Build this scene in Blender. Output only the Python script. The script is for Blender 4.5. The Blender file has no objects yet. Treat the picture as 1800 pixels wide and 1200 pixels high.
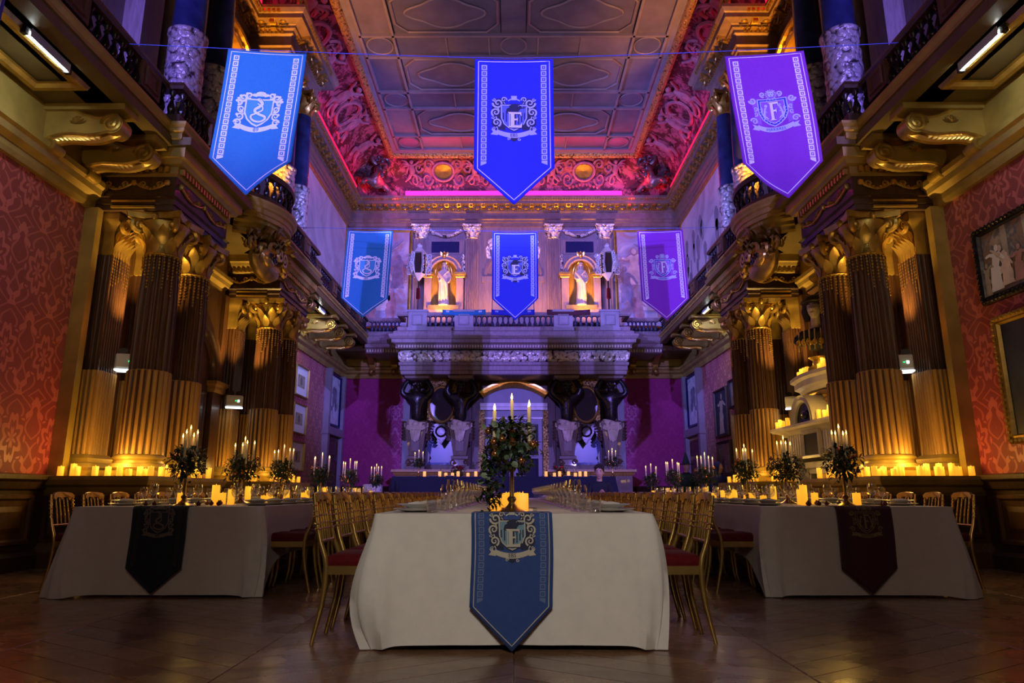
import bpy, math, random
from math import sin, cos, pi, radians as R, sqrt, tan, atan, atan2
from mathutils import Vector, Matrix, geometry
random.seed(7)
sc = bpy.context.scene
C = sc.collection

# ------------------------------------------------------------------ camera, world, exposure, lights
PITCH, H, F = R(12.45), .88, 1200.
cam = bpy.data.cameras.new('camera'); cam.sensor_width = 36; cam.lens = 24.0; cam.clip_end = 200
co = bpy.data.objects.new('camera', cam); C.objects.link(co)
co.location = (0, 0, H); co.rotation_euler = (pi/2 + PITCH, 0, .0025)
sc.camera = co
w = bpy.data.worlds.new('world'); sc.world = w; w.use_nodes = True
w.node_tree.nodes['Background'].inputs[0].default_value = (.30, .22, .34, 1)
w.node_tree.nodes['Background'].inputs[1].default_value = .05
sc.view_settings.view_transform = 'Standard'; sc.view_settings.look = 'None'
sc.view_settings.exposure = 0; sc.view_settings.gamma = 1; sc.view_settings.use_curve_mapping = False
cy = sc.cycles
cy.max_bounces = 6; cy.diffuse_bounces = 2; cy.glossy_bounces = 3; cy.transmission_bounces = 4; cy.transparent_max_bounces = 24
cy.use_denoising = True; cy.sample_clamp_indirect = 4; cy.caustics_reflective = False; cy.caustics_refractive = False
cy.use_adaptive_sampling = True; cy.adaptive_threshold = .02

def light(name, kind, loc, col, e, target=None, size=.1, angle=60, blend=.5, sy=None):
    d = bpy.data.lights.new(name, kind); d.energy = e; d.color = col
    if kind == 'AREA':
        d.size = size
        if sy: d.shape = 'RECTANGLE'; d.size_y = sy
    else: d.shadow_soft_size = size
    if kind == 'SPOT': d.spot_size = R(angle); d.spot_blend = blend
    o = bpy.data.objects.new(name, d); C.objects.link(o); o.location = loc
    if target: o.rotation_euler = (Vector(target) - Vector(loc)).to_track_quat('-Z', 'Y').to_euler()
    return o
VIOLET, AMBER, WARM, GOLDEN = (.27, .20, 1), (1, .36, .03), (1, .62, .28), (1, .57, .10)
# coloured stage spots standing high on the near galleries, thrown down the hall
for x in (-4.9, 4.9):      # two profile spots far behind the camera at the end of the side galleries; the banners throw their shadows on the back wall
    light('profile_spot', 'SPOT', (x, -13, 6.8), (.27, .19, 1), 21000, (x*.02, 22.9, 5.6), .06, 25, .3)
light('banner_spot_left', 'SPOT', (-4.4, 2.2, 6.3), (.42, .55, 1), 760, (-3.35, 7.3, 5.9), .08, 34, .7)
light('banner_spot_right', 'SPOT', (4.4, 2.2, 6.3), (.60, .42, 1), 520, (3.35, 7.3, 5.9), .08, 34, .7)
for x in (-4.4, 4.4):      # added violet fill that cools the glass ceiling, no real fixture
    light('ceiling_fill', 'SPOT', (x, 6.2, 6.7), (.42, .36, 1), 420, (0, 15.5, 12), .1, 62, .8)
for s in (-1, 1):          # added fill that brightens the tapestries from the opposite balcony bow
    light('tapestry_fill', 'SPOT', (s*4.3, 11.8, 6.9), (.25, .27, 1), 4200, (-s*5.8, 18.6, 8.2), .1, 58, .6)
# plain warm working light over the near end of the centre table
light('working_light', 'SPOT', (0, -2.2, 4.2), (1, .93, .82), 590, (0, 4.1, .45), .5, 32, .9)
for x in (-2.6, 2.6):       # unseen warm fill added behind the camera to brighten the gallery undersides
    light('gallery_fill', 'SPOT', (x, -2.0, 1.0), (1, .66, .26), 420, (x*1.75, 9, 5.4), .15, 34, .8)
light('hall_fill', 'AREA', (0, -3.5, 5.5), (1, .74, .56), 60, (0, 9, 1.5), 3.0)  # unseen broad fill added to lift the tables and floor
# amber uplights on the back gallery floor
for x in (-2.5, -1.0, 1.0, 2.5):
    light('amber_uplight', 'SPOT', (x, 21.4, 6.1), AMBER, 230, (x*.97, 22.3, 9.4), .08, 105, .8)
for x in (-2.36, 2.36):
    light('niche_light', 'SPOT', (x, 21.45, 6.1), AMBER, 560, (x, 22.35, 8.6), .06, 56, .6)
for s in (-1, 1):
    light('bay_uplight', 'SPOT', (s*5.1, 12.3, 6.2), AMBER, 1500, (s*5.0, 13.7, 10.3), .1, 62, .7)
    light('bay_uplight', 'SPOT', (s*5.2, 11.2, 6.2), AMBER, 500, (s*5.6, 10.6, 10.2), .1, 64, .7)
# red strips hidden behind the top of the upper cornice: the strips themselves glow; long lamps beside them carry most of the light
for s in (-1, 1):
    light('red_strip_lamp', 'AREA', (s*5.2, 15, 11.05), (1, .012, .06), 26, (s*4.0, 15, 12.3), 14, sy=.12)
light('pink_strip_lamp', 'AREA', (0, 21.85, 11.02), (1, .03, .14), 36, (0, 20.9, 12.0), 9, sy=.12)
for s in (-1, 1):
    light('corner_red_lamp', 'POINT', (s*4.3, 21.3, 11.15), (1, .02, .03), 16, size=.05)

# ------------------------------------------------------------------ helpers
ORD = ('first second third fourth fifth sixth seventh eighth ninth tenth eleventh twelfth thirteenth fourteenth fifteenth sixteenth '
       'seventeenth eighteenth nineteenth twentieth twenty-first twenty-second twenty-third twenty-fourth twenty-fifth twenty-sixth').split()
def P(u, v, Y):
    z = Y*tan(atan((600-v)/F)+PITCH); d = Y*cos(PITCH)+z*sin(PITCH)
    return ((u-903)/F*d, Y, H+z)
def tag(o, label=None, cat=None, group=None, kind=None):
    if label: o['label'] = label
    if cat: o['category'] = cat
    if group: o['group'] = group
    if kind: o['kind'] = kind
    return o
def thing(name, label, cat, loc=(0, 0, 0), rz=0, group=None, parent=None, kind=None):
    o = bpy.data.objects.new(name, None); C.objects.link(o); o.empty_display_size = .1
    o.location = loc; o.rotation_euler = (0, 0, rz)
    return tag(o, label, cat, group, kind)
def put(me, name, parent=None, loc=None, rot=None, scale=None):
    o = bpy.data.objects.new(name, me); C.objects.link(o)
    if parent: o.parent = parent
    if loc: o.location = loc
    if rot: o.rotation_euler = rot
    if scale: o.scale = scale if hasattr(scale, '__len__') else (scale,)*3
    return o
def dup(root, loc=None, rz=None, label=None, group=None):
    r = root.copy(); C.objects.link(r)
    if loc is not None: r.location = loc
    if rz is not None: r.rotation_euler = (0, 0, rz)
    if label: r['label'] = label
    if group: r['group'] = group
    for ch in list(root.children):
        c = ch.copy(); C.objects.link(c); c.parent = r
        for g in ch.children:
            d = g.copy(); C.objects.link(d); d.parent = c
    return r
class MB:
    def __init__(s): s.v = []; s.f = []; s.m = []; s.k = 0
    def add(s, vs, fs):
        n = len(s.v); s.v += [tuple(p) for p in vs]; s.f += [tuple(i+n for i in f) for f in fs]; s.m += [s.k]*len(fs); return s
    def box(s, x0, x1, y0, y1, z0, z1, c=0):
        if c:   # chamfered box
            s.loft([[(x0+c, y0, z), (x1-c, y0, z), (x1, y0+c, z), (x1, y1-c, z), (x1-c, y1, z), (x0+c, y1, z), (x0, y1-c, z), (x0, y0+c, z)] for z in (z0, z1-c)] +
                   [[(x0+c, y0+c, z1), (x1-c, y0+c, z1), (x1-c, y0+c, z1), (x1-c, y1-c, z1), (x1-c, y1-c, z1), (x0+c, y1-c, z1), (x0+c, y1-c, z1), (x0+c, y0+c, z1)]], cap=True)
            return s
        return s.add([(x, y, z) for z in (z0, z1) for y in (y0, y1) for x in (x0, x1)],
                     [(0, 2, 3, 1), (4, 5, 7, 6), (0, 1, 5, 4), (1, 3, 7, 5), (3, 2, 6, 7), (2, 0, 4, 6)])
    def loft(s, rings, closed=True, cap=False):
        n = len(rings[0]); vs = [p for r in rings for p in r]; fs = []
        for i in range(len(rings)-1):
            for j in range(n if closed else n-1):
                k = (j+1) % n
                fs.append((i*n+j, i*n+k, (i+1)*n+k, (i+1)*n+j))
        if cap: fs += [tuple(reversed(range(n))), tuple(range((len(rings)-1)*n, len(rings)*n))]
        return s.add(vs, fs)
    def lathe(s, prof, n=16, c=(0, 0, 0), sx=1, sy=1, cap=True):
        return s.loft([[(c[0]+r*sx*cos(2*pi*k/n), c[1]+r*sy*sin(2*pi*k/n), c[2]+z) for k in range(n)] for r, z in prof], cap=cap)
    def tube(s, pts, r, n=6, cap=True, flat=1):
        pts = [Vector(p) for p in pts]; m = len(pts)
        rs = r if hasattr(r, '__len__') else [r]*m
        rings = []; up = None
        for i, p in enumerate(pts):
            t = (pts[min(i+1, m-1)]-pts[max(i-1, 0)])
            t = t.normalized() if t.length else Vector((0, 0, 1))
            if up is None: up = Vector((0, 0, 1)) if abs(t.z) < .9 else Vector((0, 1, 0))
            a = t.cross(up).normalized(); b = a.cross(t); up = b
            rings.append([p+a*(rs[i]*cos(2*pi*k/n))+b*(rs[i]*flat*sin(2*pi*k/n)) for k in range(n)])
        return s.loft(rings, cap=cap)
    def ell(s, c, rx, ry=None, rz=None, n=10, m=6):
        ry = rx if ry is None else ry; rz = rx if rz is None else rz
        return s.loft([[(c[0]+rx*max(sin(pi*i/m), .02)*cos(2*pi*k/n), c[1]+ry*max(sin(pi*i/m), .02)*sin(2*pi*k/n), c[2]-rz*cos(pi*i/m)) for k in range(n)] for i in range(m+1)], cap=True)
    def sweep(s, prof, path, closed=False, cap=True):
        """profile of (outset, z) swept along a plan path; outset points to the left of travel, corners mitred"""
        n = len(path); rings = []
        for i in range(n):
            p = Vector(path[i])
            a = Vector(path[i-1]) if (i > 0 or closed) else None
            b = Vector(path[(i+1) % n]) if (i < n-1 or closed) else None
            d1 = (p-a).normalized() if a is not None else (b-p).normalized()
            d2 = (b-p).normalized() if b is not None else d1
            n1, n2 = Vector((-d1.y, d1.x)), Vector((-d2.y, d2.x))
            mm = n1+n2
            mm = mm/(mm.length_squared/2) if mm.length > .1 else n1
            rings.append([(p.x+mm.x*o, p.y+mm.y*o, z) for o, z in prof])
        if closed: rings.append(rings[0])
        return s.loft(rings, closed=False) if not cap else s._swcap(rings)
    def _swcap(s, rings):
        s.loft(rings, closed=True)
        n = len(rings[0]); s.add(rings[0], [tuple(range(n))]); s.add(rings[-1], [tuple(range(n))]); return s
    def prism(s, poly, f0, f1):
        """poly of 2D points; f0/f1 map (a,b) to the two faces"""
        n = len(poly); vs = [f0(a, b) for a, b in poly]+[f1(a, b) for a, b in poly]
        return s.add(vs, [tuple(range(n)), tuple(reversed(range(n, 2*n)))]+[(i, i+n, (i+1) % n+n, (i+1) % n) for i in range(n)])
    def leaf(s, M, L=1, W=.3, curl=.4, n=4):
        """pointed blade rising along +Z from the origin, curling out along +X"""
        rings = []
        for i in range(n+1):
            t = i/n; wd = W*(sin(pi*min(t*.9+.12, 1))**.8); a = curl*t*t*2.2
            c = (L*t*t*curl*.8, 0, L*(t-.25*curl*t*t))
            rings.append([M @ Vector((c[0]-.12*wd, -wd, c[2])), M @ Vector((c[0]+.10*wd, 0, c[2])), M @ Vector((c[0]-.12*wd, wd, c[2]))])
        return s.loft(rings, closed=False)
    def xf(s, M, i0=0):
        s.v[i0:] = [tuple(M @ Vector(p)) for p in s.v[i0:]]; return s
    def join(s, o, M=None):
        vs = [tuple(M @ Vector(p)) for p in o.v] if M else o.v
        n = len(s.v); s.v += vs; s.f += [tuple(i+n for i in f) for f in o.f]; s.m += [m+s.k for m in o.m]; return s
    def mesh(s, name, mats, smooth=False, sx=1, ang=40):
        me = bpy.data.meshes.new(name)
        vs, fs = s.v, s.f
        if sx == -1: vs = [(-x, y, z) for x, y, z in vs]; fs = [tuple(reversed(f)) for f in fs]
        me.from_pydata(vs, [], fs)
        mats = mats if isinstance(mats, (list, tuple)) else [mats]
        for m in mats: me.materials.append(m)
        if len(mats) > 1: me.polygons.foreach_set('material_index', s.m)
        if smooth:
            me.polygons.foreach_set('use_smooth', [True]*len(me.polygons))
            me.set_sharp_from_angle(angle=R(ang))
        me.update(); return me
    def out(s, name, mats, parent=None, smooth=False, sx=1, loc=None, rot=None, kind=None, ang=40):
        o = put(s.mesh(name, mats, smooth, sx, ang), name, parent, loc, rot)
        if kind: o['kind'] = kind
        return o
def arc(cx, cy, r, a0, a1, n, ry=None):
    return [(cx+r*cos(a0+(a1-a0)*i/n), cy+(r if ry is None else ry)*sin(a0+(a1-a0)*i/n)) for i in range(n+1)]
def spiral(cx, cy, r0, r1, a0, turns, n=28):
    return [(cx+(r0+(r1-r0)*i/n)*cos(a0+2*pi*turns*i/n), cy+(r0+(r1-r0)*i/n)*sin(a0+2*pi*turns*i/n)) for i in range(n+1)]
def skin(name, mats, nodes, edges, root=0, levels=1):
    """one continuous body grown with the Skin modifier; nodes: (x,y,z,rx[,ry])"""
    me = bpy.data.meshes.new(name); me.from_pydata([n[:3] for n in nodes], edges, [])
    o = bpy.data.objects.new(name, me); C.objects.link(o)
    md = o.modifiers.new('skin', 'SKIN'); md.use_smooth_shade = True
    for i, n in enumerate(nodes):
        sv = me.skin_vertices[0].data[i]; sv.radius = (n[3], n[4] if len(n) > 4 else n[3]); sv.use_root = (i == root)
    sb = o.modifiers.new('sub', 'SUBSURF'); sb.levels = levels; sb.render_levels = levels
    dg = bpy.context.evaluated_depsgraph_get(); dg.update()
    m2 = bpy.data.meshes.new_from_object(o.evaluated_get(dg)); m2.name = name
    bpy.data.objects.remove(o)
    m2.materials.clear()
    for m in (mats if isinstance(mats, (list, tuple)) else [mats]): m2.materials.append(m)
    m2.polygons.foreach_set('use_smooth', [True]*len(m2.polygons))
    return m2
_tc = {}
def text_mesh(txt, size=1):
    """outline letters as flat faces (2D), centred"""
    if (txt, size) in _tc: return _tc[txt, size]
    cu = bpy.data.curves.new('lettering', 'FONT'); cu.body = txt; cu.size = size; cu.align_x = 'CENTER'; cu.align_y = 'CENTER'; cu.resolution_u = 3; cu.offset = size*.012
    o = bpy.data.objects.new('lettering', cu); C.objects.link(o)
    dg = bpy.context.evaluated_depsgraph_get(); dg.update()
    m = bpy.data.meshes.new_from_object(o.evaluated_get(dg))
    r = ([(v.co.x, v.co.y) for v in m.vertices], [tuple(p.vertices) for p in m.polygons])
    bpy.data.objects.remove(o); _tc[txt, size] = r
    return r

# ------------------------------------------------------------------ materials
class NT:
    def __init__(s, name):
        s.m = bpy.data.materials.new(name); s.m.use_nodes = True; s.t = s.m.node_tree; s.n = s.t.nodes
        s.b = s.n['Principled BSDF']
    def new(s, t, **kw):
        n = s.n.new(t)
        for k, v in kw.items(): setattr(n, k, v)
        return n
    def set(s, sock, v):
        if isinstance(v, bpy.types.NodeSocket): s.t.links.new(v, sock)
        else: sock.default_value = v
    def m_(s, op, a, b=0, c=0):
        n = s.new('ShaderNodeMath', operation=op)
        s.set(n.inputs[0], a); s.set(n.inputs[1], b); s.set(n.inputs[2], c); return n.outputs[0]
    def mix(s, f, a, b):
        n = s.new('ShaderNodeMix', data_type='RGBA')
        s.set(n.inputs[0], f); s.set(n.inputs[6], (*a, 1) if isinstance(a, tuple) and len(a) == 3 else a); s.set(n.inputs[7], (*b, 1) if isinstance(b, tuple) and len(b) == 3 else b); return n.outputs[2]
    def coord(s, scale=(1, 1, 1), kind='Object'):
        tc = s.new('ShaderNodeTexCoord'); mp = s.new('ShaderNodeMapping'); mp.inputs[3].default_value = scale
        s.t.links.new(tc.outputs[kind], mp.inputs[0]); return mp.outputs[0]
    def noise(s, scale, detail=3, vec=None, rough=.5, dist=0):
        n = s.new('ShaderNodeTexNoise'); n.inputs['Scale'].default_value = scale; n.inputs['Detail'].default_value = detail; n.inputs['Roughness'].default_value = rough; n.inputs['Distortion'].default_value = dist
        s.t.links.new(vec if vec else s.coord(), n.inputs['Vector']); return n.outputs[0]
    def vor(s, scale, vec=None, feature='F1'):
        n = s.new('ShaderNodeTexVoronoi', feature=feature); n.inputs['Scale'].default_value = scale
        s.t.links.new(vec if vec else s.coord(), n.inputs['Vector']); return n
    def ramp(s, f, stops):
        n = s.new('ShaderNodeValToRGB'); s.set(n.inputs[0], f); e = n.color_ramp.elements
        for i, (p, c) in enumerate(stops):
            el = e[i] if i < 2 else e.new(p)
            el.position = p; el.color = (*c, 1) if len(c) == 3 else c
        return n.outputs[0]
    def bump(s, h, strength=.3, dist=.02):
        n = s.new('ShaderNodeBump'); n.inputs['Strength'].default_value = strength; n.inputs['Distance'].default_value = dist
        s.set(n.inputs['Height'], h); s.t.links.new(n.outputs[0], s.b.inputs['Normal'])
    def pr(s, **kw):
        names = dict(col='Base Color', rough='Roughness', metal='Metallic', spec='Specular IOR Level', sheen='Sheen Weight', emit='Emission Color', es='Emission Strength', coat='Coat Weight')
        for k, v in kw.items(): s.set(s.b.inputs[names[k]], (*v, 1) if isinstance(v, tuple) and len(v) == 3 else v)
        return s.m
def mat(name, col, rough=.5, metal=0., var=0., vs=4, bump=0., bs=25, scale=(1, 1, 1), spec=.5, sheen=0., coat=0.):
    t = NT(name)
    if var or bump: vec = t.coord(scale)
    if var:
        lo = tuple(c*(1-var) for c in col); hi = tuple(min(1, c*(1+var)) for c in col)
        t.pr(col=t.ramp(t.noise(vs, 4, vec), [(.3, lo), (.7, hi)]))
    else: t.pr(col=col)
    if bump: t.bump(t.noise(bs, 4, vec), bump, .02)
    return t.pr(rough=rough, metal=metal, spec=spec, sheen=sheen, coat=coat)
def emis(name, col, s, sample=True):
    t = NT(name); t.pr(col=(.8*col[0], .8*col[1], .8*col[2]), emit=col, es=s, rough=.6)
    if not sample: t.m.cycles.emission_sampling = 'NONE'
    return t.m
def relief(name, lo, hi, scale, metal, rough, strength=1., dist=.04):
    """carved ornament: rounded lumps, colour darker towards the hollows"""
    t = NT(name); v = t.vor(scale); n = t.noise(scale*.7, 3, None, .6, 1.5)
    h = t.m_('ADD', t.m_('MULTIPLY', t.m_('SUBTRACT', 1, v.outputs['Distance']), .6), t.m_('MULTIPLY', n, .7))
    t.pr(col=t.ramp(h, [(.42, lo), (.62, hi)]), rough=rough, metal=metal); t.bump(h, strength, dist); return t.m
def damask(name, axis, lo=(.27, .012, .020), hi=(.56, .10, .09)):
    t = NT(name); tc = t.new('ShaderNodeTexCoord'); sp = t.new('ShaderNodeSeparateXYZ'); t.t.links.new(tc.outputs['Object'], sp.inputs[0])
    m = t.m_; hh, zz = sp.outputs[axis], sp.outputs[2]
    b = m('DIVIDE', zz, 1.0); row = m('FLOOR', b)
    a = m('ADD', m('DIVIDE', hh, .66), m('MULTIPLY', m('MODULO', m('ADD', row, 20), 2), .5))
    fa = m('MULTIPLY', m('ABSOLUTE', m('SUBTRACT', m('FRACT', m('ADD', a, 50)), .5)), 2)
    fb = m('MULTIPLY', m('SUBTRACT', m('FRACT', m('ADD', b, 20)), .5), 2)
    th = m('ARCTAN2', fb, fa); r = m('SQRT', m('ADD', m('MULTIPLY', fa, fa), m('MULTIPLY', fb, fb)))
    lobe = m('ADD', .62, m('MULTIPLY', m('COSINE', m('MULTIPLY', th, 9)), .07))
    inside = m('LESS_THAN', r, lobe)
    rings = m('GREATER_THAN', m('SINE', m('ADD', m('MULTIPLY', r, 19), m('MULTIPLY', m('COSINE', m('MULTIPLY', th, 7)), 1.7))), .05)
    flower = m('MULTIPLY', inside, rings)
    og = m('ABSOLUTE', m('SUBTRACT', fa, m('ADD', .62, m('MULTIPLY', m('COSINE', m('MULTIPLY', fb, pi)), -.33))))
    band = m('MULTIPLY', m('LESS_THAN', og, m('ADD', .10, m('MULTIPLY', m('SINE', m('MULTIPLY', fb, 24)), .06))), m('GREATER_THAN', r, m('ADD', lobe, .06)))
    tend = m('MULTIPLY', m('GREATER_THAN', m('SINE', m('ADD', m('MULTIPLY', m('ADD', fa, m('MULTIPLY', m('SINE', m('MULTIPLY', fb, 7)), .25)), 14), m('MULTIPLY', fb, 9))), .72), m('GREATER_THAN', r, m('ADD', lobe, .04)))
    mo = m('MINIMUM', m('ADD', m('ADD', flower, band), m('MULTIPLY', tend, .7)), 1)
    weave = t.noise(220, 1)
    mo = m('MULTIPLY', mo, m('ADD', .75, m('MULTIPLY', weave, .5)))
    t.pr(col=t.mix(mo, lo, hi), rough=m('SUBTRACT', .62, m('MULTIPLY', mo, .22)), sheen=.3)
    t.bump(mo, .12, .01); return t.m
def woodmat(name, lo, hi, rough=.45, scale=(8, 8, .7), coat=.08):
    t = NT(name); vec = t.coord(scale); n = t.noise(2.2, 6, vec, .6, 1.2)
    t.pr(col=t.ramp(n, [(.3, lo), (.72, hi)]), rough=rough, coat=coat); t.bump(n, .06, .01); return t.m
M = {}
M['damask'] = damask('red_damask', 1); M['damask_back'] = damask('violet_lit_damask_back', 0, (.36, .007, .155), (.40, .012, .185))  # back copy is red damask with the violet light put into its colour
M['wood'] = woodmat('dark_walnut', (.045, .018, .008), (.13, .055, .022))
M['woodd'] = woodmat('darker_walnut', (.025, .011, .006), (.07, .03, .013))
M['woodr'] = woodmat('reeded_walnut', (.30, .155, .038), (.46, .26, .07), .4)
M['woodv'] = woodmat('upper_walnut', (.23, .17, .185), (.38, .30, .33), .5)
M['gold'] = mat('old_gold', (.50, .33, .075), .36, .75, .25, 6, .15, 30)
M['goldp'] = mat('gold_paint', (.42, .29, .075), .42, .35, .22, 3)
M['goldl'] = mat('bright_gilding', (.80, .55, .14), .28, .9, .15, 8)
M['chair'] = mat('chair_gold', (.74, .49, .14), .24, .88, .12, 10)
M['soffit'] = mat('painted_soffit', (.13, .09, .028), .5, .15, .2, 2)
M['carved'] = relief('carved_gilt', (.10, .05, .02), (.62, .43, .13), 16, .6, .35)
M['frieze'] = relief('carved_frieze', (.05, .03, .03), (.92, .86, .80), 9, .35, .28)  # pale colour raised to put highlights on the carving
M['drum'] = relief('carved_column_drum', (.05, .04, .05), (.55, .50, .55), 11, .35, .3)
M['velvet'] = mat('red_velvet', (.10, .002, .005), .85, 0, .2, 40, spec=.2, sheen=.05)
M['linen'] = mat('white_linen', (.72, .68, .62), .85, 0, .04, 12, .06, 160)
M['china'] = mat('white_china', (.78, .76, .72), .18)
M['navy'] = mat('navy_cloth', (.004, .006, .022), .85, 0, .2, 6)
M['blue_column'] = mat('dark_blue_marble', (.020, .028, .10), .22, 0, .5, 3)
M['black'] = mat('black_plastic', (.012, .012, .013), .4)
M['grey'] = mat('pale_grey_metal', (.62, .62, .62), .4, .0)
M['corn'] = mat('upper_cornice', (.26, .18, .15), .45, .15, .2, 6)
M['bronze'] = mat('dark_bronze', (.035, .030, .035), .25, .55, .4, 8, .2, 12)
M['plaster'] = mat('cream_marble', (.64, .54, .45), .5, 0, .12, 5)
M['marble'] = mat('veined_white_marble', (.62, .58, .56), .35, 0, .22, 3)
M['marbled'] = mat('veined_grey_marble', (.22, .17, .18), .3, 0, .6, 4)
M['brass'] = mat('brass', (.62, .42, .16), .25, .95, .1, 9)
M['bronze_vase'] = M['brass']
M['leaf'] = mat('dark_green_leaf', (.020, .045, .016), .5, 0, .5, 9)
M['leafe'] = mat('eucalyptus_leaf', (.17, .24, .15), .55, 0, .3, 20)
M['copper'] = mat('copper_bauble', (.70, .30, .10), .25, .9, .2, 12)
M['berry'] = mat('dark_red_berry', (.10, .008, .012), .35)
M['skin'] = mat('skin', (.55, .33, .24), .5, 0, .1, 20)
M['hair'] = mat('dark_hair', (.015, .010, .008), .5, 0, .3, 60, .3, 80)
M['sweater'] = mat('dark_sweater', (.010, .012, .022), .85, 0, .3, 30)
M['robe'] = mat('green_robe', (.008, .035, .030), .8, 0, .3, 12)
M['robeb'] = mat('blue_robe', (.02, .03, .30), .7, 0, .3, 12)
M['bronze_cove'] = mat('painted_dark_stucco', (.17, .10, .12), .3, .3, .5, 5, .3, 14)
M['blue_wood'] = mat('dark_blue_painted_wood', (.035, .04, .10), .4)
M['mirror'] = mat('mirror_reflecting_dark', (.035, .025, .022), .15, .0)  # dark reflection put into the colour of the glass
M['doord'] = mat('dim_painted_door', (.13, .12, .16), .4, 0, .12, 3)
M['dark'] = mat('dark_interior', (.010, .008, .008), .7)
M['bluepanel'] = mat('dark_blue_plaque', (.010, .012, .09), .3)
M['doorw'] = mat('painted_door', (.30, .27, .32), .4, 0, .12, 3)
M['glass_dark'] = mat('door_pane_glass', (.05, .05, .08), .06, .3)
M['tube'] = emis('tube_lamp', (.86, .95, 1), 105)
M['tube_far'] = emis('far_tube_lamp', (.86, .95, 1), 190)
M['red_led'] = emis('red_led_strip', (1, .005, .04), 3.2)
M['pink_led'] = emis('pink_led_strip', (1, .03, .42), 1.6)
M['green_led'] = emis('green_led', (.02, 1, .2), 3, False)
M['white_led'] = emis('white_led', (.9, .95, 1), 3.5, False)
M['flame'] = emis('candle_flame', (1, .62, .16), 5.5, False)
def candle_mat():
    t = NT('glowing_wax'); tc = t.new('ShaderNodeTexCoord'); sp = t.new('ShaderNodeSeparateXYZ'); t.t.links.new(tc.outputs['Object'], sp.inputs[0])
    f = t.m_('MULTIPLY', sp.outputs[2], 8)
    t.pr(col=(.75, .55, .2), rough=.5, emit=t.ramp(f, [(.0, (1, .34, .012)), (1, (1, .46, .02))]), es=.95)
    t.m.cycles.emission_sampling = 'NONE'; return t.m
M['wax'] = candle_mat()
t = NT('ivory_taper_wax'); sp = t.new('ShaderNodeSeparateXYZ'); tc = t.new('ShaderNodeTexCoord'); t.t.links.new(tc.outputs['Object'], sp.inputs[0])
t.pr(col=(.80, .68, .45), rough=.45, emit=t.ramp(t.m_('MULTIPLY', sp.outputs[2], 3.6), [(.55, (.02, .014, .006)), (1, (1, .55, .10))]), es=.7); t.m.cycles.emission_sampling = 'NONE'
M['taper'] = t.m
t = NT('clear_glass'); lw = t.new('ShaderNodeLayerWeight'); lw.inputs[0].default_value = .28
tr = t.new('ShaderNodeBsdfTransparent'); tr.inputs[0].default_value = (.95, .95, .96, 1); gl = t.new('ShaderNodeBsdfGlossy'); gl.inputs[1].default_value = .05; gl.inputs[0].default_value = (.95, .95, .95, 1)
mx = t.new('ShaderNodeMixShader'); f = t.m_('ADD', .05, t.m_('MULTIPLY', lw.outputs['Facing'], .60))
t.t.links.new(f, mx.inputs[0]); t.t.links.new(tr.outputs[0], mx.inputs[1]); t.t.links.new(gl.outputs[0], mx.inputs[2])
t.t.links.new(mx.outputs[0], t.n['Material Output'].inputs[0]); M['glass'] = t.m
def floor_mat(i, k):
    t = NT('parquet_wood'); vec = t.coord((3, 3, 3)); n = t.noise(3, 6, vec, .6, 1)
    wv = t.noise(1.1, 2, t.coord((1, 2.2, 1)))
    c = (.24*k, .125*k, .068*k)
    t.pr(col=t.ramp(n, [(.25, tuple(x*.6 for x in c)), (.75, c)]), rough=t.ramp(t.noise(2.5, 3), [(.3, (.20, .20, .20)), (.7, (.36, .36, .36))]), spec=.5, coat=.25)
    t.b.inputs['Coat Roughness'].default_value = .15
    t.bump(wv, .35, .05); return t.m
FL = [floor_mat(i, k) for i, k in enumerate((.85, 1.0, 1.15))]
def sky_pane(name, col):
    t = NT(name); t.pr(col=t.ramp(t.noise(2.2, 3), [(.3, tuple(c*.75 for c in col)), (.7, col)]), rough=.22, spec=.6); return t.m
PANES = [sky_pane('skylight_pane_glass', c) for c in ((.26, .23, .31), (.20, .18, .26), (.31, .27, .35), (.17, .17, .25))]
t = NT('painted_red_cove'); vec = t.coord(); n = t.noise(1.1, 5, vec, .62, 2.2); n2 = t.noise(2.6, 3, vec, .6, 3)
h = t.m_('ADD', t.m_('MULTIPLY', n, .6), t.m_('MULTIPLY', n2, .5))
t.pr(col=t.ramp(h, [(.52, (.085, .006, .016)), (.60, (.46, .10, .17))]), rough=.6); M['cove'] = t.m
M['cherub'] = mat('painted_stucco', (.46, .16, .22), .6, 0, .3, 6)
def canvas(name, stops, scale, vec=(1, 1, 1), dist=1.5, rough=.5):
    t = NT(name); v = t.coord(vec); n = t.noise(scale, 5, v, .6, dist); t.pr(col=t.ramp(n, stops), rough=rough); return t.m
M['tap_sky'] = canvas('pale_landscape_tapestry', [(.30, (.34, .32, .40)), (.55, (.60, .58, .66)), (.75, (.70, .68, .74))], .5)
M['tap_dark'] = mat('tapestry_trees', (.26, .24, .30), .8, 0, .3, 3)
M['tap_fig'] = canvas('figured_tapestry', [(.28, (.14, .11, .16)), (.44, (.42, .25, .22)), (.52, (.36, .34, .46)), (.66, (.68, .60, .60)), (.8, (.24, .16, .18))], .9, dist=1.0)
M['tap_a'] = mat('tapestry_pale_flesh', (.75, .60, .52), .8, 0, .25, 4); M['tap_b'] = mat('tapestry_rose', (.52, .27, .26), .8, 0, .3, 4); M['tap_c'] = mat('tapestry_slate', (.27, .24, .34), .8, 0, .3, 4)
M['paint_d'] = canvas('dark_oil_painting', [(.3, (.012, .014, .020)), (.6, (.04, .05, .07)), (.8, (.07, .07, .08))], .8)
M['paint_c'] = canvas('crowded_oil_painting', [(.3, (.05, .03, .02)), (.48, (.30, .20, .12)), (.55, (.10, .12, .14)), (.66, (.50, .38, .26)), (.8, (.12, .05, .04))], 3.0, dist=1)
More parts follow.
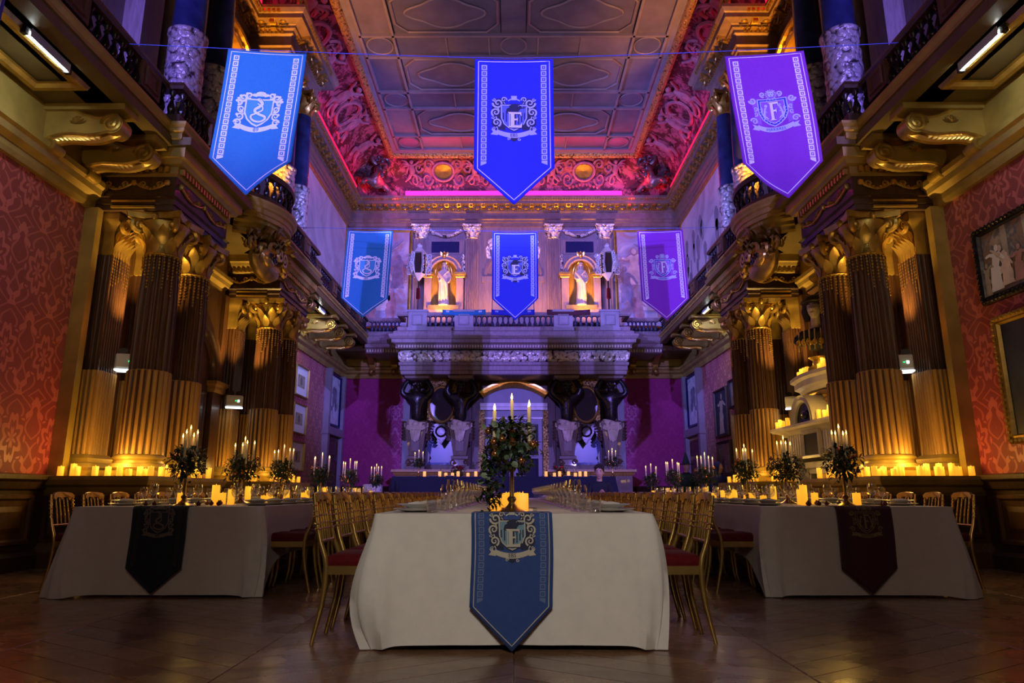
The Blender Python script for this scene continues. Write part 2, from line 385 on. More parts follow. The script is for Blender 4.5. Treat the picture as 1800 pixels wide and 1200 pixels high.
M['paper'] = canvas('aged_print', [(.35, (.36, .30, .22)), (.6, (.50, .43, .33))], 3)
M['matte'] = mat('white_mount', (.82, .82, .86), .7)
M['tile'] = canvas('blue_tile_panel', [(.40, (.07, .10, .30)), (.52, (.10, .14, .36)), (.66, (.26, .30, .50))], 2.2)
M['tilep'] = mat('pale_blue_tile', (.03, .06, .24), .25); M['tilew'] = mat('white_tile_ornament', (.72, .70, .72), .25)
M['pic_sheen'] = canvas('overdoor_painting', [(.35, (.55, .55, .66)), (.55, (.80, .80, .88)), (.7, (.30, .30, .38))], 2.0)
for k, c in dict(bl=(.010, .19, .46), bc=(.003, .020, .50), br=(.22, .020, .46), bg=(.006, .17, .40), blm=(.06, .33, .62), bcm=(.10, .16, .62), brm=(.28, .10, .56), white=(.80, .80, .88), pale=(.46, .54, .80), ink=(.01, .012, .05),  # hanging banner colours include the blue and violet stage light
                 rblue=(.018, .055, .23), rcream=(.50, .46, .36), rsky=(.16, .28, .36), rpale=(.10, .15, .32), rgreen=(.004, .012, .022), rwine=(.070, .006, .020), dim=(.16, .13, .11), dimg=(.03, .028, .035), olive=(.22, .18, .07), dimw=(.055, .014, .028)).items():
    M[k] = mat('cloth_'+k, c, .72, 0, .05, 30, sheen=.15)
# ------------------------------------------------------------------ the setting
WX, YB, YU = 5.8, 22.9, 22.5          # side walls, lower and upper back wall
SIDE = {1: 'right', -1: 'left'}
def frame_rings(b, prof, a0, a1, c0, c1, f, cap=False):
    rings = [[f(a0+o, c0+o, d), f(a1-o, c0+o, d), f(a1-o, c1-o, d), f(a0+o, c1-o, d)] for o, d in prof]
    b.loft(rings)
    if cap: b.add(rings[-1], [(0, 1, 2, 3)])
    return b
# floor: herringbone planks, the nearest 300 single, the rest one part
fl = MB().box(-6.3, 6.3, -3, 23.3, -.25, -.012).out('floor', FL[0], kind='structure')
PL, PW = 1.02, .17
def clip(poly, ax, v, keep_less):
    out = []
    for i in range(len(poly)):
        a, b = poly[i], poly[(i+1) % len(poly)]
        ia, ib = (a[ax] <= v) == keep_less, (b[ax] <= v) == keep_less
        if ia: out.append(a)
        if ia != ib:
            t = (v-a[ax])/(b[ax]-a[ax]); out.append((a[0]+(b[0]-a[0])*t, a[1]+(b[1]-a[1])*t))
    return out
planks = []
ca = cos(pi/4)
for side in (0, 1):     # chevron bands running down the hall
    pass
NB = 8; BW = 2*WX/NB
for k in range(NB):
    x0 = -WX+k*BW; up = 1 if k % 2 else -1
    st = PW*1.414
    n0 = int(-4/st)
    for i in range(n0, int(25/st)):
        y = i*st + (.5*st if k % 4 > 1 else 0); g = .0035
        sk = BW*.62*up
        q = [(x0+g, y+g), (x0+BW-g, y+g+sk), (x0+BW-g, y+st-g+sk), (x0+g, y+st-g)]
        q = clip(clip(q, 1, -1.5, False), 1, YB, True)
        if len(q) > 2: planks.append(q)
def pk(b, q):
    n = len(q); cx = sum(p[0] for p in q)/n; cyy = sum(p[1] for p in q)/n
    ins = [(x+(cx-x)*.004*1/max(.3, abs(x-cx)+.01)*abs(x-cx), yy-(.004 if yy > cyy else -.004)) for x, yy in q]
    b.loft([[(x, y, -.014) for x, y in q], [(x, y, -.0025) for x, y in q], [(x, y, 0) for x, y in ins]], cap=False)
    b.add([(x, y, 0) for x, y in ins], [tuple(range(n))])
def vis(q):
    x = sum(p[0] for p in q)/len(q); y = sum(p[1] for p in q)/len(q)
    return (0 if (y > 3.0 and abs(x) < y*.78+.3) else 50)+y+abs(x)*.2
planks.sort(key=vis)
rest = MB()
for i, q in enumerate(planks):
    if i < 296:
        b = MB(); pk(b, q); b.out('plank', FL[i*7 % 3], fl)
    else: rest.k = i*7 % 3; pk(rest, q)
rest.out('far_planks', FL, fl, kind='stuff')

walls = {}
for s in (1, -1):
    wl = MB().box(WX, WX+.3, -1.5, 23.2, -.1, 5.6).out('wall_'+SIDE[s], M['damask'], sx=s, kind='structure'); walls[s] = wl
    MB().box(WX, WX+.3, -1.5, 23.2, 5.6, 10.95).out('upper_wall', M['woodv'], wl, sx=s)
    # wainscot
    b = MB()
    for y0, y1 in ((-1.5, 8.52), (15.0, 21.4)):
        b.sweep([(0, 0), (.14, 0), (.14, .16), (.10, .20), (.06, .22), (.06, .90), (.10, .92), (.12, 1.0), (.16, 1.03), (.16, 1.08), (0, 1.10)], [(WX, y0), (WX, y1)])
    b.out('wainscot', M['woodd'], wl, sx=s)
    for y0 in [y for y in (-.1, 1.6, 3.3, 5.0, 6.78)]+[15.2, 16.8, 18.4, 20.0]:
        b = MB(); frame_rings(b, [(0, .05), (.015, .10), (.05, .10), (.075, .075), (.14, .075), (.2, .095)], y0, y0+1.55 if y0 < 9 else y0+1.4, .28, .86, lambda a, c, d: (WX-d, a, c), cap=True)
        b.out('panel', M['wood'], wl, sx=s)
    # moulding over the damask, below the gallery
    b = MB(); prof = [(0, 4.64), (.06, 4.64), (.08, 4.70), (.08, 4.78), (.16, 4.83), (.18, 4.90), (.22, 4.93), (.22, 5.0), (.10, 5.06), (.10, 5.5), (0, 5.5)]
    for y0, y1 in ((-1.5, 8.7), (10.45, 13.0), (14.85, 23)): b.sweep(prof, [(WX, y0), (WX, y1)])
    b.out('wall_cornice', M['goldp'], wl, sx=s)
bw = MB().box(-6.1, 6.1, YB, YB+.3, -.1, 5.6).out('wall_back', M['damask_back'], kind='structure')
MB().box(-6.1, 6.1, YU, YU+.7, 5.6, 10.95).out('upper_wall', M['woodv'], bw)
b = MB(); b.sweep(prof, [(WX, YB), (-WX, YB)]); b.out('wall_cornice', M['goldp'], bw)
b = MB()
for x0, x1 in ((3.6, 5.8), (-5.8, -3.6)): b.sweep([(0, 0), (.12, 0), (.12, .2), (.06, .24), (.06, .9), (.12, 1.0), (.15, 1.06), (0, 1.08)], [(x1, YB), (x0, YB)])
b.out('wainscot', M['woodd'], bw)

# ceiling: painted cove rising to the glass
Z0, Z1, XI, YI = 10.93, 12.0, 4.08, 21.02
def cove(t):
    a = t*pi/2; return 5.32+(XI-5.32)*(1-cos(a)), YU-.48+(YI-YU+.48)*(1-cos(a)), Z0+(Z1-Z0)*sin(a)
rings = []
for i in range(9):
    x, y, z = cove(i/8); rings.append([(x, 0, z), (x, y, z), (-x, y, z), (-x, 0, z)])
b = MB(); b.loft([[p for p in r] for r in rings], closed=False)
b.add([(6.1, -1, 10.94), (6.1, 23.2, 10.94), (5.3, YU-.46, 10.94), (5.3, -1, 10.94), (-6.1, -1, 10.94), (-6.1, 23.2, 10.94), (-5.3, YU-.46, 10.94), (-5.3, -1, 10.94)], [(0, 1, 2, 3), (4, 7, 6, 5), (1, 5, 6, 2)])
ceil = b.out('ceiling', M['cove'], kind='structure', smooth=True, ang=60)
# gilt frame between cove and glass
b = MB(); path = [(XI, 0), (XI, YI), (-XI, YI), (-XI, 0)]
b.sweep([(-.16, 11.98), (-.14, 11.88), (-.06, 11.84), (.02, 11.88), (.06, 11.94), (.06, 12.05), (-.16, 12.05)], path)
b.out('cove_frame', M['carved'], ceil)
b = MB(); b.sweep([(.06, 11.95), (.24, 11.99), (.28, 12.05), (.06, 12.05)], path); b.out('frame_border', M['doorw'], ceil)
sky = thing('window_1', None, None); sky['kind'] = 'structure'
rowY = [20.72, 19.85]
yy = 19.85
while yy > 8: rowY += [yy-1.6, yy-2.45]; yy -= 2.45
bars = []
def bar(x0, x1, y0, y1, h=.05): MB().box(x0, x1, y0, y1, 11.99-h, 12.03).out('glazing_bar', M['doorw'], sky)
for y in rowY: bar(-3.85, 3.85, y-.035, y+.035)
ymin = rowY[-1]
for x in (-3.82, -3.0, 3.0, 3.82): bar(x-.03, x+.03, ymin, 20.72)
rng = random.Random(3)
def pane(x0, x1, y0, y1, m=None): MB().box(x0, x1, y0, y1, 12.012, 12.03).out('pane', m or PANES[rng.randrange(4)], sky)
for i in range(len(rowY)-1):
    y1, y0 = rowY[i], rowY[i+1]
    for s in (-1, 1): pane(min(s*3.8, s*3.0), max(s*3.8, s*3.0), y0, y1)
    if y1-y0 < 1.2:
        xs = [-2.98, -1.7, -.62, .62, 1.7, 2.98]
        for a, c in zip(xs, xs[1:]): pane(a, c, y0+.02, y1-.02)
        for x in xs[1:-1]: MB().box(x-.02, x+.02, y0, y1, 11.97, 12.02).out('glazing_bar', M['doorw'], sky)
        for x in (-3.4, 0, 3.4):
            b = MB(); b.tube([(px, py, 11.99) for px, py in arc(x, (y0+y1)/2, .33, 0, 2*pi, 24)], .022, 4); b.out('glazing_bar', M['doorw'], sky)
            MB().lathe([(.32, 0), (.32, .012)], 24, (x, (y0+y1)/2, 11.995)).out('pane', PANES[3], sky)
    else:
        pane(-.3, .3, y0+.02, y1-.02)
        for s in (-1, 1):
            x0, x1 = (.32, 2.95); pane(min(s*x0, s*x1), max(s*x0, s*x1), y0+.02, y1-.02)
            yc = (y0+y1)/2; hh = (y1-y0)/2-.12; xc = s*1.63; hx = 1.25
            o8 = [(xc-hx, yc-hh+.3), (xc-hx+.28, yc-hh), (xc+hx-.28, yc-hh), (xc+hx, yc-hh+.3), (xc+hx, yc+hh-.3), (xc+hx-.28, yc+hh), (xc-hx+.28, yc+hh), (xc-hx, yc+hh-.3), (xc-hx, yc-hh+.3)]
            b = MB(); b.tube([(px, py, 11.985) for px, py in o8], .03, 4); b.out('glazing_bar', M['doorw'], sky)
            lobed = [(xc+(.82+.10*cos(4*a))*cos(a)*1.05, yc+(.46+.05*cos(4*a))*sin(a)) for a in [2*pi*k/40 for k in range(41)]]
            b = MB(); b.tube([(px, py, 11.985) for px, py in lobed], .028, 4); b.out('glazing_bar', M['doorw'], sky)
            b = MB(); b.prism(lobed[:-1], lambda a, c: (a, c, 11.99), lambda a, c: (a, c, 12.005)); b.out('pane', PANES[(i+s) % 2+1], sky)
# dark roof over the glass so no daylight falls in
MB().box(-6.1, 6.1, -1.5, 23.2, 12.2, 12.4).out('roof_deck', M['dark'], ceil)

# ---- upper cornice with breaks over the column pairs
def pairs(x, xo, end):
    return [(x, 0), (x, 8.7), (xo, 8.7), (xo, 10.45), (x, 10.45), (x, 13.0), (xo, 13.0), (xo, 14.85), (x, 14.85), (x, end)]
UC = [(0, 9.95), (.06, 9.95), (.06, 10.08), (.10, 10.10), (.10, 10.17), (.14, 10.20), (.10, 10.22), (.10, 10.44), (.16, 10.47), (.16, 10.54), (.22, 10.56), (.22, 10.62), (.24, 10.63), (.42, 10.66), (.42, 10.76), (.45, 10.78), (.50, 10.85), (.50, 10.92), (0, 10.92)]
def modillions(pts, parent, s=1):
    n = 0
    for (xa, ya), (xb, yb) in zip(pts, pts[1:]):
        L = math.hypot(xb-xa, yb-ya)
        if L < .3: continue
        dx, dy = (xb-xa)/L, (yb-ya)/L; nx, ny = -dy, dx
        k = max(1, int(L/.42))
        for i in range(k):
            t = (i+.5)*L/k
            if ya+dy*t < 9 and abs(dy) > .5: continue
            Mx = Matrix(((dx, nx, 0, xa+dx*t), (dy, ny, 0, ya+dy*t), (0, 0, 1, 0), (0, 0, 0, 1)))
            b = MB(); b.loft([[(-.065, .2, z0), (.065, .2, z0), (.065, o, z1), (-.065, o, z1)] for z0, o, z1 in ((10.50, .34, 10.60), (10.66, .41, 10.66))], cap=True)
            b.add([(-.065, .2, 10.5), (.065, .2, 10.5), (.065, .30, 10.52), (-.065, .30, 10.52)], [(0, 1, 2, 3)])
            b.box(-.05, .05, .33, .40, 10.58, 10.65)
            b.xf(Mx); b.out('modillion', M['gold'], parent, sx=s)
            b = MB(); b.ell((.21, .30, 10.66), .09, .08, .05, 8, 4); b.tube([(p, .26, q) for p, q in arc(.21, 10.60, .09, pi, 2*pi, 6)], .02, 4); b.xf(Mx); b.out('egg_ornament', M['gold'], parent, sx=s)
def beads(pts, off, z, step, r, b):
    for (xa, ya), (xb, yb) in zip(pts, pts[1:]):
        L = math.hypot(xb-xa, yb-ya)
        if L < .2: continue
        dx, dy = (xb-xa)/L, (yb-ya)/L
        for i in range(int(L/step)):
            t = (i+.5)*step; x, y = xa+dx*t-dy*off, ya+dy*t+dx*off
            if y < 8.3: continue
            b.box(x-r, x+r, y-r, y+r, z-r, z+r)
for s in (1, -1):
    pt = pairs(WX, 4.88, YU)
    uc = MB().sweep(UC, pt).out('trim_'+('1' if s == 1 else '2'), M['corn'], sx=s, kind='structure')
    modillions(pt[3:], uc, s)
    b = MB(); beads(pt, .17, 10.52, .09, .03, b); beads(pt, .46, 10.80, .10, .028, b); b.out('bead_row', M['goldl'], uc, sx=s, kind='stuff')
    # soffits of the breaks with sunk coffers
    for y0 in (8.7, 13.0):
        MB().box(4.9, WX, y0+.02, y0+1.73, 9.93, 9.99).out('soffit_board', M['gold'], uc, sx=s)
    # carved scrolls standing at the corners of the breaks
    for y0 in (10.45, 13.0, 14.85):
        b = MB(); sp_ = spiral(0, 0, .30, .05, -pi/2, -1.4 if y0 != 13.0 else 1.4, 22)
        b.tube([(4.62+.05*i/22, y0+p[0]*.8, 11.25+p[1]) for i, p in enumerate(sp_)], [.10-.003*i for i in range(23)], 6)
        for k in range(5): b.leaf(Matrix.Translation((4.62, y0-.25+.12*k, 10.95)) @ Matrix.Rotation(.5*k-1, 4, 'X'), .45, .1, .3)
        b.out('corner_scroll', M['gold'], uc, smooth=True, sx=s)
uc = MB().sweep(UC, [(WX, YU), (-WX, YU)]).out('trim_3', M['corn'], kind='structure')
modillions([(WX-.3, YU), (-WX+.3, YU)], uc)
b = MB(); beads([(WX-.5, YU), (-WX+.5, YU)], .17, 10.52, .08, .026, b); beads([(WX-.5, YU), (-WX+.5, YU)], .46, 10.80, .09, .026, b); b.out('bead_row', M['goldl'], uc, kind='stuff')
# light strips along the cornice top, glowing also for the lit cove behind
for s in (1, -1):
    st = tag(MB().box(5.30, 5.38, 15.4, 21.4, 10.93, 11.0).out('light_strip', M['red_led'], sx=s), 'glowing red light strip on the %s upper cornice between break and far corner' % SIDE[s], 'light')
    tag(MB().box(5.30, 5.38, 10.95, 12.5, 10.93, 11.0).out('light_strip', M['red_led'], sx=s), 'short glowing red light strip on the %s cornice between the two breaks' % SIDE[s], 'light')
tag(MB().box(-3.75, 3.75, 21.97, 22.05, 10.93, 11.07).out('light_strip', M['pink_led']), 'glowing pink light strip along the cornice of the back wall', 'light')

# ---- painted medallions and cherubs on the far cove
def on_cove(u, t, off=.03):
    x, y, z = cove(t); return (u, y-off*.8, z-off*.5)
for cx in (-2.42, -.0, 2.42):
    b = MB()
    ring = [on_cove(cx+.36*cos(a), .50+.20*sin(a), .06) for a in [2*pi*k/20 for k in range(21)]]
    b.tube(ring, .05, 5)
    for sgn in (1, -1):
        for (ox, ot, r0, tn) in ((.55, .34, .20, 1.3), (.50, .66, .17, -1.3), (.95, .30, .16, -1.2), (.85, .58, .14, 1.1)):
            b.tube([on_cove(cx+sgn*(ox+p[0]), ot+p[1]*.8, .05) for p in spiral(0, 0, r0, .03, pi, tn, 16)], [.045-.0018*i for i in range(17)], 4)
        for k in range(4):
            b.tube([on_cove(cx+sgn*(.12+.12*k), .25-.02*i-.02*k, .05) for i in range(4)], [.04, .05, .04, .01], 4)
    b.tube([on_cove(cx-.3+.1*i, .78+.04*sin(pi*i/6), .06) for i in range(7)], .05, 5)
    b.out('painted_medallion', M['cherub'], ceil, smooth=True)
    b = MB(); b.loft([[on_cove(cx+.30*cos(a)*q, .50+.16*sin(a)*q, .04) for a in [2*pi*k/16 for k in range(16)]] for q in (1, .02)]); b.out('medallion_field', M['gold'], ceil)
def side_cove(sd):
    def f(u, t, off=.03):
        x, y, z = cove(t); return (sd*(x-off*.8), u, z-off*.5)
    return f
def cherub(x, t, s=1, sc_=1.0, f=on_cove):
    b = MB(); q = lambda a, c, o=.08: Vector(f(x+s*a*sc_, t+c*sc_*.85, o))
    b.tube([q(0, -.12), q(.02, .0), q(.0, .14), q(0, .22)], [.10*sc_, .13*sc_, .11*sc_, .05*sc_], 7)
    b.ell(q(.03, .30, .12), .085*sc_, .085*sc_, .095*sc_, 8, 6)
    b.tube([q(.02, .16), q(.20, .22), q(.34, .32)], [.05*sc_, .045*sc_, .03*sc_], 6)
    b.tube([q(-.05, .15), q(-.18, .05), q(-.22, -.08)], [.05*sc_, .045*sc_, .03*sc_], 6)
    b.tube([q(.0, -.10), q(.18, -.16), q(.22, -.36)], [.08*sc_, .07*sc_, .035*sc_], 6)
    b.tube([q(-.03, -.10), q(-.14, -.24), q(-.30, -.34)], [.08*sc_, .065*sc_, .035*sc_], 6)
    for k in range(3): b.tube([q(-.06, .16), q(-.24-.03*k, .34-.09*k), q(-.40, .36-.14*k)], [.03, .05*sc_, .01], 5)
    b.out('painted_cherub', M['cherub'], ceil, smooth=True)
for x in (-3.5, -1.35, 1.35, 3.5): cherub(x, .52, 1 if x < 0 else -1, .8)
for sd in (-1, 1):
    for i, y in enumerate((12.0, 13.6, 15.6, 17.2, 18.6, 20.0)): cherub(y, .50+.05*(i % 2), (-1)**i, 1.05, side_cove(sd))
    for y in (14.6, 18.0):
        b = MB(); f = side_cove(sd); b.tube([f(y+.40*cos(a), .52+.24*sin(a), .06) for a in [2*pi*k/20 for k in range(21)]], .06, 5)
        for q in (-1, 1):
            for (oy, ot, r0, tn) in ((.62, .34, .22, 1.3), (.60, .70, .18, -1.3)): b.tube([f(y+q*(oy+p[0]), ot+p[1]*.8, .05) for p in spiral(0, 0, r0, .03, pi, tn, 16)], [.05-.002*i for i in range(17)], 4)
        b.out('painted_medallion', M['cherub'], ceil, smooth=True)
# ------------------------------------------------------------------ columns
def flute_ring(r, z, n=20, depth=.13, convex=False):
    out = []
    for k in range(n):
        for j, d in ((0, 0), (.18, .0), (.36, .75), (.59, 1), (.82, .75)):
            a = 2*pi*(k+j)/n; q = (-d if not convex else d*.95-.4)
            out.append((r*(1+q*depth)*cos(a), r*(1+q*depth)*sin(a), z))
    return out
ZP, ZC = 1.08, 4.06                       # pedestal top, foot of the capital
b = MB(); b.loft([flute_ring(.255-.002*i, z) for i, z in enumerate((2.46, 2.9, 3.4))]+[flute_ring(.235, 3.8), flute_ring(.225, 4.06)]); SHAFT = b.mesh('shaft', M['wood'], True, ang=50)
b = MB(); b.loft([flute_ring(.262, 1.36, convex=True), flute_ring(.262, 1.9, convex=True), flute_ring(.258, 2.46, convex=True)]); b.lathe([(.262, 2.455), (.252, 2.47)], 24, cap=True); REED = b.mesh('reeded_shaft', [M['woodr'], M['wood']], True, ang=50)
for p in REED.polygons:      # gilt reeds; grooves darkened in colour to deepen their shade
    if p.index < 200 and p.index % 100 % 5 in (0, 4): p.material_index = 1
REED.update()
b = MB(); b.box(-.36, .36, -.36, .36, 1.08, 1.15); b.lathe([(.345, 1.15), (.37, 1.19), (.345, 1.24), (.30, 1.25), (.29, 1.28), (.31, 1.29), (.325, 1.315), (.31, 1.34), (.27, 1.36)], 28); CBASE = b.mesh('column_base', M['goldp'], True)
def capital_mesh(rad, z0, z1, m, name='capital'):
    h = z1-z0; b = MB()
    b.lathe([(rad, 0), (rad*1.08, .03*h), (rad, .06*h), (rad*1.02, .3*h), (rad*1.1, .6*h), (rad*1.35, .80*h), (rad*1.3, .84*h)], 20)
    for row, (k, zz, L, W, cu) in enumerate(((8, .06, .42, .30, .5), (8, .26, .50, .32, .6))):
        for i in range(k):
            a = 2*pi*(i+.5*row)/k
            b.leaf(Matrix.Rotation(a, 4, 'Z') @ Matrix.Translation((rad*(1.02+.05*row), 0, zz*h)), L*h, rad*W, cu)
    for i in range(4):
        a = pi/4+i*pi/2; Mx = Matrix.Rotation(a, 4, 'Z')
        i0 = len(b.v)
        b.tube([(rad*1.40+p[0], 0, .72*h+p[1]) for p in spiral(0, 0, .20*h, .03*h, pi*.6, -1.6, 20)], [.075*h*(1-.02*q) for q in range(21)], 6)
        b.ell((rad*1.40, 0, .72*h), .10*h, .12*h, .10*h, 8, 4)
        b.xf(Mx, i0)
    n = 16; ab = []
    for i in range(4):
        for t_ in (-1, -.5, 0, .5, 1):
            a = i*pi/2; o = rad*(1.25+.30*t_*t_); p = Vector((o, t_*rad*1.45, 0)); p.rotate(Matrix.Rotation(a, 4, 'Z')); ab.append((p.x, p.y))
    b.prism(ab, lambda x, y: (x, y, .86*h), lambda x, y: (x*1.04, y*1.04, h))
    for i in range(4): b.ell((rad*1.3*cos(i*pi/2), rad*1.3*sin(i*pi/2), .90*h), .05, .05, .06, 6, 4)
    b.xf(Matrix.Translation((0, 0, z0)))
    return b.mesh(name, m, True, ang=55)
CAP = capital_mesh(.235, 4.06, 4.65, M['gold'])
def drops(rad, z, n, half=False, seed=1):
    r = random.Random(seed); b = MB()
    for i in range(n):
        a = 2*pi*(i+.3)/n if not half else -pi/2+pi*i/n
        L = .18+.42*r.random()
        zz = z
        while zz > z-L:
            q = .012+.008*r.random(); b.add([(rad*cos(a)+q, rad*sin(a), zz), (rad*cos(a)-q, rad*sin(a), zz), (rad*cos(a), rad*sin(a)+q, zz), (rad*cos(a), rad*sin(a)-q, zz), (rad*cos(a), rad*sin(a), zz+q*1.4), (rad*cos(a), rad*sin(a), zz-q*1.4)],
                  [(0, 2, 4), (2, 1, 4), (1, 3, 4), (3, 0, 4), (2, 0, 5), (1, 2, 5), (3, 1, 5), (0, 3, 5)]); zz -= .045
            a += .02*(r.random()-.5)
    return b
DROPS = drops(.243, 4.05, 24).mesh('bead_drops', M['goldl'])
CX, CYS = 4.93, (9.1, 10.02, 13.42, 14.42)
WHICH = ('front column of the near pair', 'rear column of the near pair', 'front column of the far pair', 'rear column of the far pair')
# wall pilasters: fluted slab
def fl_slab(wd, dp, z0, z1, n=7, convex=False):
    b = MB(); pts = []; ns_ = 4 if dp > .2 else 0
    for k in range(ns_):       # flutes on the flank towards the camera
        st = (dp-.05)/ns_; a0 = .025+st*k
        for j, d in ((.1, 0), (.3, .8), (.55, 1), (.8, .8), (.98, 0)): pts.append((a0+st*j, -wd/2-(.024 if convex else -.030)*d))
    pts.append((dp, -wd/2))
    for k in range(n):
        a0 = -wd/2+.03+(wd-.06)*k/n; st = (wd-.06)/n
        for j, d in ((.1, 0), (.3, .8), (.55, 1), (.8, .8), (.98, 0)): pts.append((dp+(.024 if convex else -.032)*d, a0+st*j))
    pts.append((dp, wd/2))
    for k in reversed(range(ns_)):
        st = (dp-.05)/ns_; a0 = .025+st*k
        for j, d in ((.98, 0), (.8, .8), (.55, 1), (.3, .8), (.1, 0)): pts.append((a0+st*j, wd/2+(.024 if convex else -.030)*d))
    pts += [(0, wd/2), (0, -wd/2)]
    b.loft([[(x, y, z) for x, y in pts] for z in (z0, z1)], cap=True); return b
PSH = fl_slab(.44, .30, 2.46, 4.06).mesh('shaft', M['wood']); PRE = fl_slab(.45, .305, 1.36, 2.46, 7, True).mesh('reeded_shaft', M['woodr'])
b = MB()
b.sweep([(0, 1.08), (.1, 1.08), (.1, 1.15), (.12, 1.19), (.09, 1.24), (.05, 1.26), (.06, 1.31), (.02, 1.36), (0, 1.36)], [(0, .225), (.30, .225), (.30, -.225), (0, -.225)]); PBA = b.mesh('pilaster_base', M['goldp'])
b = MB()
b.sweep([(0, 0), (.02, .02), (.01, .3), (.06, .45), (.10, .5), (.10, .59), (0, .59)], [(0, .2), (.27, .2), (.27, -.2), (0, -.2)])
for k in range(5):
    for row in (0, 1): b.leaf(Matrix.Translation((.29, -.16+.08*k, .05+.16*row)), .24, .05, .6)
for q in (-1, 1):
    b.tube([(.40+.02*q*0, q*(.20)+p[0], .42+p[1]) for p in spiral(0, 0, .11, .02, pi/2, 1.5*q, 18)], [.04-.0012*i for i in range(19)], 6)
b.xf(Matrix.Translation((0, 0, 4.06))); PCA = b.mesh('capital', M['gold'], True, ang=50)
b = drops(.30, 4.05, 9, True, 5)
b.v = [(.31, y*.62, z) for x, y, z in b.v] if False else [(.305+(x-.30*0)*.02, y*.66, z) for x, y, z in b.v]; PDR = b.mesh('bead_drops', M['goldl'])
BLUE = MB().lathe([(.235, 7.62), (.23, 8.4), (.205, 9.4)], 28, cap=False).mesh('shaft', M['blue_column'], True)
b = MB(); b.box(-.3, .3, -.3, .3, 5.66, 5.9); b.lathe([(.29, 5.9), (.31, 5.95), (.28, 6.0), (.26, 6.05)], 24); UB = b.mesh('column_base', M['woodv'], True)
rng = random.Random(4); rows = []
for i in range(24):
    z = 6.05+i*.065; rows.append([((.245+.028*rng.random()+(.02 if i in (0, 23) else 0))*cos(2*pi*k/28), (.245+.028*rng.random())*sin(2*pi*k/28), z) for k in range(28)])
b = MB(); b.loft(rows); b.lathe([(.27, 7.54), (.285, 7.57), (.285, 7.62), (.24, 7.64)], 28); DRUM = b.mesh('carved_drum', M['drum'], True, ang=70)
UCAP = capital_mesh(.205, 9.4, 9.95, M['gold'])
for s in (1, -1):
    sd = SIDE[s]
    for i, y in enumerate(CYS):
        t = thing('fluted_column', 'fluted walnut column, %s on the %s side' % (WHICH[i], sd), 'column', (s*CX, y, 0), 0, 'fluted walnut columns', kind='thing')
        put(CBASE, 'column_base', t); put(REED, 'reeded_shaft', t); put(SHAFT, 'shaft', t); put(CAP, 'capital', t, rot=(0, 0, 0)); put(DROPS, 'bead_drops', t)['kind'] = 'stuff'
        t = thing('wall_pilaster', 'fluted pilaster on the %s wall behind the %s' % (sd, WHICH[i]), 'pilaster', (s*WX, y, 0), pi if s == 1 else 0, 'fluted wall pilasters', kind='thing')
        put(PBA, 'pilaster_base', t); put(PRE, 'reeded_shaft', t); put(PSH, 'shaft', t); put(PCA, 'capital', t); put(PDR, 'bead_drops', t)['kind'] = 'stuff'
        t = thing('gallery_column', 'dark blue %s gallery column above the %s' % (sd, WHICH[i]), 'column', (s*4.93, y, 0), 0, 'dark blue gallery columns', kind='thing')
        put(UB, 'column_base', t); put(DRUM, 'carved_drum', t); put(BLUE, 'shaft', t); put(UCAP, 'capital', t)

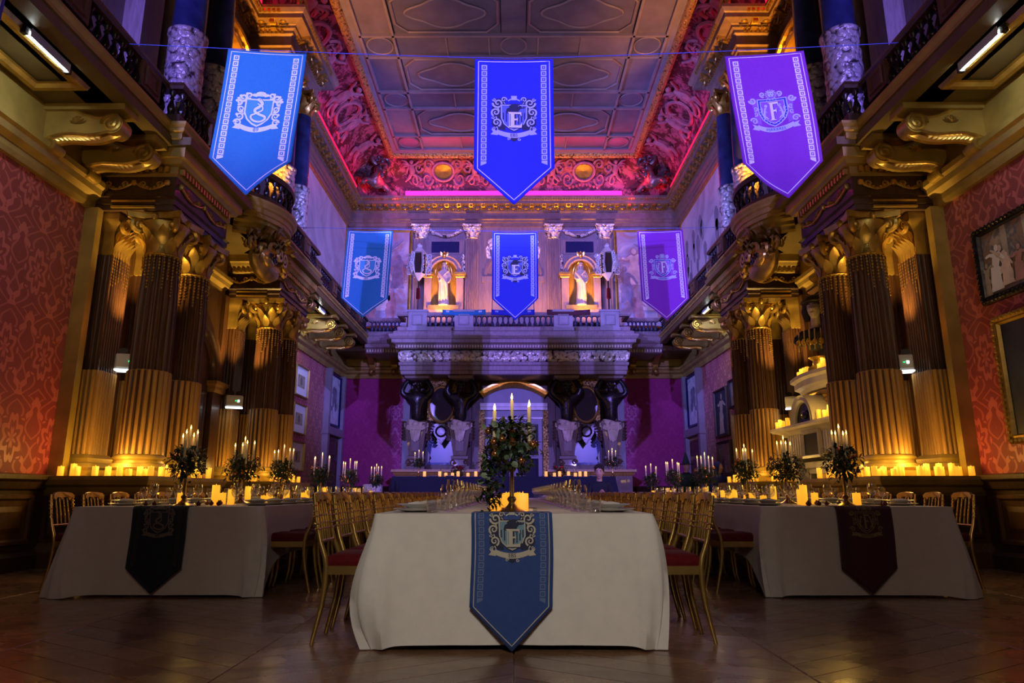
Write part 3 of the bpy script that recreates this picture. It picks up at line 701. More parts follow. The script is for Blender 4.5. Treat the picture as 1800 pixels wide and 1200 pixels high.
# ------------------------------------------------------------------ pedestals, entablatures and panelling of the column bays
def dentils(b, pts, off, z0, z1, wd=.05, dp=.05, step=.09, ymin=-9):
    for (xa, ya), (xb, yb) in zip(pts, pts[1:]):
        L = math.hypot(xb-xa, yb-ya)
        dx, dy = (xb-xa)/L, (yb-ya)/L
        for i in range(int(L/step)):
            tt = (i+.5)*step; x, y = xa+dx*tt-dy*off, ya+dy*tt+dx*off
            if y < ymin: continue
            hx, hy = (abs(dx)*wd+abs(dy)*dp)/2, (abs(dy)*wd+abs(dx)*dp)/2
            b.box(x-hx, x+hx, y-hy, y+hy, z0, z1)
for s in (1, -1):
    for y0, y1, nm in ((8.55, 10.62, 'near'), (12.86, 15.0, 'far')):
        pth = [(WX, y0), (4.55, y0), (4.55, y1), (WX, y1)]
        t = thing('column_pedestal', 'walnut pedestal block under the %s column pair on the %s side' % (nm, SIDE[s]), 'pedestal', (0, 0, 0), 0, 'column pedestals', kind='thing')
        b = MB(); b.sweep([(-.5, 0), (.10, 0), (.10, .18), (.06, .22), (.02, .26), (0, .28), (0, .84), (-.5, .84)], pth); b.out('body', M['wood'], t, sx=s)
        b = MB(); b.sweep([(-1.2, .84), (0, .84), (.03, .88), (.05, .94), (.10, .97), (.12, 1.03), (.12, 1.075), (-1.2, 1.08)], pth); b.out('cap', M['goldp'], t, sx=s)
        b = MB(); frame_rings(b, [(0, 0), (.01, .03), (.05, .03), (.07, .01), (.15, .01)], 4.68, 5.68, .34, .78, lambda a, c, d: (a, y0-d, c), True); b.out('panel', M['woodd'], t, sx=s)
        b = MB(); frame_rings(b, [(0, 0), (.01, .03), (.05, .03), (.07, .01), (.15, .01)], y0+.25, y1-.25, .34, .78, lambda a, c, d: (4.55-d, a, c), True); b.out('panel', M['wood'], t, sx=s)
        # entablature block
        ya, yb = (8.72, 10.42) if nm == 'near' else (13.04, 14.82)
        pth = [(WX, ya), (4.66, ya), (4.66, yb), (WX, yb)]
        t = thing('entablature', 'carved entablature block over the %s column pair on the %s side' % (nm, SIDE[s]), 'entablature', (0, 0, 0), 0, 'entablature blocks', kind='thing')
        b = MB(); b.sweep([(-1.2, 4.65), (0, 4.65), (0, 4.72), (.02, 4.73), (.02, 4.80), (.05, 4.83), (.0, 4.86), (-.0, 5.14), (-1.2, 5.14)], pth); b.out('frieze', M['woodd'], t, sx=s)
        b = MB(); b.sweep([(-1.2, 5.14), (0, 5.14), (.03, 5.17), (.03, 5.27), (.09, 5.29), (.12, 5.34), (.16, 5.36), (.16, 5.5), (-1.2, 5.5)], pth); b.out('cornice', M['goldp'], t, sx=s)
        b = MB(); dentils(b, pth, .055, 5.18, 5.26); b.out('dentils', M['gold'], t, sx=s, kind='stuff')
        for z in (4.685, 4.765):    # gilt fillets on the architrave
            MB().box(4.9, 5.5, ya-.035, ya+.02, z-.012, z+.016).out('gilt_fillet', M['goldl'], t, sx=s)
        b = MB()
        for c0, c1, f in ((4.75, 5.7, lambda a, z: (a, ya-.015, z)), (ya+.1, yb-.1, lambda a, z: (4.645, a, z))):
            n = 14
            b.tube([f(c0+(c1-c0)*i/n, 5.05-.10*sin(pi*((i*2/n) % 1))) for i in range(n+1)], .018, 5)
            for q in (.0, .5, 1): b.ell(f(c0+(c1-c0)*q*.96+.02, 5.04), .05, .03, .05, 8, 4)
            for q in (.25, .75):
                for j in range(7): b.ell(f(c0+(c1-c0)*q+.05*(j-3), 4.95-.006*abs(j-3)*-4), .028, .022, .026, 6, 4)
            for q in range(4):
                b.tube([f(c0+(c1-c0)*(q+.5)/4+p[0], 5.02+p[1]) for p in spiral(0, 0, .05, .01, 0, 1.2, 10)], .012, 4)
        b.out('garland', M['gold'], t, smooth=True, sx=s)
        MB().box(4.95, 5.5, ya+.25, yb-.25, 4.62, 4.66).out('soffit_panel', M['goldp'], t, sx=s)
    # plain backing behind the columns
    wl = walls[s]
    for y0, y1 in ((8.72, 10.42), (13.04, 14.82)):
        MB().box(5.72, 5.8, y0, y1, 1.08, 4.65).out('backing_board', M['wood'], wl, sx=s)
    for y0 in (8.62, 15.0-.12): MB().box(5.62, 5.8, y0, y0+.12, 1.08, 4.65).out('edge_post', M['goldp'], wl, sx=s)
    MB().box(5.70, 5.8, 10.42, 13.04, .0, 4.65).out('bay_board', M['woodd'], wl, sx=s)
    for y0 in (10.45, 12.83): MB().box(5.62, 5.8, y0, y0+.18, 0, 4.65).out('edge_post', M['wood'], wl, sx=s)
    # upper bay: arch between the blue column pairs
    b = MB(); YC = 11.73
    b.loft([[(x, YC+r*cos(a), 8.4+r*sin(a)) for a in [pi*k/20 for k in range(21)]] for x, r in ((5.8, 1.2), (5.45, 1.2), (5.42, 1.24), (5.42, 1.32), (5.36, 1.34), (5.36, 1.42), (5.8, 1.44))], closed=False)
    for q in (-1, 1): b.box(5.4, 5.8, YC+q*1.32-.11, YC+q*1.32+.11, 5.66, 8.4); b.box(5.34, 5.8, YC+q*1.32-.16, YC+q*1.32+.16, 8.3, 8.45)
    for k in range(11):
        a = pi*(k+.5)/11; b.box(5.40, 5.46, YC+1.28*cos(a)-.05, YC+1.28*cos(a)+.05, 8.4+1.28*sin(a)-.05, 8.4+1.28*sin(a)+.05)
    b.out('gallery_arch', M['gold'], wl, sx=s)
    for y in CYS: MB().box(5.5, 5.8, y-.25, y+.25, 5.66, 9.95).out('gallery_pilaster', M['woodv'], wl, sx=s)

# left bay: arched walnut doorway
t = thing('arched_doorway', 'round-arched walnut doorway in the left wall between the two column pairs', 'doorway', (-5.70, 11.73, 0), 0)
b = MB()
for q in (-1, 1):
    b.box(0, .12, q*1.0-.17, q*1.0+.17, 0, 2.75)
b.loft([[(x, r*cos(a), 2.9+r*sin(a)) for a in [pi*k/24 for k in range(25)]] for x, r in ((0, .80), (.06, .80), (.06, .88), (.10, .90), (.10, .98), (.14, 1.0), (.14, 1.12), (.0, 1.15))], closed=False)
b.out('arch', M['wood'], t)
b = MB()
for q in (-1, 1): b.sweep([(-.1, 2.7), (.04, 2.7), (.06, 2.75), (.06, 2.80), (.10, 2.84), (.10, 2.9), (-.1, 2.9)], [(0, q*1.0+.17), (.12, q*1.0+.17), (.12, q*1.0-.17), (0, q*1.0-.17)])
b.out('impost', M['woodr'], t)
for k in range(2):
    b = MB(); b.box(.0, .03, -.8+k*.8, k*.8, 0, 2.9)
    for z0, z1 in ((.15, 1.0), (1.15, 2.7)): frame_rings(b, [(0, .03), (.02, .05), (.05, .05), (.08, .035)], -.74+k*.8, k*.8-.06, z0, z1, lambda a, c, d: (d, a, c), True)
    b.out('door_leaf', M['woodd'], t)
b = MB(); b.prism(arc(0, 2.9, .80, 0, pi, 20), lambda a, c: (0, a, c), lambda a, c: (.02, a, c)); b.out('tympanum', M['wood'], t)

# ------------------------------------------------------------------ galleries
def gpath(o=0):
    return [(4.7+o, -.5), (4.7+o, 8.45), (4.5+o, 8.45), (4.5+o, 10.60)]+[(4.56+o-.48*sin(pi*i/12)**.8, 10.72+2.0*i/12) for i in range(13)]+[(4.5+o, 12.76), (4.5+o, 15.08), (4.7+o, 15.08), (4.7+o, 21.42+o)]
GEDGE = [(-.5, 5.5), (-.16, 5.5), (-.14, 5.53), (-.10, 5.54), (-.10, 5.56), (-.02, 5.58), (-.02, 5.66), (.02, 5.68), (.02, 5.72), (.06, 5.76), (.06, 5.80), (-.5, 5.80)]
def baluster_mesh(h):
    pr = [(.045, 0), (.045, .06), (.03, .08), (.045, .12), (.055, .28), (.045, .40), (.024, .58), (.022, .66), (.036, .70), (.024, .74), (.024, .80), (.045, .90), (.045, 1)]
    return MB().lathe([(r, z*h) for r, z in pr], 8)
for s in (1, -1):
    sd = SIDE[s]
    t = thing('side_gallery', 'gilt moulded gallery floor running along the %s wall, with a bowed balcony' % sd, 'gallery', kind='thing')
    b = MB(); b.sweep(GEDGE, gpath()); b.out('edge_moulding', M['goldp'], t, sx=s)
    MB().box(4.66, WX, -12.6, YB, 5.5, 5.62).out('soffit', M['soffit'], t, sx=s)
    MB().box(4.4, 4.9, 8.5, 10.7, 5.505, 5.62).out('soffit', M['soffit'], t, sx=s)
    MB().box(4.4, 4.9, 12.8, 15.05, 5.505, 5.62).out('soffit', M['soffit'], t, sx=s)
    # underside of the bow
    b = MB(); bow = [(4.56-.44*sin(pi*i/12)**.8, 10.80+1.88*i/12) for i in range(13)]
    b.prism(bow+[(5.0, 12.68), (5.0, 10.80)], lambda x, y: (x, y, 5.5), lambda x, y: (x, y, 5.6)); b.out('bow_soffit', M['goldp'], t, sx=s)
    b = MB(); b.sweep([(-.3, 5.26), (-.16, 5.26), (-.15, 5.32), (-.11, 5.34), (-.11, 5.40), (-.06, 5.44), (-.06, 5.5), (-.3, 5.5)], [(4.72, 10.8)]+bow[1:-1]+[(4.72, 12.68)]); b.out('bow_moulding', M['goldp'], t, sx=s)
    for y0, y1 in ((.2, 1.5), (2.2, 4.7), (5.3, 7.15), (15.9, 17.6), (18.3, 20.1)):
        b = MB(); frame_rings(b, [(0, 0), (.02, .05), (.08, .05), (.12, .02), (.16, .02)], 4.95, 5.62, y0, y1, lambda a, c, d: (a, c, 5.5-d)); b.out('soffit_frame', M['gold'], t, sx=s)
    # carved cartouche under the bow
    c = thing('carved_cartouche', 'gilt shield cartouche with scrolling leaves under the %s balcony bow' % sd, 'carving')
    b = MB(); b.ell((4.28, 11.30, 4.86), .10, .26, .15, 14, 8); b.out('shield', M['goldl'], c, smooth=True, sx=s)
    b = MB(); rr = random.Random(8)
    for k in range(4): b.tube([(4.19, 11.18+.08*k+p[0], 4.86+p[1]) for p in spiral(0, 0, .05+.012*k, .02, k, 1.1, 12)], .016, 5)
    b.out('emblem', M['bronze'], c, smooth=True, sx=s)
    b = MB()
    for k in range(90):
        y = 10.95+1.6*rr.random(); q = (y-10.9)/1.7; z = 5.0+.30*rr.random(); x = 4.66-.42*sin(pi*max(0, min(1, q)))*(z-4.7)/.55
        b.leaf(Matrix.Translation((x, y, z)) @ Matrix.Rotation(rr.uniform(0, 6), 4, 'X') @ Matrix.Rotation(pi, 4, 'Z'), .28, .08, .7)
    for k in range(8):
        y = 11.0+1.5*k/7; b.tube([(4.5-.30*sin(pi*(k+.3)/8), y+p[0], 5.02+p[1]) for p in spiral(0, 0, .14, .02, k, 1.5*(-1)**k, 14)], .035, 5)
    b.ell((4.5, 11.73, 4.9), .2, .6, .3, 12, 6)
    b.out('leaf_scrolls', M['gold'], c, smooth=True, sx=s)
    # balustrade
    t = thing('gallery_balustrade', 'dark walnut balustrade along the %s side gallery' % sd, 'balustrade', kind='thing')
    gp = gpath(.10)
    b = MB(); b.sweep([(-.07, 6.28), (.07, 6.28), (.09, 6.32), (.07, 6.38), (-.07, 6.38)], gp); b.out('handrail', M['woodd'], t, sx=s)
    b = MB(); b.sweep([(-.06, 5.80), (.06, 5.80), (.06, 5.90), (.04, 5.92), (-.06, 5.92)], gp); b.out('base_rail', M['woodd'], t, sx=s)
    bm_ = baluster_mesh(.36); bm = bm_.mesh('baluster', M['bronze'], True)
    n = 0
    for (xa, ya), (xb, yb) in zip(gp, gp[1:]):
        L = math.hypot(xb-xa, yb-ya)
        if yb < 4: continue
        for i in range(max(1, int(L/.16)) if L > .12 else 0):
            q = (i+.5)/max(1, int(L/.16)); x, y = xa+(xb-xa)*q, ya+(yb-ya)*q
            if y < 4.5 or (L > 2 and (y % 1.55) < .42): continue
            put(bm, 'baluster', t, (s*x, y, 5.92)); n += 1
    for (xa, ya), (xb, yb) in zip(gp, gp[1:]):
        if yb-ya > 2:
            y = math.ceil(ya/1.55)*1.55
            while y < yb:
                b = MB(); b.box(xa-.09, xa+.09, y-.02, y+.42, 5.92, 6.28)
                frame_rings(b, [(0, .0), (.01, .025), (.04, .025), (.06, .005), (.1, .005)], y+.04, y+.36, 5.97, 6.24, lambda a, c, d: (xa-.09-d, a, c), True)
                b.out('pier', M['wood'], t, sx=s); y += 1.55
    # scroll brackets
    names = {1.6: 'out at the camera end', 4.95: 'beside the near tube lamp', 7.62: 'just before the near column pair', 8.36: 'close against the near column pair', 15.75: 'close behind the far column pair', 17.75: 'behind the far tube lamp', 18.75: 'last but one before the back gallery', 19.9: 'nearest the back gallery'}
    for y, nm in names.items():
        t = thing('scroll_bracket', 'gilt scroll bracket under the %s gallery, %s' % (sd, nm), 'bracket', (0, 0, 0), 0, 'scroll brackets')
        top = [(5.72-.055*i*1.02, 5.40+.07*sin(i*.35+.4)) for i in range(17)]
        bot = [(5.72-.055*i*1.02, 5.04+.15*(1-cos(pi*i/16))*.5+.05*sin(pi*i/8)) for i in range(17)]
        pl = top+bot[::-1]
        b = MB(); b.prism(pl, lambda a, c: (a, y-.10, c), lambda a, c: (a, y+.10, c))
        b.box(4.72, 5.8, y-.15, y+.15, 5.42, 5.5)
        b.out('body', M['goldp'], t, sx=s)
        b = MB()
        for (cx, cz, r, wd, tn) in ((4.88, 5.25, .13, .105, 1.9), (5.62, 4.99, .085, .105, -1.7)):
            b.loft([[(cx+r*cos(2*pi*k/20), y+yy, cz+r*sin(2*pi*k/20)) for k in range(20)] for yy in (-wd, wd)], cap=True)
            for yy in (-wd, wd): b.tube([(cx+p[0], y+yy, cz+p[1]) for p in spiral(0, 0, r, .02, 0, tn, 30)], .022, 5)
        b.tube([(p[0], y+q, p[1]) for q in (-.10,) for p in top], .02, 4); b.tube([(p[0], y-.1, p[1]) for p in bot], .02, 4)
        b.out('scroll', M['gold'], t, smooth=True, sx=s, ang=50)
        b = MB()
        for i in range(11):
            p = bot[3+i]; 
            for q in (-1, 1): b.leaf(Matrix.Translation((p[0], y+q*.02, p[1])) @ Matrix.Rotation(-q*1.9, 4, 'X') @ Matrix.Rotation(.6, 4, 'Y'), .14, .05, .5)
        b.tube([(p[0], y, p[1]-.03) for p in bot], [.03, .05]+[.055]*13+[.05, .03], 6)
        for k in range(5): b.leaf(Matrix.Translation((5.30, y-.11, 5.26)) @ Matrix.Rotation(-1+.5*k, 4, 'Y') @ Matrix.Rotation(pi/2, 4, 'Z'), .15, .04, .2)
        b.out('acanthus_leaf', M['goldl'], t, smooth=True, sx=s)
    # tube lamps
    for y, L, nm in ((6.40, .62, 'near'), (16.95, .5, 'far')):
        t = thing('tube_lamp', 'white glowing tube lamp under the %s gallery, %s end' % (sd, nm), 'lamp', (s*4.95, y, 5.44))
        b = MB(); b.tube([(0, -L/2, 0), (0, L/2, 0)], .022, 10); b.out('tube', M['tube' if nm == 'near' else 'tube_far'], t)
        b = MB(); b.box(-.015, .015, -L/2-.06, L/2+.06, .035, .06)
        for q in (-1, 1): b.box(-.03, .03, q*(L/2+.03)-.025, q*(L/2+.03)+.025, -.03, .04)
        b.out('fitting', M['black'], t)
        MB().box(min(-s*.05, -s*.042), max(-s*.05, -s*.042), -L/2, L/2, -.035, .06).out('reflector', M['grey'], t)

# back gallery
t = thing('back_gallery', 'carved gallery front spanning the back wall over the four bearer figures', 'gallery', kind='thing')
cp = [(4.75, 21.45), (3.62, 21.45), (3.62, 20.75), (-3.62, 20.75), (-3.62, 21.45), (-4.75, 21.45)]
b = MB(); b.sweep([(-1.4, 5.24), (-.02, 5.24), (.02, 5.30), (.06, 5.36), (.16, 5.40), (.16, 5.50), (.20, 5.53), (.24, 5.60), (.24, 5.66), (.12, 5.68), (.12, 5.76), (.06, 5.80), (-1.4, 5.80)], cp); b.out('cornice', M['woodv'], t)
b = MB(); b.sweep([(-1.4, 4.84), (-.10, 4.84), (-.04, 4.92), (-.03, 5.02), (-.04, 5.12), (-.10, 5.20), (-1.4, 5.20)], cp[1:5]); b.out('carved_frieze', M['frieze'], t)
rr = random.Random(12); b = MB()
for k in range(170):
    x = -3.55+7.1*(k+.5)/170; b.leaf(Matrix.Translation((x, 20.79, 4.88+.02*(k % 3))) @ Matrix.Rotation(rr.uniform(-.8, .8), 4, 'Y') @ Matrix.Rotation(-pi/2, 4, 'Z'), .26, .035, .5)
b.out('frieze_leaves', M['frieze'], t, kind='stuff')
b = MB(); b.sweep([(-1.4, 4.46), (-.12, 4.46), (-.12, 4.56), (-.09, 4.58), (-.09, 4.70), (-.05, 4.74), (-.05, 4.82), (-1.4, 4.82)], cp[1:5]); b.out('architrave', M['woodv'], t)
b = MB(); dentils(b, cp, .03, 5.26, 5.34, .05, .06, .085); b.out('dentils', M['plaster'], t, kind='stuff')
MB().box(-5.8, 5.8, 21.4, YB, 5.3, 5.62).out('soffit', M['wood'], t)
MB().box(-3.5, 3.5, 20.9, YB, 4.44, 4.5).out('lower_soffit', M['wood'], t)
for x in (-4.75, -4.0, 4.0, 4.75):
    b = MB(); b.loft([[(x-.09, y0, z), (x+.09, y0, z), (x+.09, YB, z), (x-.09, YB, z)] for z, y0 in ((4.75, 22.7), (4.9, 22.55), (5.05, 22.5), (5.2, 22.2), (5.3, 21.7))], cap=True)
    b.ell((x, 22.5, 4.82), .1, .1, .1, 8, 5); b.out('corbel', M['gold'], t, smooth=True)
t = thing('gallery_balustrade', 'pale panelled balustrade across the back gallery under the statue niches', 'balustrade', kind='thing')
BP = [(4.7, 21.50), (3.60, 21.50), (3.60, 20.80), (-3.60, 20.80), (-3.60, 21.50), (-4.7, 21.50)]
b = MB(); b.sweep([(-.09, 6.28), (.05, 6.28), (.08, 6.32), (.06, 6.40), (-.09, 6.40)], BP); b.out('handrail', M['woodv'], t)
b = MB(); b.sweep([(-.09, 5.80), (.04, 5.80), (.04, 5.92), (.02, 5.95), (-.09, 5.95)], BP); b.out('base_rail', M['woodv'], t)
bm = baluster_mesh(.33).mesh('baluster', M['blue_wood'], True)
for x0, x1 in ((-3.3, -2.72), (-1.85, -1.26), (1.26, 1.85), (2.72, 3.3)):
    b = MB(); b.box(x0, x1, 20.70, 20.95, 5.80, 6.42); b.box(x0-.04, x1+.04, 20.66, 20.98, 6.40, 6.47); b.box(x0-.03, x1+.03, 20.67, 20.97, 5.80, 5.90)
    frame_rings(b, [(0, 0), (.012, .03), (.03, .03), (.045, .005)], x0+.12, x1-.12, 5.97, 6.33, lambda a, c, d: (a, 20.70-d, c), True)
    b.out('pier', M['plaster'] if False else M['doorw'], t)
for a, c, k, y in ((-2.72, -1.85, 5, 20.82), (-1.26, 1.26, 15, 20.82), (1.85, 2.72, 5, 20.82), (-4.66, -3.66, 8, 21.52), (3.66, 4.66, 8, 21.52)):
    for i in range(k): put(bm, 'baluster', t, (a+(c-a)*(i+.5)/k, y, 5.95))
# ------------------------------------------------------------------ back wall above the gallery
def statue(name, label, x, y, z, h, seed=0, sgn=1):
    t = thing(name, label, 'statue', (x, y, z), 0, 'niche statues')
    k = h/1.75; rr = random.Random(seed); b = MB(); rings = []
    for i in range(16):
        q = i/15; zz = .02+1.38*q
        rx = (.20-.02*sin(pi*q)+.0*q) if q < .62 else .185+.045*sin((q-.62)/.38*pi*.9); ry = rx*.78
        if q > .93: rx, ry = .13, .10
        rings.append([((rx+(.022*(1-q*.75))*sin(9*a+2*sin(3*q+seed)))*cos(a)+.03*sgn*sin(pi*q), (ry+.02*(1-q*.75)*sin(9*a+2*q))*sin(a), zz) for a in [2*pi*j/40 for j in range(40)]])
    b.loft(rings, cap=True); b.xf(Matrix.Scale(k, 4)); b.out('robe', M['plaster'], t, smooth=True, ang=80)
    nodes = [(0, 0, 1.30, .10), (.0, -.01, 1.44, .06), (0, -.02, 1.52, .055), (0, -.03, 1.60, .092, .10), (0, -.02, 1.69, .07),
             (-.17, -.01, 1.34, .075), (-.24, -.05, 1.12, .062), (-.12*sgn-.05, -.17, .98, .05), (-.02, -.20, 1.0, .042),
             (.17, -.01, 1.34, .075), (.25, -.03, 1.10, .06), (.20, -.13, .90, .048), (.17, -.18, .84, .04)]
    me = skin('upper_body', M['plaster'], [tuple(c*k for c in n) for n in nodes], [(0, 1), (1, 2), (2, 3), (3, 4), (0, 5), (5, 6), (6, 7), (7, 8), (0, 9), (9, 10), (10, 11), (11, 12)])
    put(me, 'upper_body', t)
    b = MB(); b.tube([(-.20, -.10, 1.30), (-.05, -.19, 1.05), (.10, -.19, .80), (.14, -.17, .35)], [.05, .07, .075, .03], 8); b.tube([(.17, -.08, 1.36), (.0, -.17, 1.15), (-.18, -.15, .9)], [.03, .05, .03], 7)
    b.xf(Matrix.Scale(k, 4)); b.out('mantle_fold', M['plaster'], t, smooth=True)
    b = MB(); b.ell((0, .01, 1.68), .095, .10, .07, 10, 6); b.tube([(-.08, .03, 1.62), (-.09, .05, 1.5), (-.05, .06, 1.42)], .035, 6); b.tube([(.08, .03, 1.62), (.09, .05, 1.5), (.05, .06, 1.42)], .035, 6); b.ell((0, -.118, 1.595), .012, .018, .02, 6, 4)
    b.xf(Matrix.Scale(k, 4)); b.out('hair', M['plaster'], t, smooth=True)
    b = MB(); b.lathe([(.26, -.08), (.26, -.03), (.23, -.01), (.23, .03)], 20); b.xf(Matrix.Scale(k, 4)); b.out('plinth', M['plaster'], t)
for sgn, cx, sd in ((-1, -2.36, 'left'), (1, 2.28, 'right')):
    t = thing('statue_niche', 'round-headed gilt shell niche on the upper back wall, %s of the middle arch' % sd, 'niche', (cx, YU, 0), 0, 'shell niches', kind='thing')
    ri, ZS, ZB = .42, 8.15, 7.0
    b = MB()      # hollow: half-round back and quarter-sphere head, standing forward of the wall
    D = .05
    n = 14
    arcp = [(-ri*cos(pi*k/n), ri*.75*sin(pi*k/n)) for k in range(n+1)]
    b.loft([[(x, -.42+yy, z) for x, yy in arcp] for z in (ZB, ZS)], closed=False)
    b.add([(x, -.42+yy, ZB) for x, yy in arcp], [tuple(range(n+1))])
    b.out('niche_back', M['goldp'], t, smooth=True)
    b = MB(); rows = []
    for i in range(8):
        e = pi/2*i/7
        rows.append([(-ri*cos(e)*cos(pi*k/28)*(1+.05*(k % 2)), -.42+ri*.75*cos(e)*sin(pi*k/28)*(1-.10*(k % 2)), ZS+ri*sin(e)) for k in range(29)])
    b.loft(rows, closed=False); b.out('shell_head', M['goldl'], t, smooth=True, ang=20)
    b = MB(); ro = .60
    b.loft([[(r*cos(a), y, ZS+r*sin(a)) for a in [pi*k/24 for k in range(25)]] for r, y in ((ri, -.30), (ri, -.44), (.47, -.46), (.50, -.43), (.55, -.43), (.60, -.46), (.62, -.44), (.62, 0))], closed=False)
    b.out('arch_moulding', M['woodv'], t)
    for q in (-1, 1):
        x0, x1 = (.42, .66); MB().box(min(q*x0, q*x1), max(q*x0, q*x1), -.42, 0, 6.4, ZS-.16).out('pier', M['woodv'], t)
        b = MB(); b.sweep([(0, ZS-.18), (.02, ZS-.16), (.02, ZS-.10), (.06, ZS-.08), (.06, ZS), (0, ZS)], [(q*.67+.02 if q > 0 else -.41, 0), (q*.67+.02 if q > 0 else -.41, -.42), (.41 if q > 0 else -.69, -.42), (.41 if q > 0 else -.69, 0)][::1]); b.out('impost', M['gold'], t)
        b = MB()
        for k in range(5): b.ell((q*.62, -.14, 8.25+.13*k), .05, .06, .07, 7, 4)
        for k in range(4): b.leaf(Matrix.Translation((q*.62, -.12, 8.2+.17*k)) @ Matrix.Rotation(-pi/2, 4, 'Z'), .2, .06, .3)
        b.out('carved_drop', M['frieze'], t, smooth=True)
    MB().box(-.66, .66, -.10, 0, 8.15, 9.44).out('spandrel', M['woodv'], t)
    MB().box(-.52, .52, -.50, 0, 6.86, 6.99).out('sill', M['gold'], t)
    MB().box(-.42, .42, -.40, 0, 6.4, 6.86).out('apron', M['woodv'], t)
    b = MB(); b.box(-.56, .56, -.13, -.09, 8.9, 9.42); b.out('plaque_frame', M['woodv'], t)
    MB().box(-.48, .48, -.145, -.12, 8.96, 9.36).out('plaque', M['bluepanel'], t)
    b = MB(); b.ell((0, -.46, 8.76), .08, .05, .10, 8, 5)
    for k in (-1, 0, 1): b.leaf(Matrix.Translation((.05*k, -.46, 8.72)) @ Matrix.Rotation(.5*k, 4, 'Y') @ Matrix.Rotation(-pi/2, 4, 'Z'), .18, .05, .3)
    b.out('keystone', M['goldl'], t, smooth=True)
    b = MB(); n = 18      # swag above
    b.tube([(-.56+1.12*i/n, -.12, 9.78-.20*sin(pi*i/n)) for i in range(n+1)], [.03+.035*sin(pi*i/n) for i in range(n+1)], 7)
    for i in range(n): b.ell((-.52+1.04*i/(n-1), -.17, 9.77-.20*sin(pi*i/(n-1))), .045, .04, .045, 6, 4)
    for q in (-1, 1): b.tube([(q*.42+p[0], -.13, 9.72+p[1]) for p in spiral(0, 0, .1, .02, 0, 1.3*q, 12)], .022, 5)
    b.out('swag', M['frieze'], t, smooth=True)
    statue('niche_statue', 'pale robed statue standing in the %s niche over the back gallery' % sd, cx, YU-.34, 7.04, 1.50, 3+sgn, sgn)
UPC = capital_mesh(.22, 9.48, 9.95, M['frieze'])
for x, nm in ((-3.22, 'left of the left niche'), (-1.44, 'right of the left niche'), (1.38, 'left of the right niche'), (3.16, 'right of the right niche')):
    t = thing('wall_pilaster', 'fluted upper pilaster on the back wall, %s' % nm, 'pilaster', (x, YU, 0), -pi/2, 'upper back wall pilasters', kind='thing')
    b = fl_slab(.46, .14, 6.4, 9.48, 7); b.out('shaft', M['woodv'], t)
    b = MB(); b.box(0, .2, -.28, .28, 5.8, 6.4); b.out('pilaster_base', M['woodv'], t)
    put(UPC, 'capital', t)
# middle arch
t = thing('gallery_doorway', 'tall round arch in the middle of the upper back wall behind the far blue banner', 'doorway', (-.02, YU, 0), kind='thing')
b = MB()
b.loft([[(r*cos(a), y, 8.1+r*sin(a)) for a in [pi*k/28 for k in range(29)]] for r, y in ((.72, 0), (.72, -.08), (.78, -.12), (.86, -.10), (.92, -.14), (1.0, -.12), (1.0, 0))], closed=False)
for q in (-1, 1): b.box(q*.86-.14, q*.86+.14, -.12, 0, 5.8, 8.0); b.box(q*.88-.18, q*.88+.18, -.16, 0, 7.9, 8.1)
b.out('arch', M['woodv'], t)
for q in (-1, 1): MB().box(min(q*.02, q*.70), max(q*.02, q*.70), -.04, 0, 5.8, 8.05).out('door_leaf', M['doorw'], t)
b = MB(); b.prism(arc(0, 8.08, .70, 0, pi, 20), lambda a, c: (a, -.03, c), lambda a, c: (a, 0, c)); b.out('fanlight', M['glass_dark'], t)
for q in (-1, 1):
    b = MB()
    for k in range(7): b.leaf(Matrix.Translation((q*(.78+.05*(k % 3)), -.05, 8.75+.12*k)) @ Matrix.Rotation(q*(.6-.3*k), 4, 'Y') @ Matrix.Rotation(-pi/2, 4, 'Z'), .25, .07, .3)
    b.out('spandrel_leaves', M['frieze'], t, smooth=True)
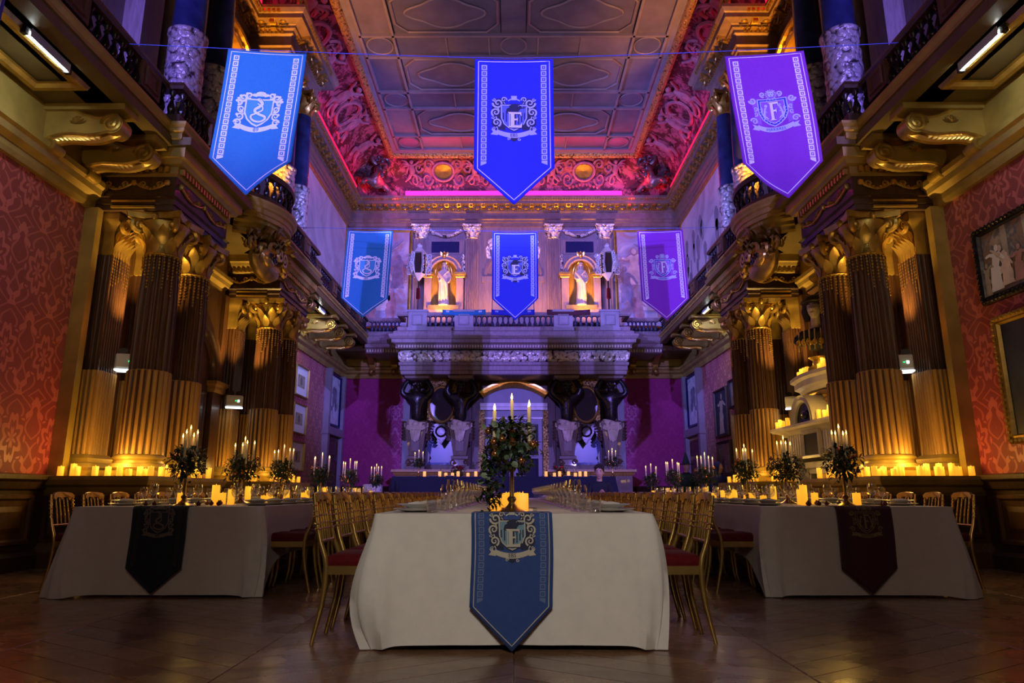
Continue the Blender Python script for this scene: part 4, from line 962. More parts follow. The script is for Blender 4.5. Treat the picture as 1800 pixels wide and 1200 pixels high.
# hangings
def figure_flat(b, f0, x, z, h, seed, robe=False, nrm=(0, -1, 0)):
    """a standing or bending painted figure as flat print: head, torso, legs, arm"""
    r = random.Random(seed); a = r.uniform(-.5, .5); cnt = [0]
    def f(p, q):
        v = f0(p, q); return tuple(v[i]+nrm[i]*.0006*cnt[0] for i in range(3))
    def seg(p, q, w0, w1):
        cnt[0] += 1; dx, dz = q[0]-p[0], q[1]-p[1]; L = math.hypot(dx, dz)+1e-6; nx, nz = -dz/L, dx/L
        b.add([f(p[0]+nx*w0, p[1]+nz*w0), f(p[0]-nx*w0, p[1]-nz*w0), f(q[0]-nx*w1, q[1]-nz*w1), f(q[0]+nx*w1, q[1]+nz*w1)], [(0, 1, 2, 3)])
    def dot(p, r, ry=None):
        cnt[0] += 1
        b.add([f(p[0]+r*cos(2*pi*i/12), p[1]+(ry or r)*sin(2*pi*i/12)) for i in range(12)], [tuple(range(12))])
    hip = (x, z+h*.48); sh = (x+a*h*.25, z+h*.80)
    seg(hip, sh, h*.10, h*.13); n = 10; dot(hip, h*.13, h*.10); dot((x+a*h*.1, z+h*.40), h*.17, h*.13); dot((x-a*h*.15, z+h*.22), h*.12, h*.2)
    cnt[0] += 1; b.add([f(sh[0]+a*h*.06+h*.065*cos(2*pi*i/n), sh[1]+h*.12+h*.08*sin(2*pi*i/n)) for i in range(n)], [tuple(range(n))])
    cnt[0] += 1
    if robe: b.add([f(hip[0]-h*.13, hip[1]+.06*h), f(hip[0]+h*.13, hip[1]+.06*h), f(x+h*.17, z+h*.12), f(x+h*.22, z), f(x-h*.20, z), f(x-h*.16, z+h*.14)], [(0, 1, 2, 3, 4, 5)])
    for q in ((-1, 1) if not robe else ()):
        k = (x+q*h*.10+r.uniform(-.05, .05)*h, z+h*.25); dot(k, h*.065); seg(hip, k, h*.09, h*.06); seg(k, (k[0]+r.uniform(-.1, .1)*h, z), h*.06, h*.035)
    for q in (-1, 1):
        e = (sh[0]+q*h*.2, sh[1]-h*r.uniform(-.1, .2)); dot((sh[0]+q*h*.07, sh[1]-.03*h), h*.06); dot(e, h*.035); seg((sh[0]+q*h*.08, sh[1]-.02*h), e, h*.045, h*.035); seg(e, (e[0]+q*h*.12, e[1]+h*r.uniform(-.2, .15)), h*.035, h*.025)
for sgn, x0, x1, sd in ((-1, -5.55, -3.62, 'left'), (1, 3.58, 5.55, 'right')):
    t = thing('tapestry', 'woven tapestry of pale figures on the upper back wall, %s corner' % sd, 'tapestry', (0, YU, 0), 0, 'back wall tapestries')
    MB().box(x0, x1, -.04, 0, 6.35, 9.75).out('cloth', M['tap_fig'], t)
    for mi, (m, cells) in enumerate((('tap_a', ((.55, .2, 1.7, 1), (.3, .55, 1.3, 2))), ('tap_b', ((.72, .1, 1.1, 3), (.35, .05, 1.0, 4))), ('tap_c', ((.8, .5, 1.2, 5), (.15, .3, 1.3, 6))))):
        for (fx, fz, hh, sdd) in cells:
            b = MB(); figure_flat(b, lambda a, c: (a, -.045-.003*mi, c), x0+(x1-x0)*fx, 6.4+2.6*fz, hh, sdd+sgn*10, sdd % 3 > 0); b.out('woven_figure', M[m], t)
    b = MB()
    b.tube([(x0+(x1-x0)*.45, -.05, 8.3), (x0+(x1-x0)*.62, -.05, 8.9), (x0+(x1-x0)*.5, -.05, 9.6)], [.10, .07, .03], 4, flat=.1)
    for k in range(6): b.tube([(x0+(x1-x0)*.6, -.05, 8.9), (x0+(x1-x0)*(.3+.12*k), -.05, 9.3+.06*(k % 3))], [.05, .02], 4)
    b.out('woven_tree', M['tap_c'], t)
    b = MB(); frame_rings(b, [(-.10, 0), (-.10, .06), (-.06, .08), (0, .05), (.02, .03)], x0, x1, 6.35, 9.75, lambda a, c, d: (a, -d, c)); b.out('gilt_border', M['gold'], t)
for s in (1, -1):
    t = thing('tapestry', 'large pale landscape tapestry high on the %s upper wall beyond the columns' % SIDE[s], 'tapestry', (0, 0, 0), 0, 'side wall tapestries')
    MB().box(5.74, 5.8, 15.3, 22.1, 5.9, 9.9).out('cloth', M['tap_sky'], t, sx=s)
    b = MB(); rr = random.Random(21+s)
    for k in range(5 if s == -1 else 0):
        y = (16.9, 17.7, 19.3, 20.6, 21.6)[k]; h = (3.0, 1.5, 1.3, 1.2, 1.6)[k]
        poly = [(y-.35-.1*k % .3, 5.95), (y-.28, 6.3+h*.2), (y-.16, 6.2+h*.6), (y, 6.2+h), (y+.14, 6.2+h*.62), (y+.3, 6.3+h*.15), (y+.4, 5.95)]
        b.prism(poly, lambda a, c: (5.735, a, c), lambda a, c: (5.74, a, c))
    if s == 1:
        for k in range(60):
            y = 16.2+5.6*rr.random(); z = 6.3+2.6*rr.random()**1.3; r = .12+.22*rr.random()
            b.prism([(y+r*(1+.3*sin(3*a))*cos(a)*.6, z+r*1.3*sin(a)) for a in [2*pi*j/9 for j in range(9)]], lambda a, c: (5.735, a, c), lambda a, c: (5.74, a, c))
        for y in (16.6, 17.8, 19.4, 21.0): b.prism([(y-.09, 5.95), (y-.05, 8.2), (y+.05, 8.2), (y+.09, 5.95)], lambda a, c: (5.734, a, c), lambda a, c: (5.74, a, c))
    b.prism([(15.3, 5.92), (15.3, 6.5), (16.5, 6.7), (18, 6.35), (19.6, 6.6), (21, 6.3), (22.1, 6.5), (22.1, 5.92)], lambda a, c: (5.736, a, c), lambda a, c: (5.74, a, c))
    b.out('woven_trees', M['tap_dark'], t, sx=s)
    b = MB(); frame_rings(b, [(-.06, 0), (-.06, .07), (-.03, .09), (.03, .07), (.05, .06)], 15.36, 22.04, 5.96, 9.86, lambda a, c, d: (WX-d, a, c)); b.out('border', M['gold'], t, sx=s)
# lanterns on poles
for x, sd in ((-3.08, 'left'), (3.06, 'right')):
    t = thing('pole_lantern', 'silvered openwork lantern on a pole at the %s end of the back balustrade' % sd, 'lantern', (x, 21.15, 5.8), 0, 'pole lanterns')
    b = MB(); b.tube([(0, 0, 0), (0, 0, 1.85)], .022, 8); b.out('pole', M['bronze'], t)
    b = MB(); b.lathe([(.05, 1.15), (.07, 1.18), (.06, 1.5), (.04, 1.52)], 8); b.out('tassel', M['velvet'], t)
    b = MB(); b.lathe([(.02, 1.75), (.10, 1.85), (.22, 1.98), (.13, 2.0)], 6); b.lathe([(.13, 2.66), (.24, 2.70), (.16, 2.8), (.08, 2.9), (.10, 2.96), (.02, 3.05)], 6)
    rr = random.Random(5)
    for k in range(6):
        a = pi/3*k
        b.tube([(.22*cos(a), .22*sin(a), 1.98), (.30*cos(a), .30*sin(a), 2.3), (.24*cos(a), .24*sin(a), 2.68)], .025, 5)
        for q in range(5):
            z = 2.05+.14*q; i0 = len(b.v)
            b.tube([(.33+p[0], 0, z+p[1]) for p in spiral(0, 0, .085, .02, rr.uniform(0, 6), 1.2, 10)], .02, 4); b.xf(Matrix.Rotation(a, 4, 'Z'), i0)
    b.out('openwork_frame', M['grey'], t, smooth=True)
    b = MB(); b.lathe([(.19, 2.0), (.21, 2.3), (.19, 2.66)], 6); b.out('pane', M['mirror'], t)
# banners folded over the back rail are made with the banners below

# ------------------------------------------------------------------ lower back wall
b = MB(); b.box(-3.62, 3.62, 22.45, YB, 0, 4.5); pan = b.out('panelling', M['wood'], bw)
for x0, x1 in ((-3.62, -3.40), (-1.36, -1.12), (1.12, 1.36), (3.40, 3.62)): MB().box(x0, x1, 22.32, 22.45, 0, 4.46).out('pilaster_strip', M['doord'] if abs(x0) > 3 else M['wood'], bw)
for sgn, sd in ((-1, 'left'), (1, 'right')):
    xa, xb = sorted((sgn*1.86, sgn*2.80)); xc = (xa+xb)/2
    t = thing('tile_panel', 'blue and white scroll-painted tile panel between the bearer figures %s of the middle door' % sd, 'tile panel', (xc, 22.45, 0), 0, 'tile panels')
    MB().box(xa-xc, xb-xc, -.03, 0, 1.75, 4.4).out('ground', M['tile'], t)
    b = MB(); f3 = lambda a, c: (a, -.042, c); g3 = lambda a, c: (a, -.03, c)
    b.prism([(-.42, 1.82), (.42, 1.82), (.36, 2.3), (.44, 2.5), (.30, 2.6), (.26, 3.3), (0, 3.5), (-.26, 3.3), (-.30, 2.6), (-.44, 2.5), (-.36, 2.3)], f3, g3); b.out('vase_shape', M['tilep'], t)
    b = MB()
    for q in (-1, 1):
        b.tube([(q*(.33)+p[0]*q, -.045, 2.55+p[1]) for p in spiral(0, 0, .14, .02, -pi/2, 1.5, 18)], .03, 5, flat=.4)
        for k in range(9): b.ell((q*(.38-.03*(k % 2)), -.045, 2.75+.19*k), .06, .012, .07, 7, 4); 
        b.prism([(q*.46, 1.8), (q*.46, 2.2), (q*.34, 1.95)], f3, g3)
        for k in range(6): b.leaf(Matrix.Translation((q*.40, -.045, 2.8+.26*k)) @ Matrix.Rotation(-q*.7, 4, 'Y') @ Matrix.Rotation(-pi/2, 4, 'Z'), .24, .05, .1)
    b.out('scroll_ornament', M['tilew'], t, smooth=True)
    for q in (-1, 1): MB().box(q*.50-.03, q*.50+.03, -.06, 0, 1.7, 4.44).out('border', M['doord'], t)
    MB().box(-.53, .53, -.10, 0, 1.58, 1.72).out('sill', M['wood'], t)
    # oval mirror on gilt leather
    t = thing('oval_mirror', 'dark oval mirror in a gilt frame hung over the %s tile panel' % sd, 'mirror', (sgn*2.30, 21.75, 3.62), 0, 'oval mirrors')
    b = MB(); b.loft([[(rx*cos(a), y, rz*sin(a)) for a in [2*pi*k/32 for k in range(32)]] for rx, rz, y in ((.44, .62, .04), (.44, .62, -.02), (.41, .58, -.05), (.37, .53, -.03))]); b.out('oval_frame', M['gold'], t, smooth=True)
    b = MB(); b.loft([[(rx*cos(a), -.028, rx*1.43*sin(a)) for a in [2*pi*k/32 for k in range(32)]] for rx in (.372, .01)]); b.out('mirror_glass', M['mirror'], t)
    b = MB(); rr = random.Random(31)
    b.box(-.46, .46, .04, .07, -.5, 1.0)
    for k in range(26): b.leaf(Matrix.Translation((rr.uniform(-.42, .42), .03, rr.choice((rr.uniform(.6, .95), rr.uniform(-.75, -.62))))) @ Matrix.Rotation(rr.uniform(0, 6), 4, 'Y') @ Matrix.Rotation(-pi/2, 4, 'Z'), .2, .06, .3)
    b.out('gilt_back', M['carved'], t)
    b = MB()
    b.prism([(-.30, -.62), (.30, -.62), (.22, -.95), (0, -1.28), (-.22, -.95)], lambda a, c: (a, -.04, c), lambda a, c: (a, .05, c))
    for q in (-1, 1):
        for k in range(5): b.leaf(Matrix.Translation((q*(.2+.03*k), -.04, -.72-.06*k)) @ Matrix.Rotation(q*(1.0+.25*k), 4, 'Y') @ Matrix.Rotation(-pi/2, 4, 'Z'), .30, .08, .4)
    b.tube([(p[0], -.08, -.86+p[1]) for p in arc(0, 0, .16, 0, 2*pi, 18)], .03, 5)
    b.out('trophy_pendant', M['bronze'], t, smooth=True)
# middle doorway
t = thing('door_3', None, None, (0, 22.45, 0)); t['kind'] = 'structure'
b = MB()
b.loft([[(r*sin(a), y, 2.62+r*cos(a)) for a in [-.66+1.32*k/24 for k in range(25)]] for r, y in ((1.62, 0), (1.62, -.22), (1.70, -.26), (1.76, -.22), (1.80, -.28), (1.86, -.28), (1.86, 0))], closed=False); b.out('arched_pediment', M['goldl'], t)
b = MB()
for z0, z1, d in ((3.60, 3.72, .30), (3.50, 3.60, .24), (3.22, 3.30, .10)): b.box(-1.10, 1.10, -d, 0, z0, z1)
b.out('door_cornice', M['marble'], t)
b = MB(); b.prism([(1.62*sin(a), 2.62+1.62*cos(a)) for a in [-.66+1.32*k/16 for k in range(17)]]+[(.98, 3.72), (-.98, 3.72)], lambda a, c: (a, -.10, c), lambda a, c: (a, 0, c)); b.out('tympanum', M['doord'], t)
MB().box(-1.0, 1.0, -.12, 0, 3.28, 3.52).out('door_frieze', M['doord'], t)
b = MB()
for q in (-1, 1): b.box(q*1.04-.09, q*1.04+.09, -.16, 0, 0, 3.5)
b.out('gilt_jamb', M['carved'], t)
for q in (-1, 1):
    xa, xb = sorted((q*.02, q*.92))
    l = MB().box(xa, xb, -.06, -.0, .0, 3.22).out('door_leaf', M['doord'], t)
    for z0, z1 in ((.25, .95), (1.1, 1.95), (2.05, 3.05)):
        b = MB(); frame_rings(b, [(0, .06), (.02, .09), (.05, .09), (.08, .07)], xa+.12, xb-.12, z0, z1, lambda a, c, d: (a, -d, c), True); b.out('door_pane' if z0 > 1 else 'door_panel', M['glass_dark'] if z0 > 1 else M['doord'], l)
# plinths and bearer figures
for sgn, sd in ((-1, 'left'), (1, 'right')):
    t = thing('figure_plinth', 'moulded walnut plinth carrying the pair of bearer figures on the %s' % sd, 'plinth', kind='thing')
    pth = [(sgn*2.35+1.22, 22.4), (sgn*2.35+1.22, 20.95), (sgn*2.35-1.22, 20.95), (sgn*2.35-1.22, 22.4)]
    b = MB(); b.sweep([(-.9, 0), (.06, 0), (.06, .7), (0, .74), (0, 1.36), (-.9, 1.36)], pth); b.out('body', M['wood'], t)
    b = MB(); b.sweep([(-1.2, 1.36), (0, 1.36), (.04, 1.40), (.08, 1.46), (.12, 1.48), (.12, 1.55), (-1.2, 1.56)], pth); b.out('cap', M['woodr'], t)
def atlas(x, sgn, label, skinm):
    t = thing('bearer_figure', label, 'sculpture', (x, 21.35, 1.56), 0, 'bearer figures holding up the back gallery')
    b = MB(); b.loft([[(-w_, -d, z), (w_, -d, z), (w_, d, z), (-w_, d, z)] for z, w_, d in ((0, .30, .26), (.10, .30, .26), (.12, .24, .2), (.3, .22, .19), (.32, .26, .22), (.40, .26, .22), (.42, .2, .17), (1.25, .32, .25), (1.4, .34, .26))], cap=True)
    for q in (-1, 1): b.tube([(q*.2+p[0], -.22, .22+p[1]) for p in spiral(0, 0, .09, .02, 0, 1.4*q, 14)], .025, 5)
    b.box(-.12, .12, -.23, -.18, .55, 1.1)
    b.out('tapered_pillar', M['wood'], t)
    b = MB(); rows = []
    for i in range(7):
        q = i/6; rows.append([((.36-.05*q+.03*sin(7*a+i))*cos(a), (.27-.02*q+.03*sin(7*a+i))*sin(a), 1.15+.33*q+.05*sin(2*a)) for a in [2*pi*k/32 for k in range(32)]])
    b.loft(rows, cap=True)
    b.ell((0, -.28, 1.36), .12, .10, .11, 9, 5)
    rows = []
    for i in range(9):
        q = i/8; hw_ = .22-.10*q; rows.append([(x*hw_, -.28-.06*sin(pi*q)+.030*sin(x*11+q*2)*(.4+q), 1.42-.60*q+.07*abs(x)*q) for x in [-1+2*j/24 for j in range(25)]])
    b.loft(rows, closed=False)
    for q in (-1, 1):
        for k in range(3): b.tube([(q*.36, -.12, 1.40-.04*k), (q*.20, -.29-.02*k, 1.30-.05*k), (0, -.33, 1.33-.05*k)], [.03, .035, .03], 6)
    b.out('loincloth', M['plaster'], t, smooth=True, ang=80)
    nodes = [(0, 0, 1.45, .22, .17), (0, -.02, 1.72, .21, .16), (0, -.03, 2.0, .27, .19), (0, -.03, 2.22, .24, .17), (0, -.08, 2.36, .10), (.0, -.16, 2.52, .135, .15), (0, -.15, 2.66, .11),
             (-.34, -.02, 2.26, .13), (-.46, -.08, 2.46, .105), (-.30, -.06, 2.74, .08), (-.14, .0, 2.84, .06),
             (.34, -.02, 2.26, .13), (.52, -.08, 2.36, .105), (.40, -.06, 2.68, .08), (.20, .0, 2.84, .06)]
    if sgn < 0: nodes = [(-n[0],)+n[1:] for n in nodes]
    put(skin('torso', skinm, nodes, [(0, 1), (1, 2), (2, 3), (3, 4), (4, 5), (5, 6), (3, 7), (7, 8), (8, 9), (9, 10), (3, 11), (11, 12), (12, 13), (13, 14)]), 'torso', t)
    b = MB(); b.ell((0, -.10, 2.62), .15, .17, .13, 12, 6)
    for k in range(10): b.ell((.13*cos(k*.63), -.12+.13*sin(k*.63), 2.62+.02*(k % 2)), .05, .05, .06, 6, 4)
    b.ell((0, -.30, 2.42), .07, .05, .08, 8, 5); b.ell((0, -.315, 2.53), .02, .035, .03, 6, 4)
    b.out('hair_and_beard', M['bronze'], t, smooth=True)
    b = MB(); b.loft([[(-w_, -d, z), (w_, -d, z), (w_, d, z), (-w_, d, z)] for z, w_, d in ((2.76, .2, .15), (2.80, .36, .3), (2.88, .40, .34))], cap=True); b.out('abacus', M['woodv'], t)
    b = MB()
    for q in (-1, 1):
        for k in range(6): b.leaf(Matrix.Translation((q*.30, -.05, .9+.10*k)) @ Matrix.Rotation(q*1.2, 4, 'Y') @ Matrix.Rotation(-pi/2, 4, 'Z'), .2, .06, .4)
    b.out('leaf_drop', M['woodd'], t, smooth=True)
atlas(-3.02, -1, 'outer dark bronze bearer figure, farthest left, under the back gallery', M['bronze'])
atlas(-1.66, 1, 'dark bearer figure just left of the middle door, draped at the hips', M['bronze'])
atlas(1.66, -1, 'dark bearer figure just right of the middle door, draped at the hips', M['bronze'])
atlas(3.04, 1, 'outer glossy bronze bearer figure, farthest right, under the back gallery', M['bronze'])

# side doors with painting above, near the back corners
for s in (1, -1):
    t = thing('door_'+('1' if s == 1 else '2'), None, None); t['kind'] = 'structure'
    b = MB()
    for y0 in (20.75, 22.5): b.box(5.62, 5.8, y0, y0+.2, 0, 4.64)
    b.box(5.62, 5.8, 20.95, 22.5, 2.72, 2.86); b.box(5.60, 5.8, 20.7, 22.7, 2.62, 2.72)
    b.out('door_frame', M['doorw'], t, sx=s)
    MB().box(5.74, 5.80, 20.95, 22.5, 0, 2.62).out('door_leaf' , M['woodd'] if s == -1 else M['woodr'], t, sx=s)
    for z0, z1 in ((.2, 1.0), (1.15, 1.9), (2.0, 2.5)):
        b = MB(); frame_rings(b, [(0, 0), (.02, .03), (.05, .03), (.08, .01)], 21.1, 22.35, z0, z1, lambda a, c, d: (5.74-d, a, c), True); b.out('door_panel', M['wood'], t, sx=s)
    t = thing('overdoor_painting', 'pale bluish painting over the door in the far %s corner' % SIDE[s], 'painting', (s*5.79, 21.72, 3.76))
    b = MB(); frame_rings(b, [(0, 0), (0, .06), (.03, .08), (.07, .05), (.09, .03)], -.78, .78, -.84, .84, lambda a, c, d: (-d, a, c)); b.out('picture_frame', M['bluepanel'], t, sx=s)
    MB().box(-.03, 0, -.72, .72, -.78, .78).out('canvas', M['pic_sheen'], t, sx=s)
    b = MB(); rr = random.Random(2)
    for k in range(16): b.ell((-.032, rr.uniform(-.3, .3), rr.uniform(-.3, .35)), .004, .06+.12*rr.random(), .06+.14*rr.random(), 8, 4)
    b.out('painted_vase', M['tap_c'], t, sx=s)
# ------------------------------------------------------------------ paintings on the side walls
def picture(name, label, s, y0, y1, z0, z1, fm, cm, fw=.09, mount=0, figs=(), group=None, carved=False, tilt=0):
    yc, zc = (y0+y1)/2, (z0+z1)/2; hy, hz = (y1-y0)/2, (z1-z0)/2
    t = thing(name, label, 'picture' if mount else 'painting', (s*5.79, yc, zc), 0, group)
    b = MB(); frame_rings(b, [(0, 0), (0, .05), (fw*.25, .085), (fw*.6, .06), (fw*.8, .07), (fw, .035)], -hy, hy, -hz, hz, lambda a, c, d: (-d, a, c))
    if carved:
        for (a0, a1, c0, c1) in ((-hy, hy, -hz, -hz), (-hy, hy, hz, hz), (-hy, -hy, -hz, hz), (hy, hy, -hz, hz)):
            n = int(max(a1-a0, c1-c0)/.07)
            for i in range(n):
                q = (i+.5)/n; a, c = a0+(a1-a0)*q, c0+(c1-c0)*q
                b.ell((-.075, a*(1-fw*.3/hy), c*(1-fw*.3/hz)), .025, .028, .028, 6, 3)
    b.out('picture_frame', M[fm], t, sx=s)
    if mount: MB().box(-.03, 0, -hy+fw*.8, hy-fw*.8, -hz+fw*.8, hz-fw*.8).out('mount', M['matte'], t, sx=s)
    q = fw+mount
    MB().box(-.035 if mount else -.03, 0, -hy+q, hy-q, -hz+q, hz-q).out('print' if mount else 'canvas', M[cm], t, sx=s)
    for i, (m, fy, fz, h, sd) in enumerate(figs):
        b = MB(); figure_flat(b, lambda a, c: (-.036-.001*i, a, c), fy*hy, fz*hz, h, sd, True, (-1, 0, 0)); b.out('painted_figure', M[m], t, sx=s)
    if mount: 
        b = MB(); frame_rings(b, [(0, .036), (.01, .037)], -hy+q+.03, hy-q-.03, -hz+q+.03, hz-q-.03, lambda a, c, d: (-d, a, c)); b.ell((-.036, 0, 0), .002, .1, .12, 8, 4); b.out('printed_drawing', M['dim'], t, sx=s)
    return t
p1 = picture('framed_painting', 'large painting of a columned hall with robed figures, dark carved frame, right wall', 1, 6.2, 8.07, 3.10, 4.05, 'bronze', 'paint_c', .10, 0,
        (('matte', .70, -.75, .55, 1), ('tap_a', .50, -.7, .5, 2), ('tap_b', .30, -.72, .42, 3), ('paper', .88, -.8, .4, 4)), None, True)
b = MB()
for y in (-.2, .1, .45): b.box(-.037, -.03, y-.04, y+.04, -.1, .38)
b.out('painted_columns', M['paper'], p1)
picture('framed_painting', 'large dark painting in a beaded gilt frame, lower on the near right wall', 1, 5.9, 7.97, 1.42, 2.92, 'gold', 'paint_d', .11, 0, (), None, True)
picture('framed_painting', 'narrow portrait of a pale figure on black, right wall beyond the far columns', 1, 18.3, 19.5, 2.36, 3.70, 'woodd', 'paint_d', .07, 0, (('paper', .05, -.85, 1.1, 3),))
picture('framed_painting', 'small crowded painting hung highest on the right wall beyond the far columns', 1, 17.05, 18.1, 3.03, 3.80, 'bronze', 'paint_c', .08, 0)
picture('framed_painting', 'tall portrait of a light robed figure, gilt frame, right wall beside far columns', 1, 16.5, 17.95, 1.58, 2.90, 'goldp', 'tap_c', .09, 0, (('paper', -.1, -.8, 1.0, 6), ('tap_b', -.1, .45, .25, 8)))
picture('framed_painting', 'brownish interior painting hung lowest on the right wall beyond the far columns', 1, 18.25, 19.45, 1.32, 2.26, 'woodd', 'paint_c', .08, 0, (('paint_d', .3, -.8, .4, 7),))
for r, (z0, z1, nm) in enumerate(((3.40, 4.22, 'top'), (2.40, 3.20, 'middle'), (1.42, 2.20, 'bottom'))):
    for c, (y0, y1, nc) in enumerate(((17.75, 18.85, 'far'), (16.35, 17.45, 'near'))):
        picture('framed_print', 'white-mounted print in a thin gilt frame, %s row, %s column on the left wall' % (nm, nc), -1, y0, y1, z0, z1, 'goldp', 'paper', .04, .20, (), 'white-mounted prints on the left wall')

# ------------------------------------------------------------------ fireplace in the right bay
t = thing('fireplace', 'pale marble chimneypiece with arched pediment between the column pairs on the right', 'fireplace', kind='thing')
YF = 11.73
b = MB()
for q in (-1, 1):
    b.box(5.15, 5.7, YF+q*.98-.16, YF+q*.98+.16, 0, 1.45); b.box(5.05, 5.7, YF+q*.98-.22, YF+q*.98+.22, 0, .14); b.box(5.08, 5.7, YF+q*.98-.20, YF+q*.98+.20, 1.38, 1.48)
b.out('jamb', M['marble'], t)
b = MB(); frame_rings(b, [(0, 0), (0, .12), (.10, .12), (.12, .06), (.2, .06), (.2, -.2)], YF-.85, YF+.85, -.1, 1.40, lambda a, c, d: (5.35-d, a, c)); b.out('hearth_surround', M['marble'], t)
MB().box(5.4, 5.7, YF-.7, YF+.7, 0, 1.3).out('hearth_opening', M['dark'], t)
b = MB(); b.box(5.12, 5.7, YF-1.16, YF+1.16, 1.48, 1.90); b.out('frieze', M['marbled'], t)
for q in (-1, 1):
    b = MB()
    for k in range(6): b.box(5.07, 5.13, YF+q*(.48+.10*k)-.03, YF+q*(.48+.10*k)+.03, 1.52, 1.88)
    b.out('frieze_rib', M['marble'], t)
b = MB(); frame_rings(b, [(0, 0), (0, .06), (.04, .07), (.06, .03)], YF-.36, YF+.36, 1.45, 1.92, lambda a, c, d: (5.10-d, a, c)); b.out('tablet_frame', M['marble'], t)
MB().box(5.07, 5.12, YF-.31, YF+.31, 1.50, 1.87).out('black_tablet', M['dark'], t)
b = MB(); b.sweep([(-.6, 1.88), (0, 1.88), (.04, 1.92), (.10, 1.95), (.16, 1.96), (.20, 2.0), (.20, 2.04), (-.6, 2.05)], [(5.7, 10.50), (5.10, 10.50), (5.10, 12.96), (5.7, 12.96)]); b.out('mantel_shelf', M['marble'], t)
b = MB(); b.loft([[(x, YF+r*cos(a), 2.05+r*1.0*sin(a)) for a in [pi*k/20 for k in range(21)]] for x, r in ((5.3, .34), (4.96, .34), (4.92, .38), (4.96, .42), (4.92, .46), (5.3, .47))], closed=False); b.out('arched_pediment', M['marble'], t)
b = MB(); b.prism(arc(YF, 2.05, .34, 0, pi, 16), lambda a, c: (5.0, a, c), lambda a, c: (5.1, a, c)); b.ell((4.99, YF, 2.18), .04, .14, .08, 10, 5); b.out('bronze_relief', M['bronze'], t, smooth=True)
b = MB(); rows = [[(5.7, YF-w_, z), (x, YF-w_, z), (x, YF+w_, z), (5.7, YF+w_, z)] for x, w_, z in ((5.05, 1.0, 2.05), (5.06, .98, 2.15), (5.2, .80, 2.24), (5.3, .70, 2.34), (5.3, .68, 2.60))]
b.loft(rows); b.out('overmantel_base', M['marble'], t)
b = MB(); b.sweep([(-.5, 2.60), (0, 2.60), (.03, 2.66), (.10, 2.70), (.10, 2.80), (.16, 2.84), (.16, 2.90), (-.5, 2.90)], [(5.7, YF-.72), (5.28, YF-.72)]+[(5.28-.10*sin(pi*i/8), YF-.72+1.44*i/8) for i in range(1, 8)]+[(5.28, YF+.72), (5.7, YF+.72)]); b.out('overmantel_ledge', M['marble'], t)
b = MB(); rr = random.Random(9); b.tube([(5.24, YF+.55*cos(a), 2.47+.09*sin(a)) for a in [2*pi*k/20 for k in range(21)]], .04, 6)
for k in range(60):
    a = rr.uniform(pi, 2*pi); b.leaf(Matrix.Translation((5.24, YF+.5*cos(a), 2.48+.10*sin(a))) @ Matrix.Rotation(rr.uniform(0, 6), 4, 'X') @ Matrix.Rotation(pi, 4, 'Z'), .12, .03, .6)
b.out('carved_wreath', M['gold'], t, smooth=True)
b = MB(); frame_rings(b, [(0, 0), (0, .12), (.05, .14), (.12, .08), (.14, .08)], YF-.78, YF+.78, 2.92, 4.62, lambda a, c, d: (5.7-d, a, c)); b.out('overmantel_frame', M['wood'], t)
MB().box(5.62, 5.7, YF-.66, YF+.66, 3.0, 4.5).out('overmantel_panel', M['dark'], t)
# bust over the mantel
t = thing('portrait_bust', 'bust of a man with dark bobbed hair and gold-embroidered coat above the chimneypiece', 'bust', (5.30, YF-.10, 2.92), R(-40)); t.scale = (1.2, 1.2, 1.2)
b = MB(); b.lathe([(.17, 0), (.17, .05), (.10, .09), (.09, .15), (.15, .20)], 18); b.out('socle', M['gold'], t, smooth=True)
nodes = [(0, 0, .28, .16, .14), (0, 0, .46, .22, .17), (0, -0, .62, .20, .15), (0, -.01, .76, .085), (0, -.03, .90, .105, .12), (0, -.03, 1.02, .095, .11), (.22, 0, .58, .12), (.29, -.02, .38, .10), (-.22, 0, .58, .12), (-.29, -.02, .38, .10)]
me = skin('coat', M['sweater'], nodes[:3]+nodes[6:], [(0, 1), (1, 2), (2, 3), (3, 4), (2, 5), (5, 6)]); put(me, 'coat', t)
b = MB()
for k in range(7):
    b.tube([(-.24+.08*k+p[0]*.6, -.155+.02*abs(k-3), .42+p[1]) for p in spiral(0, 0, .06, .012, k, 1.3, 10)], .012, 4); b.tube([(-.24+.08*k, -.16+.02*abs(k-3), .30), (-.22+.08*k, -.17+.02*abs(k-3), .6)], .010, 4)
b.out('gold_embroidery', M['goldl'], t, smooth=True)
def head(scale=1, hairm=None):
    b = MB(); rows = []
    for i in range(15):
        q = i/14; z = -.115+.245*q
        rx = .078*(sin(pi*(q*.86+.09))**.55)*(1-.22*(1-q)**2); ry = .097*(sin(pi*(q*.86+.09))**.5)
        row = []
        for k in range(24):
            a = 2*pi*k/24; x, y = rx*cos(a), ry*sin(a); f_ = max(0, -sin(a))**6
            if f_ > .01:
                y -= f_*(.022*math.exp(-((z+.012)/.022)**2) + .010*math.exp(-((z+.062)/.010)**2) + .010*math.exp(-((z+.10)/.016)**2) + .008*math.exp(-((z-.045)/.016)**2)) - f_*.006*math.exp(-((z-.02)/.012)**2)
            row.append((x, y-.012*(1-q), z))
        rows.append(row)
    b.loft(rows, cap=True)
    for q in (-1, 1): b.ell((q*.079, .01, -.005), .012, .022, .032, 7, 5)
    b.ell((0, -.112, -.015), .013, .018, .018, 7, 5)
    b.xf(Matrix.Scale(scale, 4)); return b
def eyes(scale=1):
    b = MB()
    for q in (-1, 1): b.ell((q*.031, -.088, .017), .013, .008, .007, 8, 4)
    b.xf(Matrix.Scale(scale, 4)); return b
